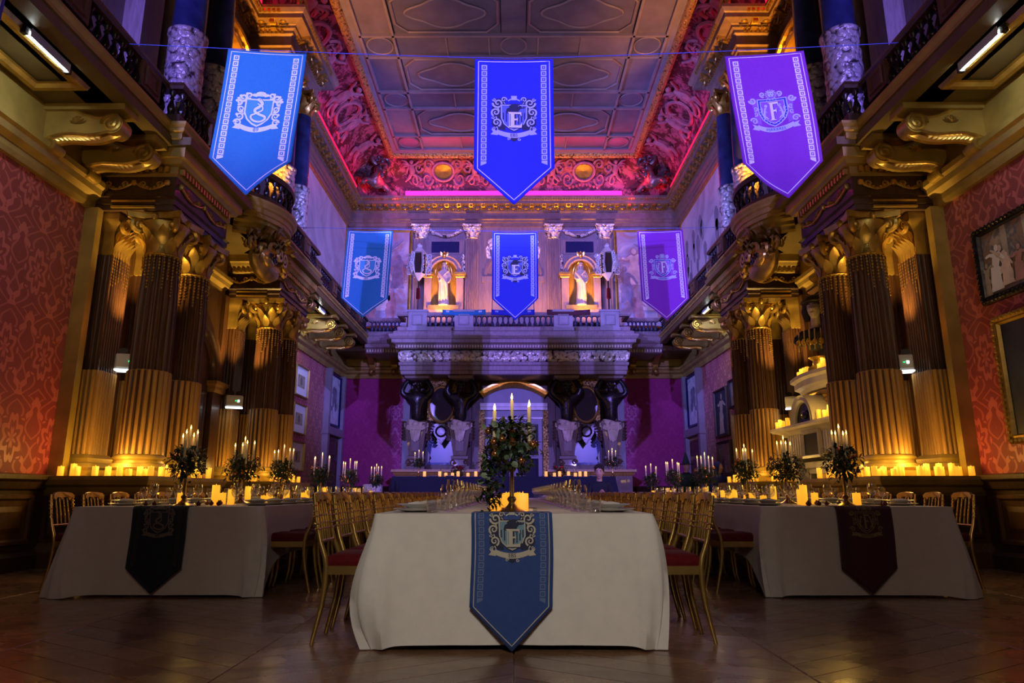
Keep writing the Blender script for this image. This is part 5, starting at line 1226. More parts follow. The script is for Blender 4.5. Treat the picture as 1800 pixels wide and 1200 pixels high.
def brows(scale=1):
    b = MB()
    for q in (-1, 1): b.tube([(q*.014, -.097, .037), (q*.032, -.098, .043), (q*.050, -.088, .036)], [.004, .005, .003], 5)
    b.ell((0, -.1005, -.058), .024, .006, .004, 8, 4)
    b.xf(Matrix.Scale(scale, 4)); return b
h = head(1.25); h.xf(Matrix.Translation((0, -.03, .92))); h.tube([(0, 0, .60), (0, -.01, .84)], [.08, .065], 12); h.out('head', M['plaster'], t, smooth=True, ang=80)
b = brows(1.25); b.xf(Matrix.Translation((0, -.03, .92))); b.out('face_features', M['hair'], t, smooth=True)
b = MB(); b.ell((0, .0, 1.03), .15, .16, .11, 16, 8); b.lathe([(.17, 1.0), (.19, 1.02), (.17, 1.05)], 18, (0, -.01, 0))
for q in (-1, 1): b.tube([(q*.11, -.01, 1.02), (q*.135, .0, .90), (q*.12, .02, .76)], [.05, .06, .045], 8)
b.ell((0, .08, .88), .12, .08, .16, 10, 6); b.out('bobbed_hair', M['hair'], t, smooth=True)

# ------------------------------------------------------------------ emergency lamp boxes between the columns
for (x, y, z, nm) in ((-5.36, 9.32, 2.62, 'near left'), (-5.33, 12.96, 2.55, 'far left'), (5.36, 9.32, 2.60, 'near right'), (5.33, 12.96, 2.53, 'far right')):
    t = thing('lamp_box', 'grey lamp box with two round heads beside the %s column pair' % nm, 'lamp', (x, y, z), .35*(1 if x < 0 else -1), 'lamp boxes between the columns')
    b = MB(); b.box(-.15, .15, -.09, .09, -.10, .13, .015); b.out('housing', M['grey'], t)
    MB().box(-.125, .125, -.102, -.088, -.06, .09).out('front_panel', M['grey'], t)
    MB().box(-.15, .15, -.10, .10, -.105, -.09).out('lower_diffuser', M['white_led'], t)
    b = MB(); b.lathe([(.012, 0), (.012, .006)], 8, (.03, -.105, .02)); b.xf(Matrix.Identity(4)); b.out('indicator', M['green_led'], t)
    b = MB(); b.box(.06, .09, -.107, -.10, .0, .04); b.out('indicator_window', M['white_led'], t)
    for q in (-1, 1):
        b = MB(); b.tube([(q*.07, .03, .13), (q*.07, -.05, .17)], [.052, .058], 14); b.tube([(q*.07, .03, .09), (q*.07, .02, .14)], .015, 6); b.out('lamp_head', M['black'], t, smooth=True)
    sx_ = 1 if x > 0 else -1
    b = MB(); b.box(-.02, .02, .08, .34, .0, .04); b.out('arm', M['black'], t)
    light('lamp_head_light', 'SPOT', (x-.12*sx_, y-.25, z+.3), (1, .60, .16), 300, (sx_*5.15, y+.12, 4.8), .05, 88, .9)

# ------------------------------------------------------------------ candles
def pillar(h, r=.036):
    b = MB(); b.lathe([(r*.96, 0), (r, .004), (r, h*.6), (r*.99, h-.004), (r*.93, h), (r*.80, h-.003), (r*.70, h-.012), (.004, h-.016)], 14, cap=True)
    b.lathe([(.003, h-.016), (.007, h-.006), (.005, h+.004), (.0008, h+.012)], 6); return b.mesh('pillar_candle', M['wax'], True)
PIL = [pillar(.085), pillar(.115), pillar(.150), pillar(.19)]
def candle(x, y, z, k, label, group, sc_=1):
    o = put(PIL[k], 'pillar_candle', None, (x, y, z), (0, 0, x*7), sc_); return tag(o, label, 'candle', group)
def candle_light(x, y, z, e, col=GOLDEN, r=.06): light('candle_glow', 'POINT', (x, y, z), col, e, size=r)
rr = random.Random(17)
for s in (1, -1):
    sd = SIDE[s]; n = 0
    us = (4.46, 4.56, 4.64, 4.70, 4.78, 4.86, 5.02, 5.09, 5.18, 5.24, 5.30, 5.36, 5.42, 5.50, 5.58, 5.66) if s == 1 else (4.50, 4.60, 4.70, 4.77, 4.92, 5.10, 5.19, 5.45, 5.54, 5.62)
    for i, x in enumerate(us):
        candle(s*x, 8.60+.06*(i % 3), ZP, (1, 2, 1, 1, 0, 3, 1, 2, 1)[(i*4+i//3) % 9], 'glowing candle on the near %s pedestal front, %s from the wall' % (sd, ORD[len(us)-1-i]), 'candles on the near %s pedestal' % sd)
    for i in range(7):
        candle(s*(4.50+.03*(i % 2)), 8.86+.23*i, ZP, (1, 0, 2, 1)[i % 4], 'glowing candle on the inner edge of the near %s pedestal, %s from the front' % (sd, ORD[i]), 'candles on the near %s pedestal' % sd)
    for i in range(9):
        candle(s*(4.50+.03*(i % 2)+(.2+.1*(i-6) if i > 6 else 0)), 12.93+(.27*i if i < 7 else .02), ZP, (2, 1, 1, 3, 0)[i % 5], 'glowing candle on the far %s pedestal, %s in its row' % (sd, ORD[i]), 'candles on the far %s pedestal' % sd)
    for (x, y, e) in ((4.52, 8.62, 11), (4.95, 8.64, 11), (5.30, 8.58, 4.5), (4.46, 9.5, 10), (4.46, 10.3, 6), (5.25, 9.6, 6)): candle_light(s*x, y, ZP+.24, e*.8)
    for (x, y, e) in ((4.5, 12.98, 12), (5.3, 13.0, 10), (4.46, 13.9, 10), (4.46, 14.8, 7)): candle_light(s*x, y, ZP+.24, e*.8)
for i, (y, k) in enumerate(((12.95, 1), (12.80, 2), (12.66, 1), (12.45, 2))): candle(4.98, y, 2.05, k, 'glowing candle on the far end of the mantel shelf, %s from the end' % ORD[i], 'candles on the mantel shelf')
for i, y in enumerate((11.15, 11.02, 10.94, 10.86, 10.78, 10.72, 10.66, 10.60, 10.52, 10.46, 10.40)): candle(4.98+.05*(i % 2), y, 2.05, (2, 1, 1, 3, 1, 2)[i % 6], 'glowing candle on the near end of the mantel shelf, %s from the pediment' % ORD[i], 'candles on the mantel shelf')
for i, (y, k) in enumerate(((12.3, 1), (12.18, 2), (12.05, 2), (11.93, 2), (11.45, 1), (11.30, 3), (11.18, 2))): candle(5.2, y, 2.90, k, 'glowing candle on the upper chimneypiece ledge, %s from the far end' % ORD[i], 'candles on the upper chimneypiece ledge')
for (x, y, z, e) in ((4.86, 12.7, 2.25, 5), (4.86, 10.8, 2.3, 8), (5.12, 12.1, 3.1, 3.5), (5.12, 11.3, 3.12, 3.5)): candle_light(x, y, z, e)

# ------------------------------------------------------------------ tables
def sm(t_): t_ = max(0, min(1, t_)); return t_*t_*(3-2*t_)
def tablecloth(xc, y0, y1, wd, zt, fd, sdp, seed, m='linen', corners=('tail', 'tuck')):
    rr = random.Random(seed); b = MB(); hw = wd/2; per = []
    def seg(p, q, nrm, step):
        L = math.hypot(q[0]-p[0], q[1]-p[1]); n = max(2, int(L/step))
        for i in range(n): per.append((p[0]+(q[0]-p[0])*i/n, p[1]+(q[1]-p[1])*i/n, nrm))
    c = .03
    seg((-hw, y1-c), (-hw, y0+c), (-1, 0), .10); 
    for a in range(6): an = pi+pi/2*a/6; per.append((-hw+c+c*cos(an), y0+c+c*sin(an), (cos(an), sin(an))))
    seg((-hw+c, y0), (hw-c, y0), (0, -1), .03)
    for a in range(6): an = 1.5*pi+pi/2*a/6; per.append((hw-c+c*cos(an), y0+c+c*sin(an), (cos(an), sin(an))))
    seg((hw, y0+c), (hw, y1-c), (1, 0), .10)
    seg((hw, y1-c), (-hw, y1), (0, 1), .1)
    n = len(per); rows = []; ph = rr.uniform(0, 6)
    for j in range(13):
        q = j/12; row = []
        for x, y, nm in per:
            cd = min(math.hypot(x+hw, y-y0), math.hypot(x-hw, y-y0)); corner = math.exp(-(cd/.13)**2)
            on_side = abs(nm[0]) > .9
            drop = fd if not on_side else sdp+(fd-sdp)*math.exp(-((y-y0)/.30)**2)
            drop += (zt-.012-fd)*corner
            wav = (.010*sin(y*5.2+ph)+.008*sin(y*11+ph*2)) if on_side else .006*sin(x*7+ph)+.004*sin(x*17+ph)
            o = corner*{'tail': .085*sin(pi*q**1.35), 'tuck': .045*sin(pi*q**.7), 'out': .115*q}[corners[x > 0]]+(math.exp(-((cd-.07)/.05)**2)*.045*q*sin((cd-.07)*44+.6) if not on_side else corner*.02*q*sin(cd*30))+wav*q+.006*q+(.03*q if on_side else 0)
            tw = .05*corner*q*sin(q*3)
            row.append((xc+x+nm[0]*o+nm[1]*tw*(1 if x < 0 else -1), y+nm[1]*o, zt-.008*(j > 0)-drop*q if j else zt))
        rows.append(row)
    rows.insert(0, [(xc+x*.97, y+(.02 if nm[1] < -.5 else 0), zt+.001) for x, y, nm in per])
    b.loft(rows)
    b.add(rows[0], [tuple(range(n))])
    return b.out('tablecloth', M[m], smooth=True, ang=70)
ZT = .756
TABLES = {'left': -3.045, 'centre': 0., 'right': 3.02}
Y0 = {'left': 6.16, 'centre': 4.16, 'right': 6.16}
for nm, xc in TABLES.items():
    y0 = Y0[nm]; y1 = 16.0 if nm != 'centre' else 15.6
    t = thing('banquet_table', 'long trestle banquet table under the white cloth, %s of the three' % nm, 'table', (xc, (y0+y1)/2, 0), 0, 'banquet tables')
    L = (y1-y0)/2-.03
    MB().box(-.80, .80, -L, L, ZT-.035, ZT-.004).out('tabletop', M['wood'], t)
    for y in [-L+.3+i*(2*L-.6)/5 for i in range(6)]:
        for q in (-1, 1): MB().lathe([(.022, 0), (.022, ZT-.035)], 8, (q*.5, y, 0)).out('leg', M['grey'], t)
    c = tablecloth(xc, y0, y1, 1.655, ZT, .715 if nm == 'centre' else .725, .44, hash(nm) % 5 if False else len(nm), corners={'left': ('out', 'tuck'), 'centre': ('tail', 'tuck'), 'right': ('tuck', 'out')}[nm])
    tag(c, 'white linen cloth falling to the floor at the front of the %s banquet table' % nm, 'tablecloth', 'white banquet tablecloths')

# ------------------------------------------------------------------ chairs
def chair_parts():
    d = []
    b = MB(); pts = [(-.255, 0), (-.232, .10), (-.205, .22), (-.190, .34), (-.188, .44), (-.200, .50), (-.232, .58), (-.255, .66), (-.272, .74), (-.292, .86)]
    for q in (-1, 1):
        b = MB(); zs = [(x, q*(.165+.012*min(1, z/.44)-(.03*max(0, (z-.44)/.44))), z) for x, z in pts]
        b.tube(zs, [.012, .014, .016, .018, .018, .017, .0145, .013, .014, .014], 8)
        for z_, x_ in ((.66, -.255), (.69, -.261), (.735, -.271), (.765, -.277), (.80, -.283)):
            yy = q*(.177-.03*(z_-.44)/.44); b.ell((x_, yy, z_), .020, .020, .008, 8, 4)
        d.append(('back_post', b, 'chair', True))
    for q in (-1, 1):
        b = MB(); b.tube([(.185, q*.18, .41), (.19, q*.18, .25), (.20, q*.183, .1), (.222, q*.186, 0)], [.018, .015, .013, .010], 8)
        for z_ in (.36, .33): b.ell((.187, q*.18, z_), .022, .022, .008, 8, 4)
        d.append(('leg', b, 'chair', True))
    b = MB(); b.loft([[(-.20, -.175, z), (.19, -.195, z), (.205, -.18, z), (.205, .18, z), (.19, .195, z), (-.20, .175, z)] for z in (.395, .445)], cap=True); d.append(('seat_frame', b, 'chair', False))
    b = MB(); b.loft([[(-.19*k, -.168*k, z), (.185*k, -.19*k, z), (.20*k, -.175*k, z), (.20*k, .175*k, z), (.185*k, .19*k, z), (-.19*k, .168*k, z)] for k, z in ((.98, .445), (1.0, .46), (1.0, .485), (.95, .505), (.75, .517), (.3, .52))], cap=True); d.append(('seat_cushion', b, 'velvet', True))
    b = MB(); n = 22; top = []; bot = []
    for i in range(n+1):
        q = -1+2*i/n; y = q*.150
        top.append((y, .868+.016*(1-q*q)-.012*(abs(q) > .9)))
        bot.append((y, .826-.018*(abs(sin(q*pi*1.5)) < .35)-(.012 if abs(q) > .86 else 0)+.010*abs(sin(q*pi*1.5))))
    b.prism(top+bot[::-1], lambda a, c: (-.280-.05*(c-.80)-.02*(a/.15)**2*-1, a, c), lambda a, c: (-.302-.05*(c-.80)+.02*(a/.15)**2, a, c)); d.append(('top_rail', b, 'chair_rail', False))
    b = MB(); b.tube([(-.234, -.165, .585), (-.240, 0, .585), (-.234, .165, .585)], .011, 6); d.append(('lower_rail', b, 'chair', True))
    for y in (-.085, -.03, .03, .085):
        b = MB(); b.tube([(-.238, y, .585), (-.262, y*.97, .70), (-.290, y*.94, .825)], [.008, .0095, .008], 6)
        for z_, x_ in ((.66, -.254), (.695, -.262), (.74, -.271)): b.ell((x_, y*.97, z_), .014, .014, .006, 6, 4)
        d.append(('spindle', b, 'chair', True))
    b = MB(); b.tube([(-.218, -.17, .20), (.192, -.18, .22)], .008, 6); b.tube([(-.218, .17, .20), (.192, .18, .22)], .008, 6)
    return d
M['chair_rail'] = mat('chair_rail_gold', (.46, .25, .065), .34, .7, .15, 10)
CP = chair_parts()
CM = [(n, b.mesh(n, M[m], sm_, ang=62), m) for n, b, m, sm_ in CP]
one = MB()
for n, b, m, sm_ in CP:
    one.k = {'chair': 0, 'velvet': 1, 'chair_rail': 2}[m]; one.join(b)
FARCHAIR = one.mesh('gold_chair', [M['chair'], M['velvet'], M['chair_rail']], True, ang=62)
def seat_parts(t):
    fr = None
    for n, me, m in CM:
        o = put(me, n, fr if n == 'seat_cushion' else t)
        if n == 'seat_frame': fr = o
def chair(x, y, face, label, group, full):
    rz = (0 if face == 1 else pi)+random.uniform(-.03, .03)
    if not full:
        return tag(put(FARCHAIR, 'gold_chair', None, (x, y, 0), (0, 0, rz)), label, 'chair', group)
    t = thing('gold_chair', label, 'chair', (x, y, 0), rz, group)
    seat_parts(t); return t
for i in range(22):
    y = 4.50+.465*i
    for s in (-1, 1): chair(s*(.945+.01*random.random()), y+.015*random.random(), -s, 'gilt chair with red seat, %s from the front, %s side of centre table' % (ORD[i], SIDE[s]), 'chairs at the centre table', i < 9)
for nm, xc in (('left', TABLES['left']), ('right', TABLES['right'])):
    for i in range(19):
        y = 6.62+.475*i
        for s in (-1, 1):
            inner = (s == 1) == (nm == 'left')
            chair(xc+s*.95, y+.02*random.random(), -s, 'gilt chair with red seat, %s from the front, %s side of %s table' % (ORD[i], 'aisle' if inner else 'wall', nm), 'chairs at the %s table' % nm, i < 4)

# ------------------------------------------------------------------ place settings
PLATE = MB().lathe([(.075, 0), (.08, .004), (.10, .008), (.152, .020), (.155, .023), (.150, .024), (.10, .013), (.075, .010), (.002, .010)], 32).mesh('dinner_plate', M['china'], True)
BOWL = MB().lathe([(.05, 0), (.055, .004), (.075, .020), (.125, .034), (.130, .037), (.125, .038), (.072, .025), (.05, .010), (.002, .008)], 32).mesh('soup_plate', M['china'], True)
b = MB(); b.loft([[(-.075+.01*k, -.05, .004+.006*k), (.075-.01*k, -.05, .004+.006*k), (.08-.012*k, 0, .010+.008*k), (.075-.01*k, .05, .004+.006*k), (-.075+.01*k, .05, .004+.006*k), (-.08+.012*k, 0, .010+.008*k)] for k in (0, 1, 2)], cap=True); NAPKIN = b.mesh('napkin', M['linen'], True)
def glass(pr): return MB().lathe(pr, 18, cap=False).mesh('glass', M['glass'], True)
WINE = glass([(.0, .002), (.036, .002), (.037, .005), (.012, .010), (.005, .018), (.004, .085), (.008, .092), (.030, .110), (.042, .140), (.041, .165), (.034, .205), (.0332, .205), (.040, .165), (.041, .140), (.029, .112), (.004, .095)])
WATER = glass([(.0, .002), (.033, .002), (.034, .004), (.012, .008), (.0045, .016), (.004, .07), (.008, .076), (.026, .092), (.036, .118), (.035, .14), (.030, .17), (.0292, .17), (.034, .14), (.035, .118), (.025, .094), (.004, .078)])
TUMBLER = glass([(.0, .002), (.030, .002), (.032, .006), (.037, .09), (.0362, .09), (.031, .008), (.0, .008)])
for nm, xc in TABLES.items():
    n, y0, st = (21, 4.50, .465) if nm == 'centre' else (14, 6.62, .475)
    for i in range(n):
        y = y0+st*i
        for s in (-1, 1):
            side = SIDE[s] if nm == 'centre' else ('aisle' if (s == 1) == (nm == 'left') else 'wall')
            wh = '%s place from the front, %s side of %s table' % (ORD[i], side, nm); g = '%s table' % nm
            tag(put(PLATE, 'dinner_plate', None, (xc+s*.62, y, ZT+.001)), 'dinner plate, '+wh, 'plate', 'dinner plates, '+g)
            if nm == 'centre' or i < 9:
                tag(put(BOWL, 'soup_plate', None, (xc+s*.62, y, ZT+.016)), 'soup plate, '+wh, 'plate', 'soup plates, '+g)
                tag(put(NAPKIN, 'napkin', None, (xc+s*.62, y, ZT+.042), (0, 0, pi/2)), 'folded napkin, '+wh, 'napkin', 'napkins, '+g)
            k = i < 12
            def gl(me, name, dx, dy, word):
                tag(put(me, name, None, (xc+s*dx, y+dy, ZT+.001), (0, 0, rr.random())), word+', '+wh, 'glass', name+'s, '+g)
            gl(WINE, 'wine_glass', .40, .06, 'large wine glass')
            if k: gl(WATER, 'water_glass', .43, -.06, 'smaller stemmed glass')
            if nm == 'centre' and k: gl(TUMBLER, 'tumbler', .47 if i else .50, -.20 if i == 0 else -.16, 'short tumbler')

# ------------------------------------------------------------------ candelabra with greenery
def foliage(seed, n, rx, rz, zc, trail=False, size=.055, m='leaf'):
    r = random.Random(seed); b = MB()
    for k in range(n):
        a = r.uniform(0, 2*pi); q = r.random()**.5; ph = r.uniform(-1, 1)
        x, y, z = rx*q*cos(a)*sqrt(max(.05, 1-ph*ph*.8)), rx*.85*q*sin(a)*sqrt(max(.05, 1-ph*ph*.8)), zc+rz*ph*(.6+.4*q)
        if trail and r.random() < .32: x = -.10-.10*r.random()+.04*r.random(); z = .04+.38*r.random(); y = -.02+.12*r.random()
        if r.random() < .12: z -= .10*r.random(); x *= 1.3
        b.leaf(Matrix.Translation((x, y, z)) @ Matrix.Rotation(a+r.uniform(-.6, .6), 4, 'Z') @ Matrix.Rotation(r.uniform(.3, 2.3), 4, 'Y'), size*r.uniform(.6, 1.4), size*.26, r.uniform(.2, .9), 2)
    return b
FOL = [foliage(k, 520, .19, .15, .40).mesh('greenery', M['leaf']) for k in (1, 2)]
FOLC = foliage(5, 900, .155, .17, .43, True, .05).mesh('greenery', M['leaf'])
b = MB(); b.lathe([(.085, 0), (.088, .008), (.075, .016), (.05, .028), (.028, .045), (.018, .062), (.024, .07), (.030, .082), (.024, .094), (.015, .10), (.012, .13), (.011, .33), (.018, .345), (.014, .36), (.012, .46), (.02, .47), (.024, .485), (.012, .49)], 20); STEM = b.mesh('stem_and_base', M['brass'], True)
ARMS = [(.125*cos(R(a)), .10*sin(R(a))) for a in (28, 152, 208, 332)]
def arm_mesh(ax, ay):
    b = MB(); b.tube([(0, 0, .35), (ax*.4, ay*.4, .325), (ax*.8, ay*.8, .34), (ax, ay, .385)], .006, 6)
    b.lathe([(.007, .385), (.022, .39), (.022, .394), (.008, .40), (.010, .425), (.013, .435), (.0115, .435)], 10, (ax, ay, 0)); return b.mesh('arm', M['brass'], True)
ARMM = [arm_mesh(*a) for a in ARMS]
TAPER = MB().lathe([(.0105, 0), (.0105, .10), (.0098, .222), (.006, .229), (.002, .230)], 10).mesh('taper_candle', M['taper'], True)
FLAME = MB().lathe([(.002, .229), (.0075, .238), (.0065, .250), (.003, .262), (.0005, .272)], 8).mesh('flame', M['flame'], True)
b = MB(); b.ell((0, 0, 0), .022, .022, .020, 10, 6); b.lathe([(.008, .017), (.008, .027), (.003, .03)], 8); BAUBLE = b.mesh('bauble', M['copper'], True)
b.k = 0; DBALL = b.mesh('bauble', M['berry'], True)
BERRY = MB().ell((0, 0, 0), .011, .011, .011, 8, 5).mesh('berry', M['berry'], True)
b = MB(); b.loft([[(0, 0, 0), (.0, .0, 0), (0, 0, 0)], [(-.002, -.014, .012), (.003, 0, .012), (-.002, .014, .012)], [(-.003, -.017, .026), (.003, 0, .026), (-.003, .017, .026)], [(0, -.008, .040), (.003, 0, .041), (0, .008, .040)]], closed=False); ELEAF = b.mesh('eucalyptus_leaf', M['leafe'], True)
def candelabrum(x, y, z, rz, where, i, centre=False, sc_=1):
    t = thing('candelabrum', 'brass candelabrum wreathed in greenery, %s' % where, 'candelabrum', (x, y, z), rz, 'candelabra'); t.scale = (sc_,)*3
    put(STEM, 'stem_and_base', t)
    for a in ARMM: put(a, 'arm', t)
    f_ = put(FOLC if centre else FOL[i % 2], 'greenery', t, rot=(0, 0, 0 if centre else i*1.3)); f_['kind'] = 'stuff'
    r = random.Random(i+3)
    for k in range(7 if centre else 4):
        a = r.uniform(pi, 2*pi); put(BAUBLE, 'bauble', f_, (.15*cos(a), .13*sin(a), .42+r.uniform(-.12, .12)))
    if centre:
        put(BAUBLE, 'bauble', f_, (0, -.02, .50), scale=1.0); put(BAUBLE, 'bauble', f_, (.005, -.13, .42), scale=1.1)
        for k in range(70):
            a = r.uniform(pi*.9, 2.1*pi); p = (.15*cos(a)*r.uniform(.5, 1.1), .14*sin(a)-.01, .42+r.uniform(-.16, .14))
            if k % 4 == 0: p = (-.13-.06*r.random(), -.05, .16+.22*r.random())
            put(ELEAF, 'eucalyptus_leaf', f_, p, (r.uniform(-1, 1), r.uniform(-2.6, 2.6), r.uniform(0, 6)), r.uniform(.8, 1.3))
    else:
        for k in range(6): a = r.uniform(0, 6); put(BERRY, 'berry', f_, (.14*cos(a), .13*sin(a), .36+r.uniform(-.12, .1)))
    Mz = Matrix.Translation((x, y, z)) @ Matrix.Rotation(rz, 4, 'Z') @ Matrix.Scale(sc_, 4)
    for k, (ax, ay, zz) in enumerate([(0, 0, .475)]+[(a[0], a[1], .425-.012*(j % 3)) for j, a in enumerate(ARMS)]):
        p = Mz @ Vector((ax, ay, zz))
        o = thing('taper_candle', ('tall middle taper, lit, candelabrum %s' if k == 0 else 'lit taper on the '+('', 'back right', 'back left', 'front left', 'front right')[k]+' arm, candelabrum %s') % where, 'candle', tuple(p), 0, 'middle tapers' if k == 0 else 'outer tapers in the candelabrum '+where)
        o.scale = (sc_, sc_, sc_)
        put(TAPER, 'wax', o); put(FLAME, 'flame', o)
    candle_light(x, y, z+.78*sc_, .9 if not centre else .8, WARM, .08)
candelabrum(-.012, 4.36, ZT, 0, 'at the near end of the centre table', 0, True)
CY = (6.46, 7.80, 9.15, 11.0, 12.9, 15.4)
for s, nm in ((-1, 'left'), (1, 'right')):
    for i, y in enumerate(CY):
        yy = y if s == -1 else (6.38, 7.72, 9.05, 10.95, 13.2, 15.3)[i]
        candelabrum(TABLES[nm], yy, ZT, .4*i+s, '%s from the front on the %s table' % (ORD[i], nm), i)
# pillar candles and baubles along the tables
def tcandle(u, v, Y, k, label, g): p = P(u, v, Y); return candle(p[0], Y, ZT+.003, k, label, g)
for i, (x, y, k) in enumerate(((-.115, 4.50, 0), (-.02, 4.72, 1), (.058, 4.47, 1))): candle(x, y, ZT+.003, k, 'glowing candle behind the centre candelabrum foot, %s from the left' % ORD[i], 'candles on the centre table')
for i, y in enumerate((5.6, 6.9, 8.2, 9.6, 11, 12.4)): candle(-.06+.12*(i % 2), y, ZT+.003, 1, 'glowing candle further down the middle of the centre table, %s from the front' % ORD[i+3], 'candles on the centre table')
for nm, xc, s in (('left', TABLES['left'], -1), ('right', TABLES['right'], 1)):
    k = 0
    for i in range(26):
        y = 6.34+.36*i+.1*rr.random(); x = xc-s*(.10+.26*rr.random()) if i % 3 else xc+s*.2*rr.random()
        if min(abs(y-c) for c in (CY if s == -1 else (6.38, 7.72, 9.05, 10.95, 13.2, 15.3))) < .12: y += .17
        candle(x, y, ZT+.003, (1, 2, 0, 3, 1)[i*3 % 5], 'glowing pillar candle on the %s table, %s from the front' % (nm, ORD[i]), 'candles on the %s table' % nm)
    for y in (6.7, 8.4, 10.2, 12.4): candle_light(xc, y, ZT+.32, 1.3)
    for i in range(9):
        x, y = xc+rr.uniform(-.35, .35), 6.28+.25*rr.random()+.12*(i//3)
        tag(put(DBALL, 'bauble', None, (x, y, ZT+.0225), scale=1.0), 'small dark red bauble on the cloth near the front of the %s table, %s placed' % (nm, ORD[i]), 'bauble', 'baubles on the %s table' % nm)
b = MB(); b.loft([[(-.10, -.03, z), (.10, -.03, z), (.10, .03, z), (-.10, .03, z)] for z in (0, .02)], cap=True)
for i, (x, y, rz) in enumerate(((-.055, 4.58, .5), (.09, 4.60, -.4), (.02, 4.75, .1))):
    o = thing('red_book', 'dark red booklet lying among the candles behind the centre candelabrum, %s from the left' % ORD[(0, 2, 1)[i]], 'book', (x, y, ZT+.002), rz, 'red booklets')
    MB().box(-.05, .05, -.035, .035, .002, .022).out('pages', M['linen'], o)
    bb = MB(); bb.box(-.053, .053, -.038, .038, 0, .003); bb.box(-.053, .053, -.038, .038, .021, .024); bb.box(-.053, -.050, -.038, .038, 0, .024); bb.out('cover', M['velvet'], o)
candle_light(0, 4.95, ZT+.3, 1.0)
# ------------------------------------------------------------------ banners and table runners: flat print laid on the cloth
class Ink:
    """2D shapes (x, s) with s measured down the cloth from its top edge, layered by colour"""
    def __init__(s, step=.03): s.L = {}; s.step = step
    def poly(s, key, pts):
        vs, fs = s.L.setdefault(key, ([], [])); n = len(vs); vs += pts
        tris = [(0, 1, 2), (0, 2, 3)][:len(pts)-2] if len(pts) < 5 else geometry.tessellate_polygon([[Vector((p[0], p[1], 0)) for p in pts]])
        s.fine(vs, fs, [tuple(i+n for i in t) for t in tris])
    def fine(s, vs, fs, tris):
        """split long triangles so the print follows the folds of the cloth"""
        st = list(tris)
        while st:
            t = st.pop(); e = [math.hypot(vs[t[i]][0]-vs[t[(i+1) % 3]][0], vs[t[i]][1]-vs[t[(i+1) % 3]][1]) for i in range(3)]
            i = e.index(max(e))
            if e[i] < s.step: fs.append(t); continue
            a, b, c = t[i], t[(i+1) % 3], t[(i+2) % 3]; vs.append(((vs[a][0]+vs[b][0])/2, (vs[a][1]+vs[b][1])/2)); m = len(vs)-1
            st += [(a, m, c), (m, b, c)]
    def stroke(s, key, pts, w0, w1=None):
        w1 = w0 if w1 is None else w1; n = len(pts); q = []
        for i, p in enumerate(pts):
            a, b = pts[max(i-1, 0)], pts[min(i+1, n-1)]; dx, dy = b[0]-a[0], b[1]-a[1]; L = math.hypot(dx, dy)+1e-9
            w = (w0+(w1-w0)*i/max(1, n-1))/2; q.append(((p[0]-dy/L*w, p[1]+dx/L*w), (p[0]+dy/L*w, p[1]-dx/L*w)))
        for a, b in zip(q, q[1:]): s.poly(key, [a[0], a[1], b[1], b[0]])
    def dot(s, key, x, y, r, ry=None, n=10): s.poly(key, [(x+r*cos(2*pi*i/n), y+(ry or r)*sin(2*pi*i/n)) for i in range(n)])
    def curl(s, key, cx, cy, r, a0, tn, w0, w1=.0): s.stroke(key, spiral(cx, cy, r, r*.15, a0, tn, 16), w0, w1 or w0*.5)
    def text(s, key, txt, size, x, y, bend=0):
        vs, fs = text_mesh(txt, size); V, Fc = s.L.setdefault(key, ([], [])); n = len(V)
        V += [(x+a, y-c+bend*a*a) for a, c in vs]; Fc += [tuple(i+n for i in f) for f in fs]
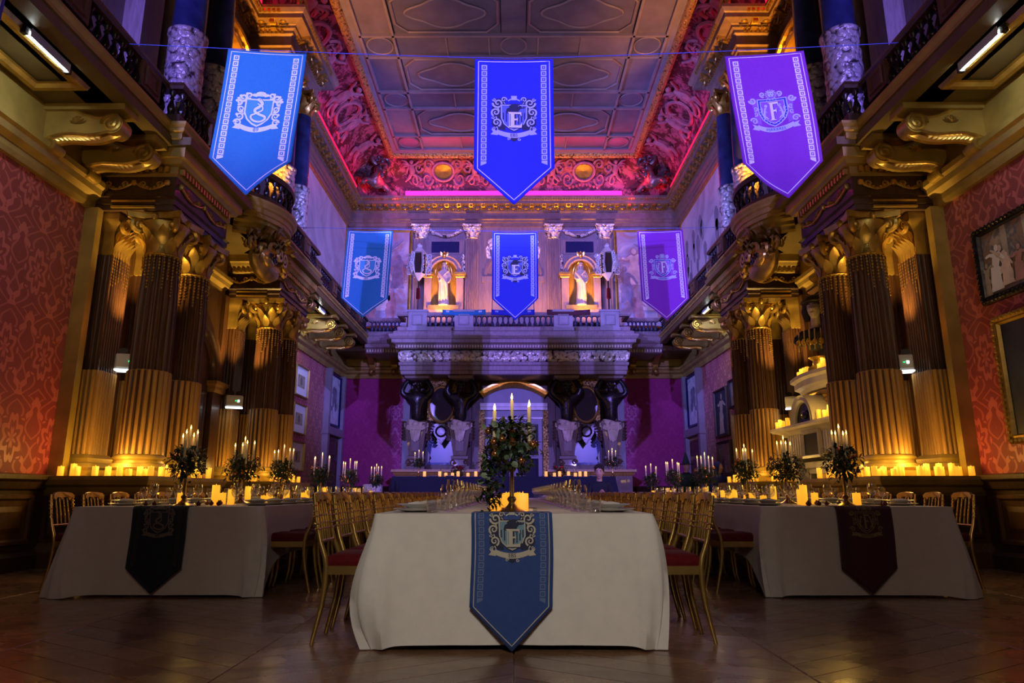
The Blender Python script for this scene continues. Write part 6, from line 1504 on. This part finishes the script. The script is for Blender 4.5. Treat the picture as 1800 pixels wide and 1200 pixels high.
def crest(k, kind, cy, sc_, c):
    """kind 'raven' (E), 'snake' (89), 'lion' (F); c maps roles to material keys: light, dark, mid"""
    S = sc_; X = lambda pts: [(a*S, cy+b*S) for a, b in pts]
    li, dk, mid = c['light'], c['dark'], c['mid']
    shield = [(-.155, -.15), (.155, -.15), (.155, .02), (.12, .10), (.06, .155), (0, .185), (-.06, .155), (-.12, .10), (-.155, .02)]
    big = lambda f_: X([(a*f_, b*f_) for a, b in shield])
    rib = [(-.20+.40*i/10, .175+.045*(1-((i-5)/5)**2)) for i in range(11)]
    def ribbon(txt, size):
        k.poly(li+'2', X([(a, b-.005) for a, b in rib]+[(a, b+.055) for a, b in rib[::-1]]))
        for q in (-1, 1):
            k.poly(li+'1', X([(q*.19, .19), (q*.27, .165), (q*.245, .20), (q*.275, .235), (q*.19, .245)]))
        k.text(dk+'3', txt, size*S, 0, cy+.243*S, -.35/S)
    # mantling scrolls either side
    for q in (-1, 1):
        if kind == 'raven':
            k.poly(dk+'0', X([(q*.10, -.24), (q*.24, -.22), (q*.265, -.10), (q*.25, .0), (q*.265, .10), (q*.22, .17), (q*.1, .18)]))
            for (x, y, r, a0, tn, w) in ((.19, -.17, .065, 0, 1.4, .024), (.215, -.05, .055, 1, -1.4, .022), (.205, .08, .055, 2, 1.4, .022), (.12, -.215, .035, 3, 1.2, .016), (.235, -.215, .022, 0, 1.2, .012), (.245, .015, .02, 0, 1.2, .01), (.235, .15, .02, 0, 1.2, .01)):
                k.curl(li+'1', q*x*S, cy+y*S, r*S, a0 if q > 0 else pi-a0, tn*q, w*S)
                k.stroke(li+'1', X([(q*x, y+r), (q*(x-.02), y+r*1.7)]), w*S*.8, w*S*.2)
        elif kind == 'snake':
            for (x, y, r, a0, tn, w) in ((.20, -.17, .055, 0, 1.4, .034), (.13, -.205, .045, 2, -1.2, .03), (.235, -.105, .035, 1, 1.3, .026), (.205, -.02, .045, 2, -1.4, .022), (.215, .075, .05, 1, 1.4, .022), (.225, .16, .045, 0, -1.4, .022), (.165, .03, .02, 0, 1.2, .012)):
                k.curl(li+'1', q*x*S, cy+y*S, r*S, a0 if q > 0 else pi-a0, tn*q, w*S)
                k.dot(li+'1', q*(x+.03)*S, cy+(y-.02)*S, .018*S)
        else:
            k.poly(mid+'0', X([(q*.14, -.12), (q*.20, -.18), (q*.255, -.16), (q*.23, -.06), (q*.215, .05), (q*.25, .14), (q*.15, .17)]))
            for (x, y, r, a0, tn, w) in ((.225, -.145, .045, 0, 1.4, .026), (.095, -.225, .035, 2, -1.4, .02), (.20, -.04, .03, 1, 1.2, .016), (.205, .03, .028, 1, 1.2, .014), (.235, .125, .045, 0, -1.4, .02)):
                k.curl(li+'1', q*x*S, cy+y*S, r*S, a0 if q > 0 else pi-a0, tn*q, w*S)
    if kind == 'raven':
        k.poly(li+'1', X([(-.035, -.265), (.035, -.265), (.03, -.21), (-.03, -.21)])); k.stroke(li+'1', X([(-.07, -.20), (-.03, -.225), (.03, -.225), (.07, -.20)]), .015*S)
        k.poly(dk+'1', big(1.07)); k.poly(li+'2', big(1.0)); k.poly(mid+'3', big(.92))
        for i in range(8):
            x = -.125+.25*i/7; k.poly(dk+'4', X([(x-.007, -.045), (x+.007, -.045), (x+.007, .10-.9*max(0, abs(x)-.06)), (x-.007, .10-.9*max(0, abs(x)-.06))]))
        # raven with open beak
        k.poly(dk+'5', X([(-.10, -.05), (-.085, -.10), (-.055, -.115), (-.06, -.135), (-.02, -.155), (.02, -.165), (.06, -.15), (.075, -.135), (.15, -.125), (.13, -.105), (.08, -.098), (.06, -.075), (.05, -.045), (.02, -.055), (-.01, -.038), (-.04, -.055), (-.07, -.035)]))
        k.dot(li+'6', .055*S, cy-.135*S, .005*S); k.poly(li+'5', X([(.085, -.127), (.145, -.122), (.09, -.119)]))
        # slab serif E with shadow
        E = [(-.075, -.055), (.085, -.055), (.092, .0), (.07, -.03), (.005, -.03), (.005, .03), (.035, .03), (.045, .012), (.045, .068), (.035, .05), (.005, .05), (.005, .115), (.07, .115), (.097, .082), (.09, .145), (-.075, .145), (-.06, .128), (-.06, -.038)]
        k.poly(dk+'6', X([(a+.012, b+.010) for a, b in E])); k.poly('white7' if li == 'pale' else li+'7', X(E)); k.stroke(mid+'8', X([(-.045, -.03), (-.045, .12)]), .012*S)
        ribbon('EBS', .058)
        k.poly(dk+'0', X([(-.10, .22), (.10, .22), (.04, .30), (0, .325), (-.04, .30)]))
        for q in (-1, 1): k.curl(li+'1', q*.06*S, cy+.29*S, .02*S, 0, q*1.2, .01*S)
    elif kind == 'snake':
        k.dot(li+'1', 0, cy-.235*S, .06*S, .03*S); k.dot(li+'1', 0, cy-.215*S, .11*S, .028*S); k.poly(li+'1', big(1.10)); k.poly(mid+'2', big(.98))
        sn = [(-.01, -.165), (.025, -.13), (.03, -.10), (-.0, -.065), (-.045, -.03), (-.04, .01), (.02, .045), (.085, .075), (.09, .115), (.04, .145), (-.03, .14), (-.08, .105), (-.085, .06), (-.04, .035), (.0, .01), (.045, -.02), (.04, -.07), (.0, -.095), (-.03, -.12)]
        sn = [(a*.95, b*.92) for a, b in sn]
        cv = []
        for i in range(len(sn)-1):
            p0, p1, p2, p3 = sn[max(i-1, 0)], sn[i], sn[i+1], sn[min(i+2, len(sn)-1)]
            for j in range(4):
                t_ = j/4; cv.append(tuple(.5*(2*p1[d]+(p2[d]-p0[d])*t_+(2*p0[d]-5*p1[d]+4*p2[d]-p3[d])*t_*t_+(3*p1[d]-p0[d]-3*p2[d]+p3[d])*t_**3) for d in (0, 1)))
        k.stroke(dk+'3', X(cv), .055*S, .03*S); k.stroke(li+'4', X(cv), .040*S, .014*S)
        k.dot(li+'5', -.01*S, cy-.155*S, .028*S, .02*S); k.dot(dk+'6', 0, cy-.16*S, .007*S); k.poly(dk+'3', X([(-.04, -.20), (.04, -.20), (.06, -.175), (0, -.16), (-.06, -.175)]))
        ribbon('89', .070)
    else:
        k.poly(li+'1', big(1.10)); k.poly(dk+'2', big(1.02)); k.poly(li+'3', big(.90)); k.poly(mid+'4', big(.84))
        for i in range(26):
            t_ = i/26*2*pi; k.dot(li+'3', .148*S*cos(t_)*1.0, cy+(.005+.155*sin(t_))*S, .006*S, n=6)
        Fp = [(-.05, -.115), (.065, -.115), (.072, -.065), (.055, -.09), (.005, -.09), (.005, -.015), (.03, -.015), (.04, -.035), (.04, .03), (.03, .008), (.005, .008), (.005, .105), (.03, .12), (-.05, .12), (-.028, .105), (-.028, -.10)]
        k.poly(dk+'6', X([(a+.008, b+.006) for a, b in Fp])); k.poly('white7' if li == 'pale' else li+'7', X(Fp))
        for q in (-1, 1):      # rearing lions either side of the letter
            k.stroke(li+'5', X([(q*.105, .08), (q*.10, .02), (q*.085, -.05)]), .028*S, .018*S); k.dot(li+'5', q*.075*S, cy-.072*S, .019*S)
            k.stroke(li+'5', X([(q*.09, -.03), (q*.07, -.045)]), .010*S); k.stroke(li+'5', X([(q*.095, .0), (q*.07, .01)]), .010*S)
            k.stroke(li+'5', X([(q*.09, .07), (q*.06, .10)]), .02*S, .012*S); k.stroke(li+'5', X([(q*.10, .08), (q*.115, .11)]), .02*S, .012*S)
            k.stroke(li+'5', X([(q*.105, .05), (q*.13, .02), (q*.12, -.03), (q*.135, -.06)]), .012*S)
        # lion head above
        for i in range(16): k.poly(li+'8', X([(.045*cos(i*pi/8-.2), -.215+.05*sin(i*pi/8-.2)), (.078*cos(i*pi/8), -.215+.075*sin(i*pi/8)), (.045*cos(i*pi/8+.2), -.215+.05*sin(i*pi/8+.2))]))
        k.dot(mid+'8', 0, cy-.215*S, .052*S, .056*S, 14); k.dot(li+'9', 0, cy-.22*S, .036*S, .040*S, 12)
        for q in (-1, 1): k.dot(dk+'a', q*.015*S, cy-.228*S, .006*S, n=6); k.dot(li+'9', q*.035*S, cy-.255*S, .012*S, n=8)
        k.poly(dk+'a', X([(-.010, -.205), (.010, -.205), (0, -.193)])); k.stroke(dk+'a', X([(-.015, -.182), (0, -.186), (.015, -.182)]), .005*S)
        k.poly(li+'1', X([(-.02, -.16), (.02, -.16), (.012, -.13), (-.012, -.13)]))
        ribbon('FERRIERES', .048)
def banner(label, cat, name, w, side, tip, base, kind, cyc, csc, deform, group, roles, nrm=(0, -1, 0), s_from=0, hem=True, cloth_only_to=None):
    """deform(x, s) -> world point of the cloth; nrm: side of the print"""
    t = thing(name, label, cat, deform(0, 0), 0, group)
    o = Vector(deform(0, 0))
    bottom = lambda x: side+tip*(1-abs(2*x/w)); b = MB(); nx, ns = 24, 30
    end = cloth_only_to
    grid = []
    for i in range(ns+1):
        row = []
        for j in range(nx+1):
            x = -w/2+w*j/nx; s_ = (bottom(x) if end is None else end)*i/ns; row.append(Vector(deform(x, s_))-o)
        grid.append(row)
    b.loft(grid, closed=False); ob = b.out('cloth', M[base], t, smooth=True, ang=80)
    sd_ = ob.modifiers.new('thickness', 'SOLIDIFY'); sd_.thickness = .003; sd_.offset = 0
    k = Ink(.032*w/.94+.004); li = roles['line']
    m_ = .045*w/.94*1.0
    bord = [(-w/2+m_, m_*.7), (-w/2+m_, side-m_*.1), (0, side+tip-m_*1.35), (w/2-m_, side-m_*.1), (w/2-m_, m_*.7), (-w/2+m_, m_*.7)]
    if end is None:
        dense = []
        for a, c in zip(bord, bord[1:]):
            n = 14
            for q in range(n): dense.append((a[0]+(c[0]-a[0])*q/n, a[1]+(c[1]-a[1])*q/n))
        dense.append(bord[-1]); k.stroke(li+'1', dense, .0095*w/.94)
    st = .078*w/.94; n = int((side-m_*2.2)/st) if end is None else int((end-m_*2)/st)
    for q in (-1, 1):
        xc = q*(w/2-.115*w/.94)
        for i in range(n):
            yc = m_*1.6+st*(i+.5); h_ = .034*w/.94
            sq = lambda r: [(xc-r, yc-r), (xc+r, yc-r), (xc+r, yc+r), (xc-r, yc+r)]
            k.poly(roles['sq']+'1', sq(h_)); k.poly(roles['sqd']+'2', sq(h_*.52)); k.poly(roles['sq']+'3', sq(h_*.22))
        if end is None:
            yc = m_*1.6+st*n; h_ = .034*w/.94; k.poly(roles['sq']+'1', [(xc-q*-h_, yc+.1*h_), (xc-q*h_, yc+.1*h_), (xc-q*h_, yc+.9*h_), (xc-q*-h_, yc+.9*h_+(.9*h_)*1.0)])
    if kind: crest(k, kind, cyc, csc, roles)
    N = Vector(nrm)
    groups = {}
    for key in sorted(k.L):
        mk, layer = key[:-1], key[-1]; vs, fs = k.L[key]
        lv = '0123456789a'.index(layer)
        d = groups.setdefault((mk, 'border' if (layer in '123' and mk in (roles['line'], roles['sq'], roles['sqd']) and False) else 'print'), ([], []))
        n = len(d[0]); d[0].extend([tuple(Vector(deform(*p))-o+N_at(deform, p, N)*(.0034+.0007*lv)) for p in vs]); d[1].extend([tuple(i+n for i in f) for f in fs])
    for (mk, nm), (vs, fs) in groups.items():
        b = MB(); b.add(vs, fs); b.out('printed_emblem' if mk in (roles['light'],) else 'printed_pattern', M[mk], t, kind='stuff')
    return t
def N_at(deform, p, N):
    e = .004; a = Vector(deform(p[0]+e, p[1]))-Vector(deform(p[0]-e, p[1])); c = Vector(deform(p[0], p[1]+e))-Vector(deform(p[0], p[1]-e))
    n = a.cross(c)
    if n.length < 1e-9: return N
    n.normalize(); return n if n.dot(N) >= 0 else -n
def hang(cx, Y, zt, amp, shear, yaw, roll, seed):
    r = random.Random(seed); p1, p2 = r.uniform(0, 6), r.uniform(0, 6)
    def f(x, s):
        q = s/1.8; y = amp*q*(sin(x*9+p1+s*1.2)*.6+.5*sin(x*4+p2-s*1.6))+.02*sin(s*2.2+p1)
        y += yaw*x; sag = -.012*cos(x*3.3)
        return (cx+x*cos(yaw)+shear*s, Y+y, zt+sag-s+roll*x)
    return f
RB = dict(line='white', sq='pale', sqd='bc', light='pale', dark='ink', mid='bcm')
RL = dict(line='white', sq='white', sqd='bl', light='white', dark='bl', mid='blm')
RR = dict(line='white', sq='white', sqd='br', light='pale', dark='bc', mid='brm')
RLf = dict(RL, sqd='bg', dark='bg')
bz, bt = 6.04, 'banner'
banner('azure banner with snake crest and number 89, left on the near wire', bt, 'hanging_banner', .94, 1.45, .42, 'bl', 'snake', .80, 1.0, hang(-2.98, 7.3, 6.10, .045, -.055, .05, -.03, 1), 'near row of banners', RL)
banner('large royal blue banner with raven and letter E in the middle of the near wire', bt, 'hanging_banner', .94, 1.42, .44, 'bc', 'raven', .74, 1.0, hang(.005, 7.3, 5.97, .02, 0, 0, 0, 2), 'near row of banners', RB)
banner('large purple banner with lion and letter F hanging at the right of the near wire', bt, 'hanging_banner', .94, 1.45, .44, 'br', 'lion', .76, 1.0, hang(3.03, 7.3, 6.06, .06, .06, -.06, .04, 3), 'near row of banners', RR)
banner('blue-green banner with snake crest hanging at the left of the far wire', bt, 'hanging_banner', .94, 1.47, .40, 'bg', 'snake', .80, 1.0, hang(-2.97, 13.3, 6.18, .04, -.03, .04, 0, 4), 'far row of banners', RLf)
banner('pale blue lit banner with raven and letter E in the middle of the far wire', bt, 'hanging_banner', .94, 1.42, .44, 'bc', 'raven', .76, 1.0, hang(.03, 13.3, 6.13, .02, 0, 0, 0, 5), 'far row of banners', RB)
banner('plum purple banner with lion crest hanging at the right of the far wire', bt, 'hanging_banner', .94, 1.47, .42, 'br', 'lion', .78, 1.0, hang(3.02, 13.3, 6.16, .04, .035, -.04, .02, 6), 'far row of banners', RR)
def wire(Y, zs, zm, xe, nm):
    b = MB(); pts = []
    for i in range(25):
        q = -1+2*i/24; pts.append((xe*q, Y, zm+(zs-zm)*abs(q)**1.3))
    b.tube(pts, .0045 if Y < 10 else .005, 6); tag(b.out('banner_wire', M['bluewire']), 'thin blue wire carrying the %s row of three banners across the hall' % nm, 'wire')
M['bluewire'] = mat('blue_wire', (.05, .10, .55), .5)
wire(7.3, 6.19, 5.985, 4.66, 'near'); wire(13.3, 6.24, 6.15, 4.5, 'far')
# blue banner hanging flat over the left gallery rail, close to the camera
def fl_side(x, s): return (-4.50+.02*sin(s*3), 4.78+x, 6.34-s)
banner('dark blue banner hung flat over the left gallery rail nearest the camera', bt, 'hanging_banner', .94, 1.60, .40, 'bc', 'raven', .80, 1.0, fl_side, None, RB, (1, 0, 0))
# banner tops folded over the back gallery rail
def fold(cx, w0):
    def f(x, s):
        a = min(s, .14)
        return (cx+x, 20.92-a*1.2 if s < .14 else 20.675-.02*sin(s*20), 6.46+.0*s if s < .14 else 6.46-(s-.14)-.02*cos(x*3))
    return f
for cx, base, ro, nm in ((-1.56, 'bg', RLf, 'teal'), (-.02, 'bc', RB, 'blue'), (1.72, 'rwine', dict(RR, sq='dimw', line='dimw'), 'dark red')):
    banner('%s banner folded over the back gallery rail' % nm, bt, 'folded_banner', 1.35, 1, .4, base, None, 0, 1, fold(cx, 1.35), 'banners folded over the back rail', ro, (0, -1, 0), cloth_only_to=.30)
# table runners
def run(xc, Y):
    def f(x, s):
        if s < .34: return (xc+x, Y+.34-s-.022, ZT+.006)
        q = s-.34; r = .022
        if q < r*1.57: a = q/r; return (xc+x, Y-.022-r*sin(a)*1.0, ZT+.006-r*(1-cos(a)))
        d = q-r*1.57
        return (xc+x+.004*sin(d*9), Y-.046-.018*d-.006*d*(sin(x*16+1)+sin(x*9+d*5)), ZT+.006-r-d)
    return f
RC = dict(line='rcream', sq='rpale', sqd='rblue', light='rcream', dark='ink', mid='rsky')
RG = dict(line='dimg', sq='dimg', sqd='rgreen', light='dim', dark='rgreen', mid='dimg')
RW = dict(line='dimw', sq='dimw', sqd='rwine', light='olive', dark='rwine', mid='rwine')
banner('blue runner with raven crest and EBS ribbon over the centre table front', 'table runner', 'table_runner', .472, .87, .235, 'rblue', 'raven', .47, .50, run(-.012, 4.16), 'table runners', RC)
banner('near-black green runner with snake crest over the front of the left table', 'table runner', 'table_runner', .475, .87, .205, 'rgreen', 'snake', .48, .50, run(-3.08, 6.16), 'table runners', RG)
banner('dark wine-red runner with letter F over the front of the right table', 'table runner', 'table_runner', .475, .87, .205, 'rwine', 'lion', .48, .50, run(3.04, 6.16), 'table runners', RW)

# ------------------------------------------------------------------ dais and head table
t = thing('dais', 'low dark platform carrying the head table', 'platform', kind='thing')
MB().box(-3.2, 3.2, 16.7, 20.8, 0, .48).out('body', M['woodd'], t); MB().box(-3.25, 3.25, 16.65, 20.8, .46, .50).out('deck', M['wood'], t)
ZH = 1.262
t = thing('head_table', 'long head table on the dais under a navy cloth', 'table', (-.25, 17.6, .5))
MB().box(-2.7, 2.7, -.38, .38, .72, .75).out('tabletop', M['wood'], t)
for x in (-2.5, -.85, .85, 2.5):
    for q in (-1, 1): MB().lathe([(.022, 0), (.022, .72)], 8, (x, q*.3, 0)).out('leg', M['grey'], t)
b = MB(); rows = []
per = [(-2.76, 18.0), (-2.76, 17.2)]+[(-2.76+5.52*i/60, 17.2) for i in range(1, 60)]+[(2.76, 17.2), (2.76, 18.0)]
for j in range(6):
    q = j/5; rows.append([(-.25+x*(1+.05*q)+(0 if abs(x) < 2.7 else 0), y-.02*q-.02*q*sin(x*6) if y < 17.5 else y, ZH-.7*q) for x, y in per])
b.loft(rows, closed=False); b.add(rows[0], [tuple(range(len(per)))])
tag(b.out('tablecloth', M['navy'], smooth=True, ang=50), 'navy cloth draped over the head table on the dais', 'tablecloth')
rr = random.Random(6)
for i, u in enumerate((745, 772, 783, 795, 805, 822, 836, 850, 960, 975, 984, 1000, 1012, 1020, 1030)):
    x = P(u, 840, 17.4)[0]
    o = candle(x, 17.42+.1*rr.random(), ZH+.002, (1, 1, 0, 0, 1, 0, 1, 0, 1, 0, 1, 1, 0, 1, 1)[i], 'glowing candle on the navy head table, %s from the left' % ORD[i], 'candles on the head table', 1.1)
for x in (-1.9, -1.0, 1.2, 1.9): candle_light(x, 17.5, ZH+.35, 1.0)
candelabrum(P(735, 840, 17.7)[0], 17.72, ZH, .2, 'at the left end of the head table', 3, False, .92)
candelabrum(P(1078, 840, 17.7)[0], 17.78, ZH, 1.0, 'at the right end of the head table', 4, False, .98)
for i, u in enumerate((762, 790, 880, 915, 1000, 1045)):
    x = P(u, 842, 17.35)[0]; tag(put(PLATE, 'dinner_plate', None, (x, 17.42 if i % 2 else 17.50, ZH+.001)), 'white plate on the navy head table, %s from the left' % ORD[i], 'plate', 'plates on the head table')
    tag(put(WINE, 'wine_glass', None, (x+.17, 17.62, ZH+.001)), 'wine glass on the navy head table, %s from the left' % ORD[i], 'glass', 'wine glasses on the head table')
for i, u in enumerate((805, 985)):
    t = thing('flower_bowl', 'low arrangement of red flowers and greenery on the head table, %s of the middle' % ('left', 'right')[i], 'flowers', (P(u, 840, 17.6)[0], 17.72, ZH), 0, 'flower bowls')
    b = MB(); b.lathe([(.06, 0), (.11, .05), (.12, .09), (.10, .09)], 14); b.out('bowl', M['brass'], t, smooth=True)
    f_ = foliage(40+i, 180, .20, .10, .16, False, .07).out('greenery', M['leaf'], t); f_['kind'] = 'stuff'
    for k in range(9):
        b = MB(); b.ell((rr.uniform(-.16, .16), rr.uniform(-.14, .02), .14+.12*rr.random()), .035, .035, .03, 8, 5); b.out('flower', M['velvet'], t, smooth=True)

# ------------------------------------------------------------------ people
t = thing('gold_chair', 'gilt chair with red seat under the seated man in the dark sweater', 'chair', (1.72, 14.12, 0), -pi/2)
seat_parts(t)
t = thing('person', 'seated young man with dark hair and dark sweater, hands clasped, right of the centre table', 'person', (1.72, 14.02, .52))
nodes = [(0, 0, .06, .15, .13), (0, -.01, .22, .14, .105), (0, -.02, .40, .165, .115), (0, -.01, .52, .13, .10), (0, -.02, .60, .062),
         (-.17, -.01, .505, .075), (-.235, -.06, .30, .058), (-.16, -.28, .26, .046), (-.055, -.36, .32, .036),
         (.17, -.01, .505, .075), (.235, -.06, .30, .058), (.16, -.28, .26, .046), (.055, -.36, .32, .036),
         (-.10, -.06, .03, .095), (-.12, -.42, .06, .075), (-.12, -.44, -.20, .06), (-.12, -.42, -.44, .045), (-.12, -.54, -.48, .045),
         (.10, -.06, .03, .095), (.12, -.42, .06, .075), (.12, -.44, -.20, .06), (.12, -.42, -.44, .045), (.12, -.54, -.48, .045)]
put(skin('clothed_body', M['sweater'], nodes, [(0, 1), (1, 2), (2, 3), (3, 4), (2, 5), (5, 6), (6, 7), (7, 8), (2, 9), (9, 10), (10, 11), (11, 12), (0, 13), (13, 14), (14, 15), (15, 16), (16, 17), (0, 18), (18, 19), (19, 20), (20, 21), (21, 22)], 0, 2), 'clothed_body', t)
HM = Matrix.Translation((0, -.04, .748)) @ Matrix.Rotation(R(-12), 4, 'Z') @ Matrix.Rotation(R(6), 4, 'X')
b = head(1.08); b.xf(HM); b.tube([(0, -.015, .57), (0, -.02, .69)], [.058, .052], 12); b.out('head', M['skin'], t, smooth=True, ang=80)
b = MB(); b.ell((0, .022, .072), .098, .108, .092, 16, 9); b.ell((0, .06, .01), .086, .07, .10, 12, 7)
for k in range(46): a = random.uniform(0, 2*pi); q = random.random(); b.ell((.092*cos(a)*q**.5, .012+.100*sin(a)*q**.5, .100+.062*(1-q)), .024, .024, .018, 7, 4)
for q in (-1, 1): b.ell((q*.084, .022, .035), .016, .045, .06, 8, 5)
b.xf(HM); b.out('hair', M['hair'], t, smooth=True)
b = brows(1.08); b.xf(HM); b.out('brows_and_lips', M['hair'], t, smooth=True)
b = eyes(1.08); b.xf(HM); b.out('eyes', M['black'], t, smooth=True)
for q, nm in ((-1, 'left'), (1, 'right')):
    P0 = Vector((q*.05, -.37, .325)); hn = [(q*.055, -.36, .32, .026, .020), (q*.035, -.395, .345, .034, .022), (q*.018, -.42, .362, .034, .020)]
    hn = [n for n in hn]; ed = [(0, 1), (1, 2)]
    for k in range(4):
        bx, bz_ = -.012+.0, .020*(1.5-k)
        base = (q*.012, -.425+.004*k, .362+bz_); i0 = len(hn)
        L = (.030, .034, .032, .025)[k]
        hn += [base+(.0095,), (base[0]-q*L*.7, base[1]-.018, base[2]+.002, .0088), (base[0]-q*L*1.25, base[1]-.006, base[2]-.004, .0080), (base[0]-q*L*1.5, base[1]+.012, base[2]-.006, .0072)]
        ed += [(2, i0), (i0, i0+1), (i0+1, i0+2), (i0+2, i0+3)]
    i0 = len(hn); hn += [(q*.03, -.40, .385, .012), (q*.012, -.415, .405, .010), (-q*.006, -.42, .412, .008)]; ed += [(1, i0), (i0, i0+1), (i0+1, i0+2)]
    put(skin('hand', M['skin'], hn, ed, 1, 1), 'hand', t)
def robed(x, y, z, rz, label, mk, hat, seat):
    t = thing('person', label, 'person', (x, y, z), rz); b = MB(); rows = []
    h = 1.0 if not seat else .62
    for i in range(12):
        q = i/11; w_ = (.26-.10*q) if q < .75 else .17+.04*sin((q-.75)*12)
        if q > .93: w_ = .09
        rows.append([((w_+.018*sin(8*a)*(1-q))*cos(a), (w_*.75+.018*sin(8*a+1)*(1-q))*sin(a), q*1.40*h) for a in [2*pi*k/28 for k in range(28)]])
    b.loft(rows, cap=True); b.out('robe', M[mk], t, smooth=True, ang=80)
    zz = 1.40*h
    put(skin('arms', M[mk], [(0, 0, zz-.12, .10), (-.20, 0, zz-.10, .07), (-.27, -.04, zz-.38, .07), (-.12, -.20, zz-.48, .075), (.20, 0, zz-.10, .07), (.27, -.04, zz-.38, .07), (.12, -.20, zz-.48, .075)], [(0, 1), (1, 2), (2, 3), (0, 4), (4, 5), (5, 6)]), 'arms', t)
    b = head(1.0); b.xf(Matrix.Translation((0, -.02, zz+.15))); b.tube([(0, 0, zz-.06), (0, -.01, zz+.06)], [.06, .055], 10); b.out('head', M['skin'], t, smooth=True, ang=80)
    b = MB()
    if hat: b.lathe([(.22, 0), (.22, .008), (.10, .02), (.075, .12), (.045, .22), (.012, .33)], 20, (0, .0, zz+.21)); b.out('pointed_hat', M[mk], t, smooth=True)
    else:
        b.ell((0, .02, zz+.17), .115, .125, .15, 14, 8); b.ell((0, .06, zz+.02), .16, .11, .14, 12, 6); b.out('hood', M[mk], t, smooth=True)
    for q in (-1, 1):
        n0 = (q*.11, -.22, zz-.485); hn = [n0+(.03, .02), (q*.08, -.25, zz-.49, .034, .02)]; ed = [(0, 1)]
        for k in range(4):
            i0 = len(hn); hn += [(q*.06, -.27, zz-.46-.02*k, .0095), (q*.03, -.285, zz-.46-.02*k, .0088), (q*.005, -.28, zz-.465-.02*k, .0078)]; ed += [(1, i0), (i0, i0+1), (i0+1, i0+2)]
        i0 = len(hn); hn += [(q*.07, -.25, zz-.45, .011), (q*.045, -.265, zz-.435, .009)]; ed += [(1, i0), (i0, i0+1)]
        put(skin('hand', M['skin'], hn, ed, 0, 1), 'hand', t)
robed(4.62, 18.6, 0, .3, 'person in a dark green robe and pointed hat standing by the far right door', 'robe', True, False)
robed(5.10, 17.3, .45, .5, 'seated person in a bright blue hood near the right wall', 'robeb', False, True)
t = thing('gold_chair', 'gilt chair with red seat under the person in the blue hood', 'chair', (5.10, 17.3, 0), -pi/2+.5)
seat_parts(t)
t = thing('side_table', 'small white-clothed serving table left of the head table', 'table', (-3.62, 17.9, 0))
b = MB(); b.lathe([(.30, .05), (.26, .4), (.25, 1.06), (.24, 1.08), (.002, 1.081)], 24); b.out('cloth', M['linen'], t, smooth=True)
b = MB(); b.lathe([(.04, 0), (.04, 1.05)], 10); b.lathe([(.22, 0), (.22, .03), (.05, .05)], 16); b.out('stand', M['grey'], t)
# corner sculptures in the ceiling cove
for s in (1, -1):
    t = thing('corner_sculpture', 'dark horned mask and bust amid scrolls in the %s far corner of the ceiling cove' % SIDE[s], 'sculpture', (s*4.78, 21.52, 10.92), -s*R(42)); t.scale = (1.25, 1.25, 1.15)
    rr = random.Random(50)
    nodes = [(0, -.05, .0, .17, .14), (0, -.12, .20, .20, .16), (0, -.22, .36, .11), (0, -.34, .50, .17, .17), (0, -.36, .66, .15), (-.28, -.08, .20, .10), (-.44, -.16, .0, .08), (.28, -.08, .20, .10), (.44, -.16, .0, .08)]
    put(skin('bust', M['bronze_cove'], nodes, [(0, 1), (1, 2), (2, 3), (3, 4), (1, 5), (5, 6), (1, 7), (7, 8)]), 'bust', t)
    b = MB(); b.ell((0, -.53, .50), .035, .06, .07, 8, 5); b.ell((0, -.49, .38), .07, .04, .025, 8, 4); b.ell((0, -.44, .30), .06, .05, .10, 8, 5)
    for q in (-1, 1):
        b.ell((q*.075, -.485, .57), .035, .025, .022, 7, 4); b.tube([(q*.02, -.51, .60), (q*.08, -.52, .63), (q*.15, -.46, .60)], [.02, .028, .015], 6)
        b.tube([(q*(.12+p[0]), -.34, .80+p[1]) for p in spiral(0, 0, .17, .03, -pi/2, 1.1, 14)], [.065-.003*i for i in range(15)], 6)
    b.out('mask_features', M['bronze_cove'], t, smooth=True)
    b = MB()
    for k in range(13):
        a = -1.5+3.0*k/12; x = .72*sin(a); z = .15+.75*cos(a)*.8
        b.tube([(x+p[0], -.02+.1*abs(sin(a)), z+p[1]) for p in spiral(0, 0, .17+.04*(k % 3), .03, k, 1.5*(-1)**k, 16)], [.055-.002*i for i in range(17)], 6)
    for k in range(90):
        a = rr.uniform(-1.6, 1.6); b.leaf(Matrix.Translation((.6*sin(a)*rr.uniform(.6, 1.4), -.02, .35+.6*cos(a)*rr.random())) @ Matrix.Rotation(rr.uniform(-3, 3), 4, 'Y') @ Matrix.Rotation(-pi/2, 4, 'Z'), .32, .07, .7)
    b.out('scrollwork', M['bronze_cove'], t, smooth=True)
    b = MB(); b.ell((0, .12, .95), .24, .08, .2, 14, 7); b.tube([(.26*cos(a), .06, .95+.22*sin(a)) for a in [2*pi*k/18 for k in range(19)]], .05, 6); b.out('cartouche', M['bronze_cove'], t, smooth=True)
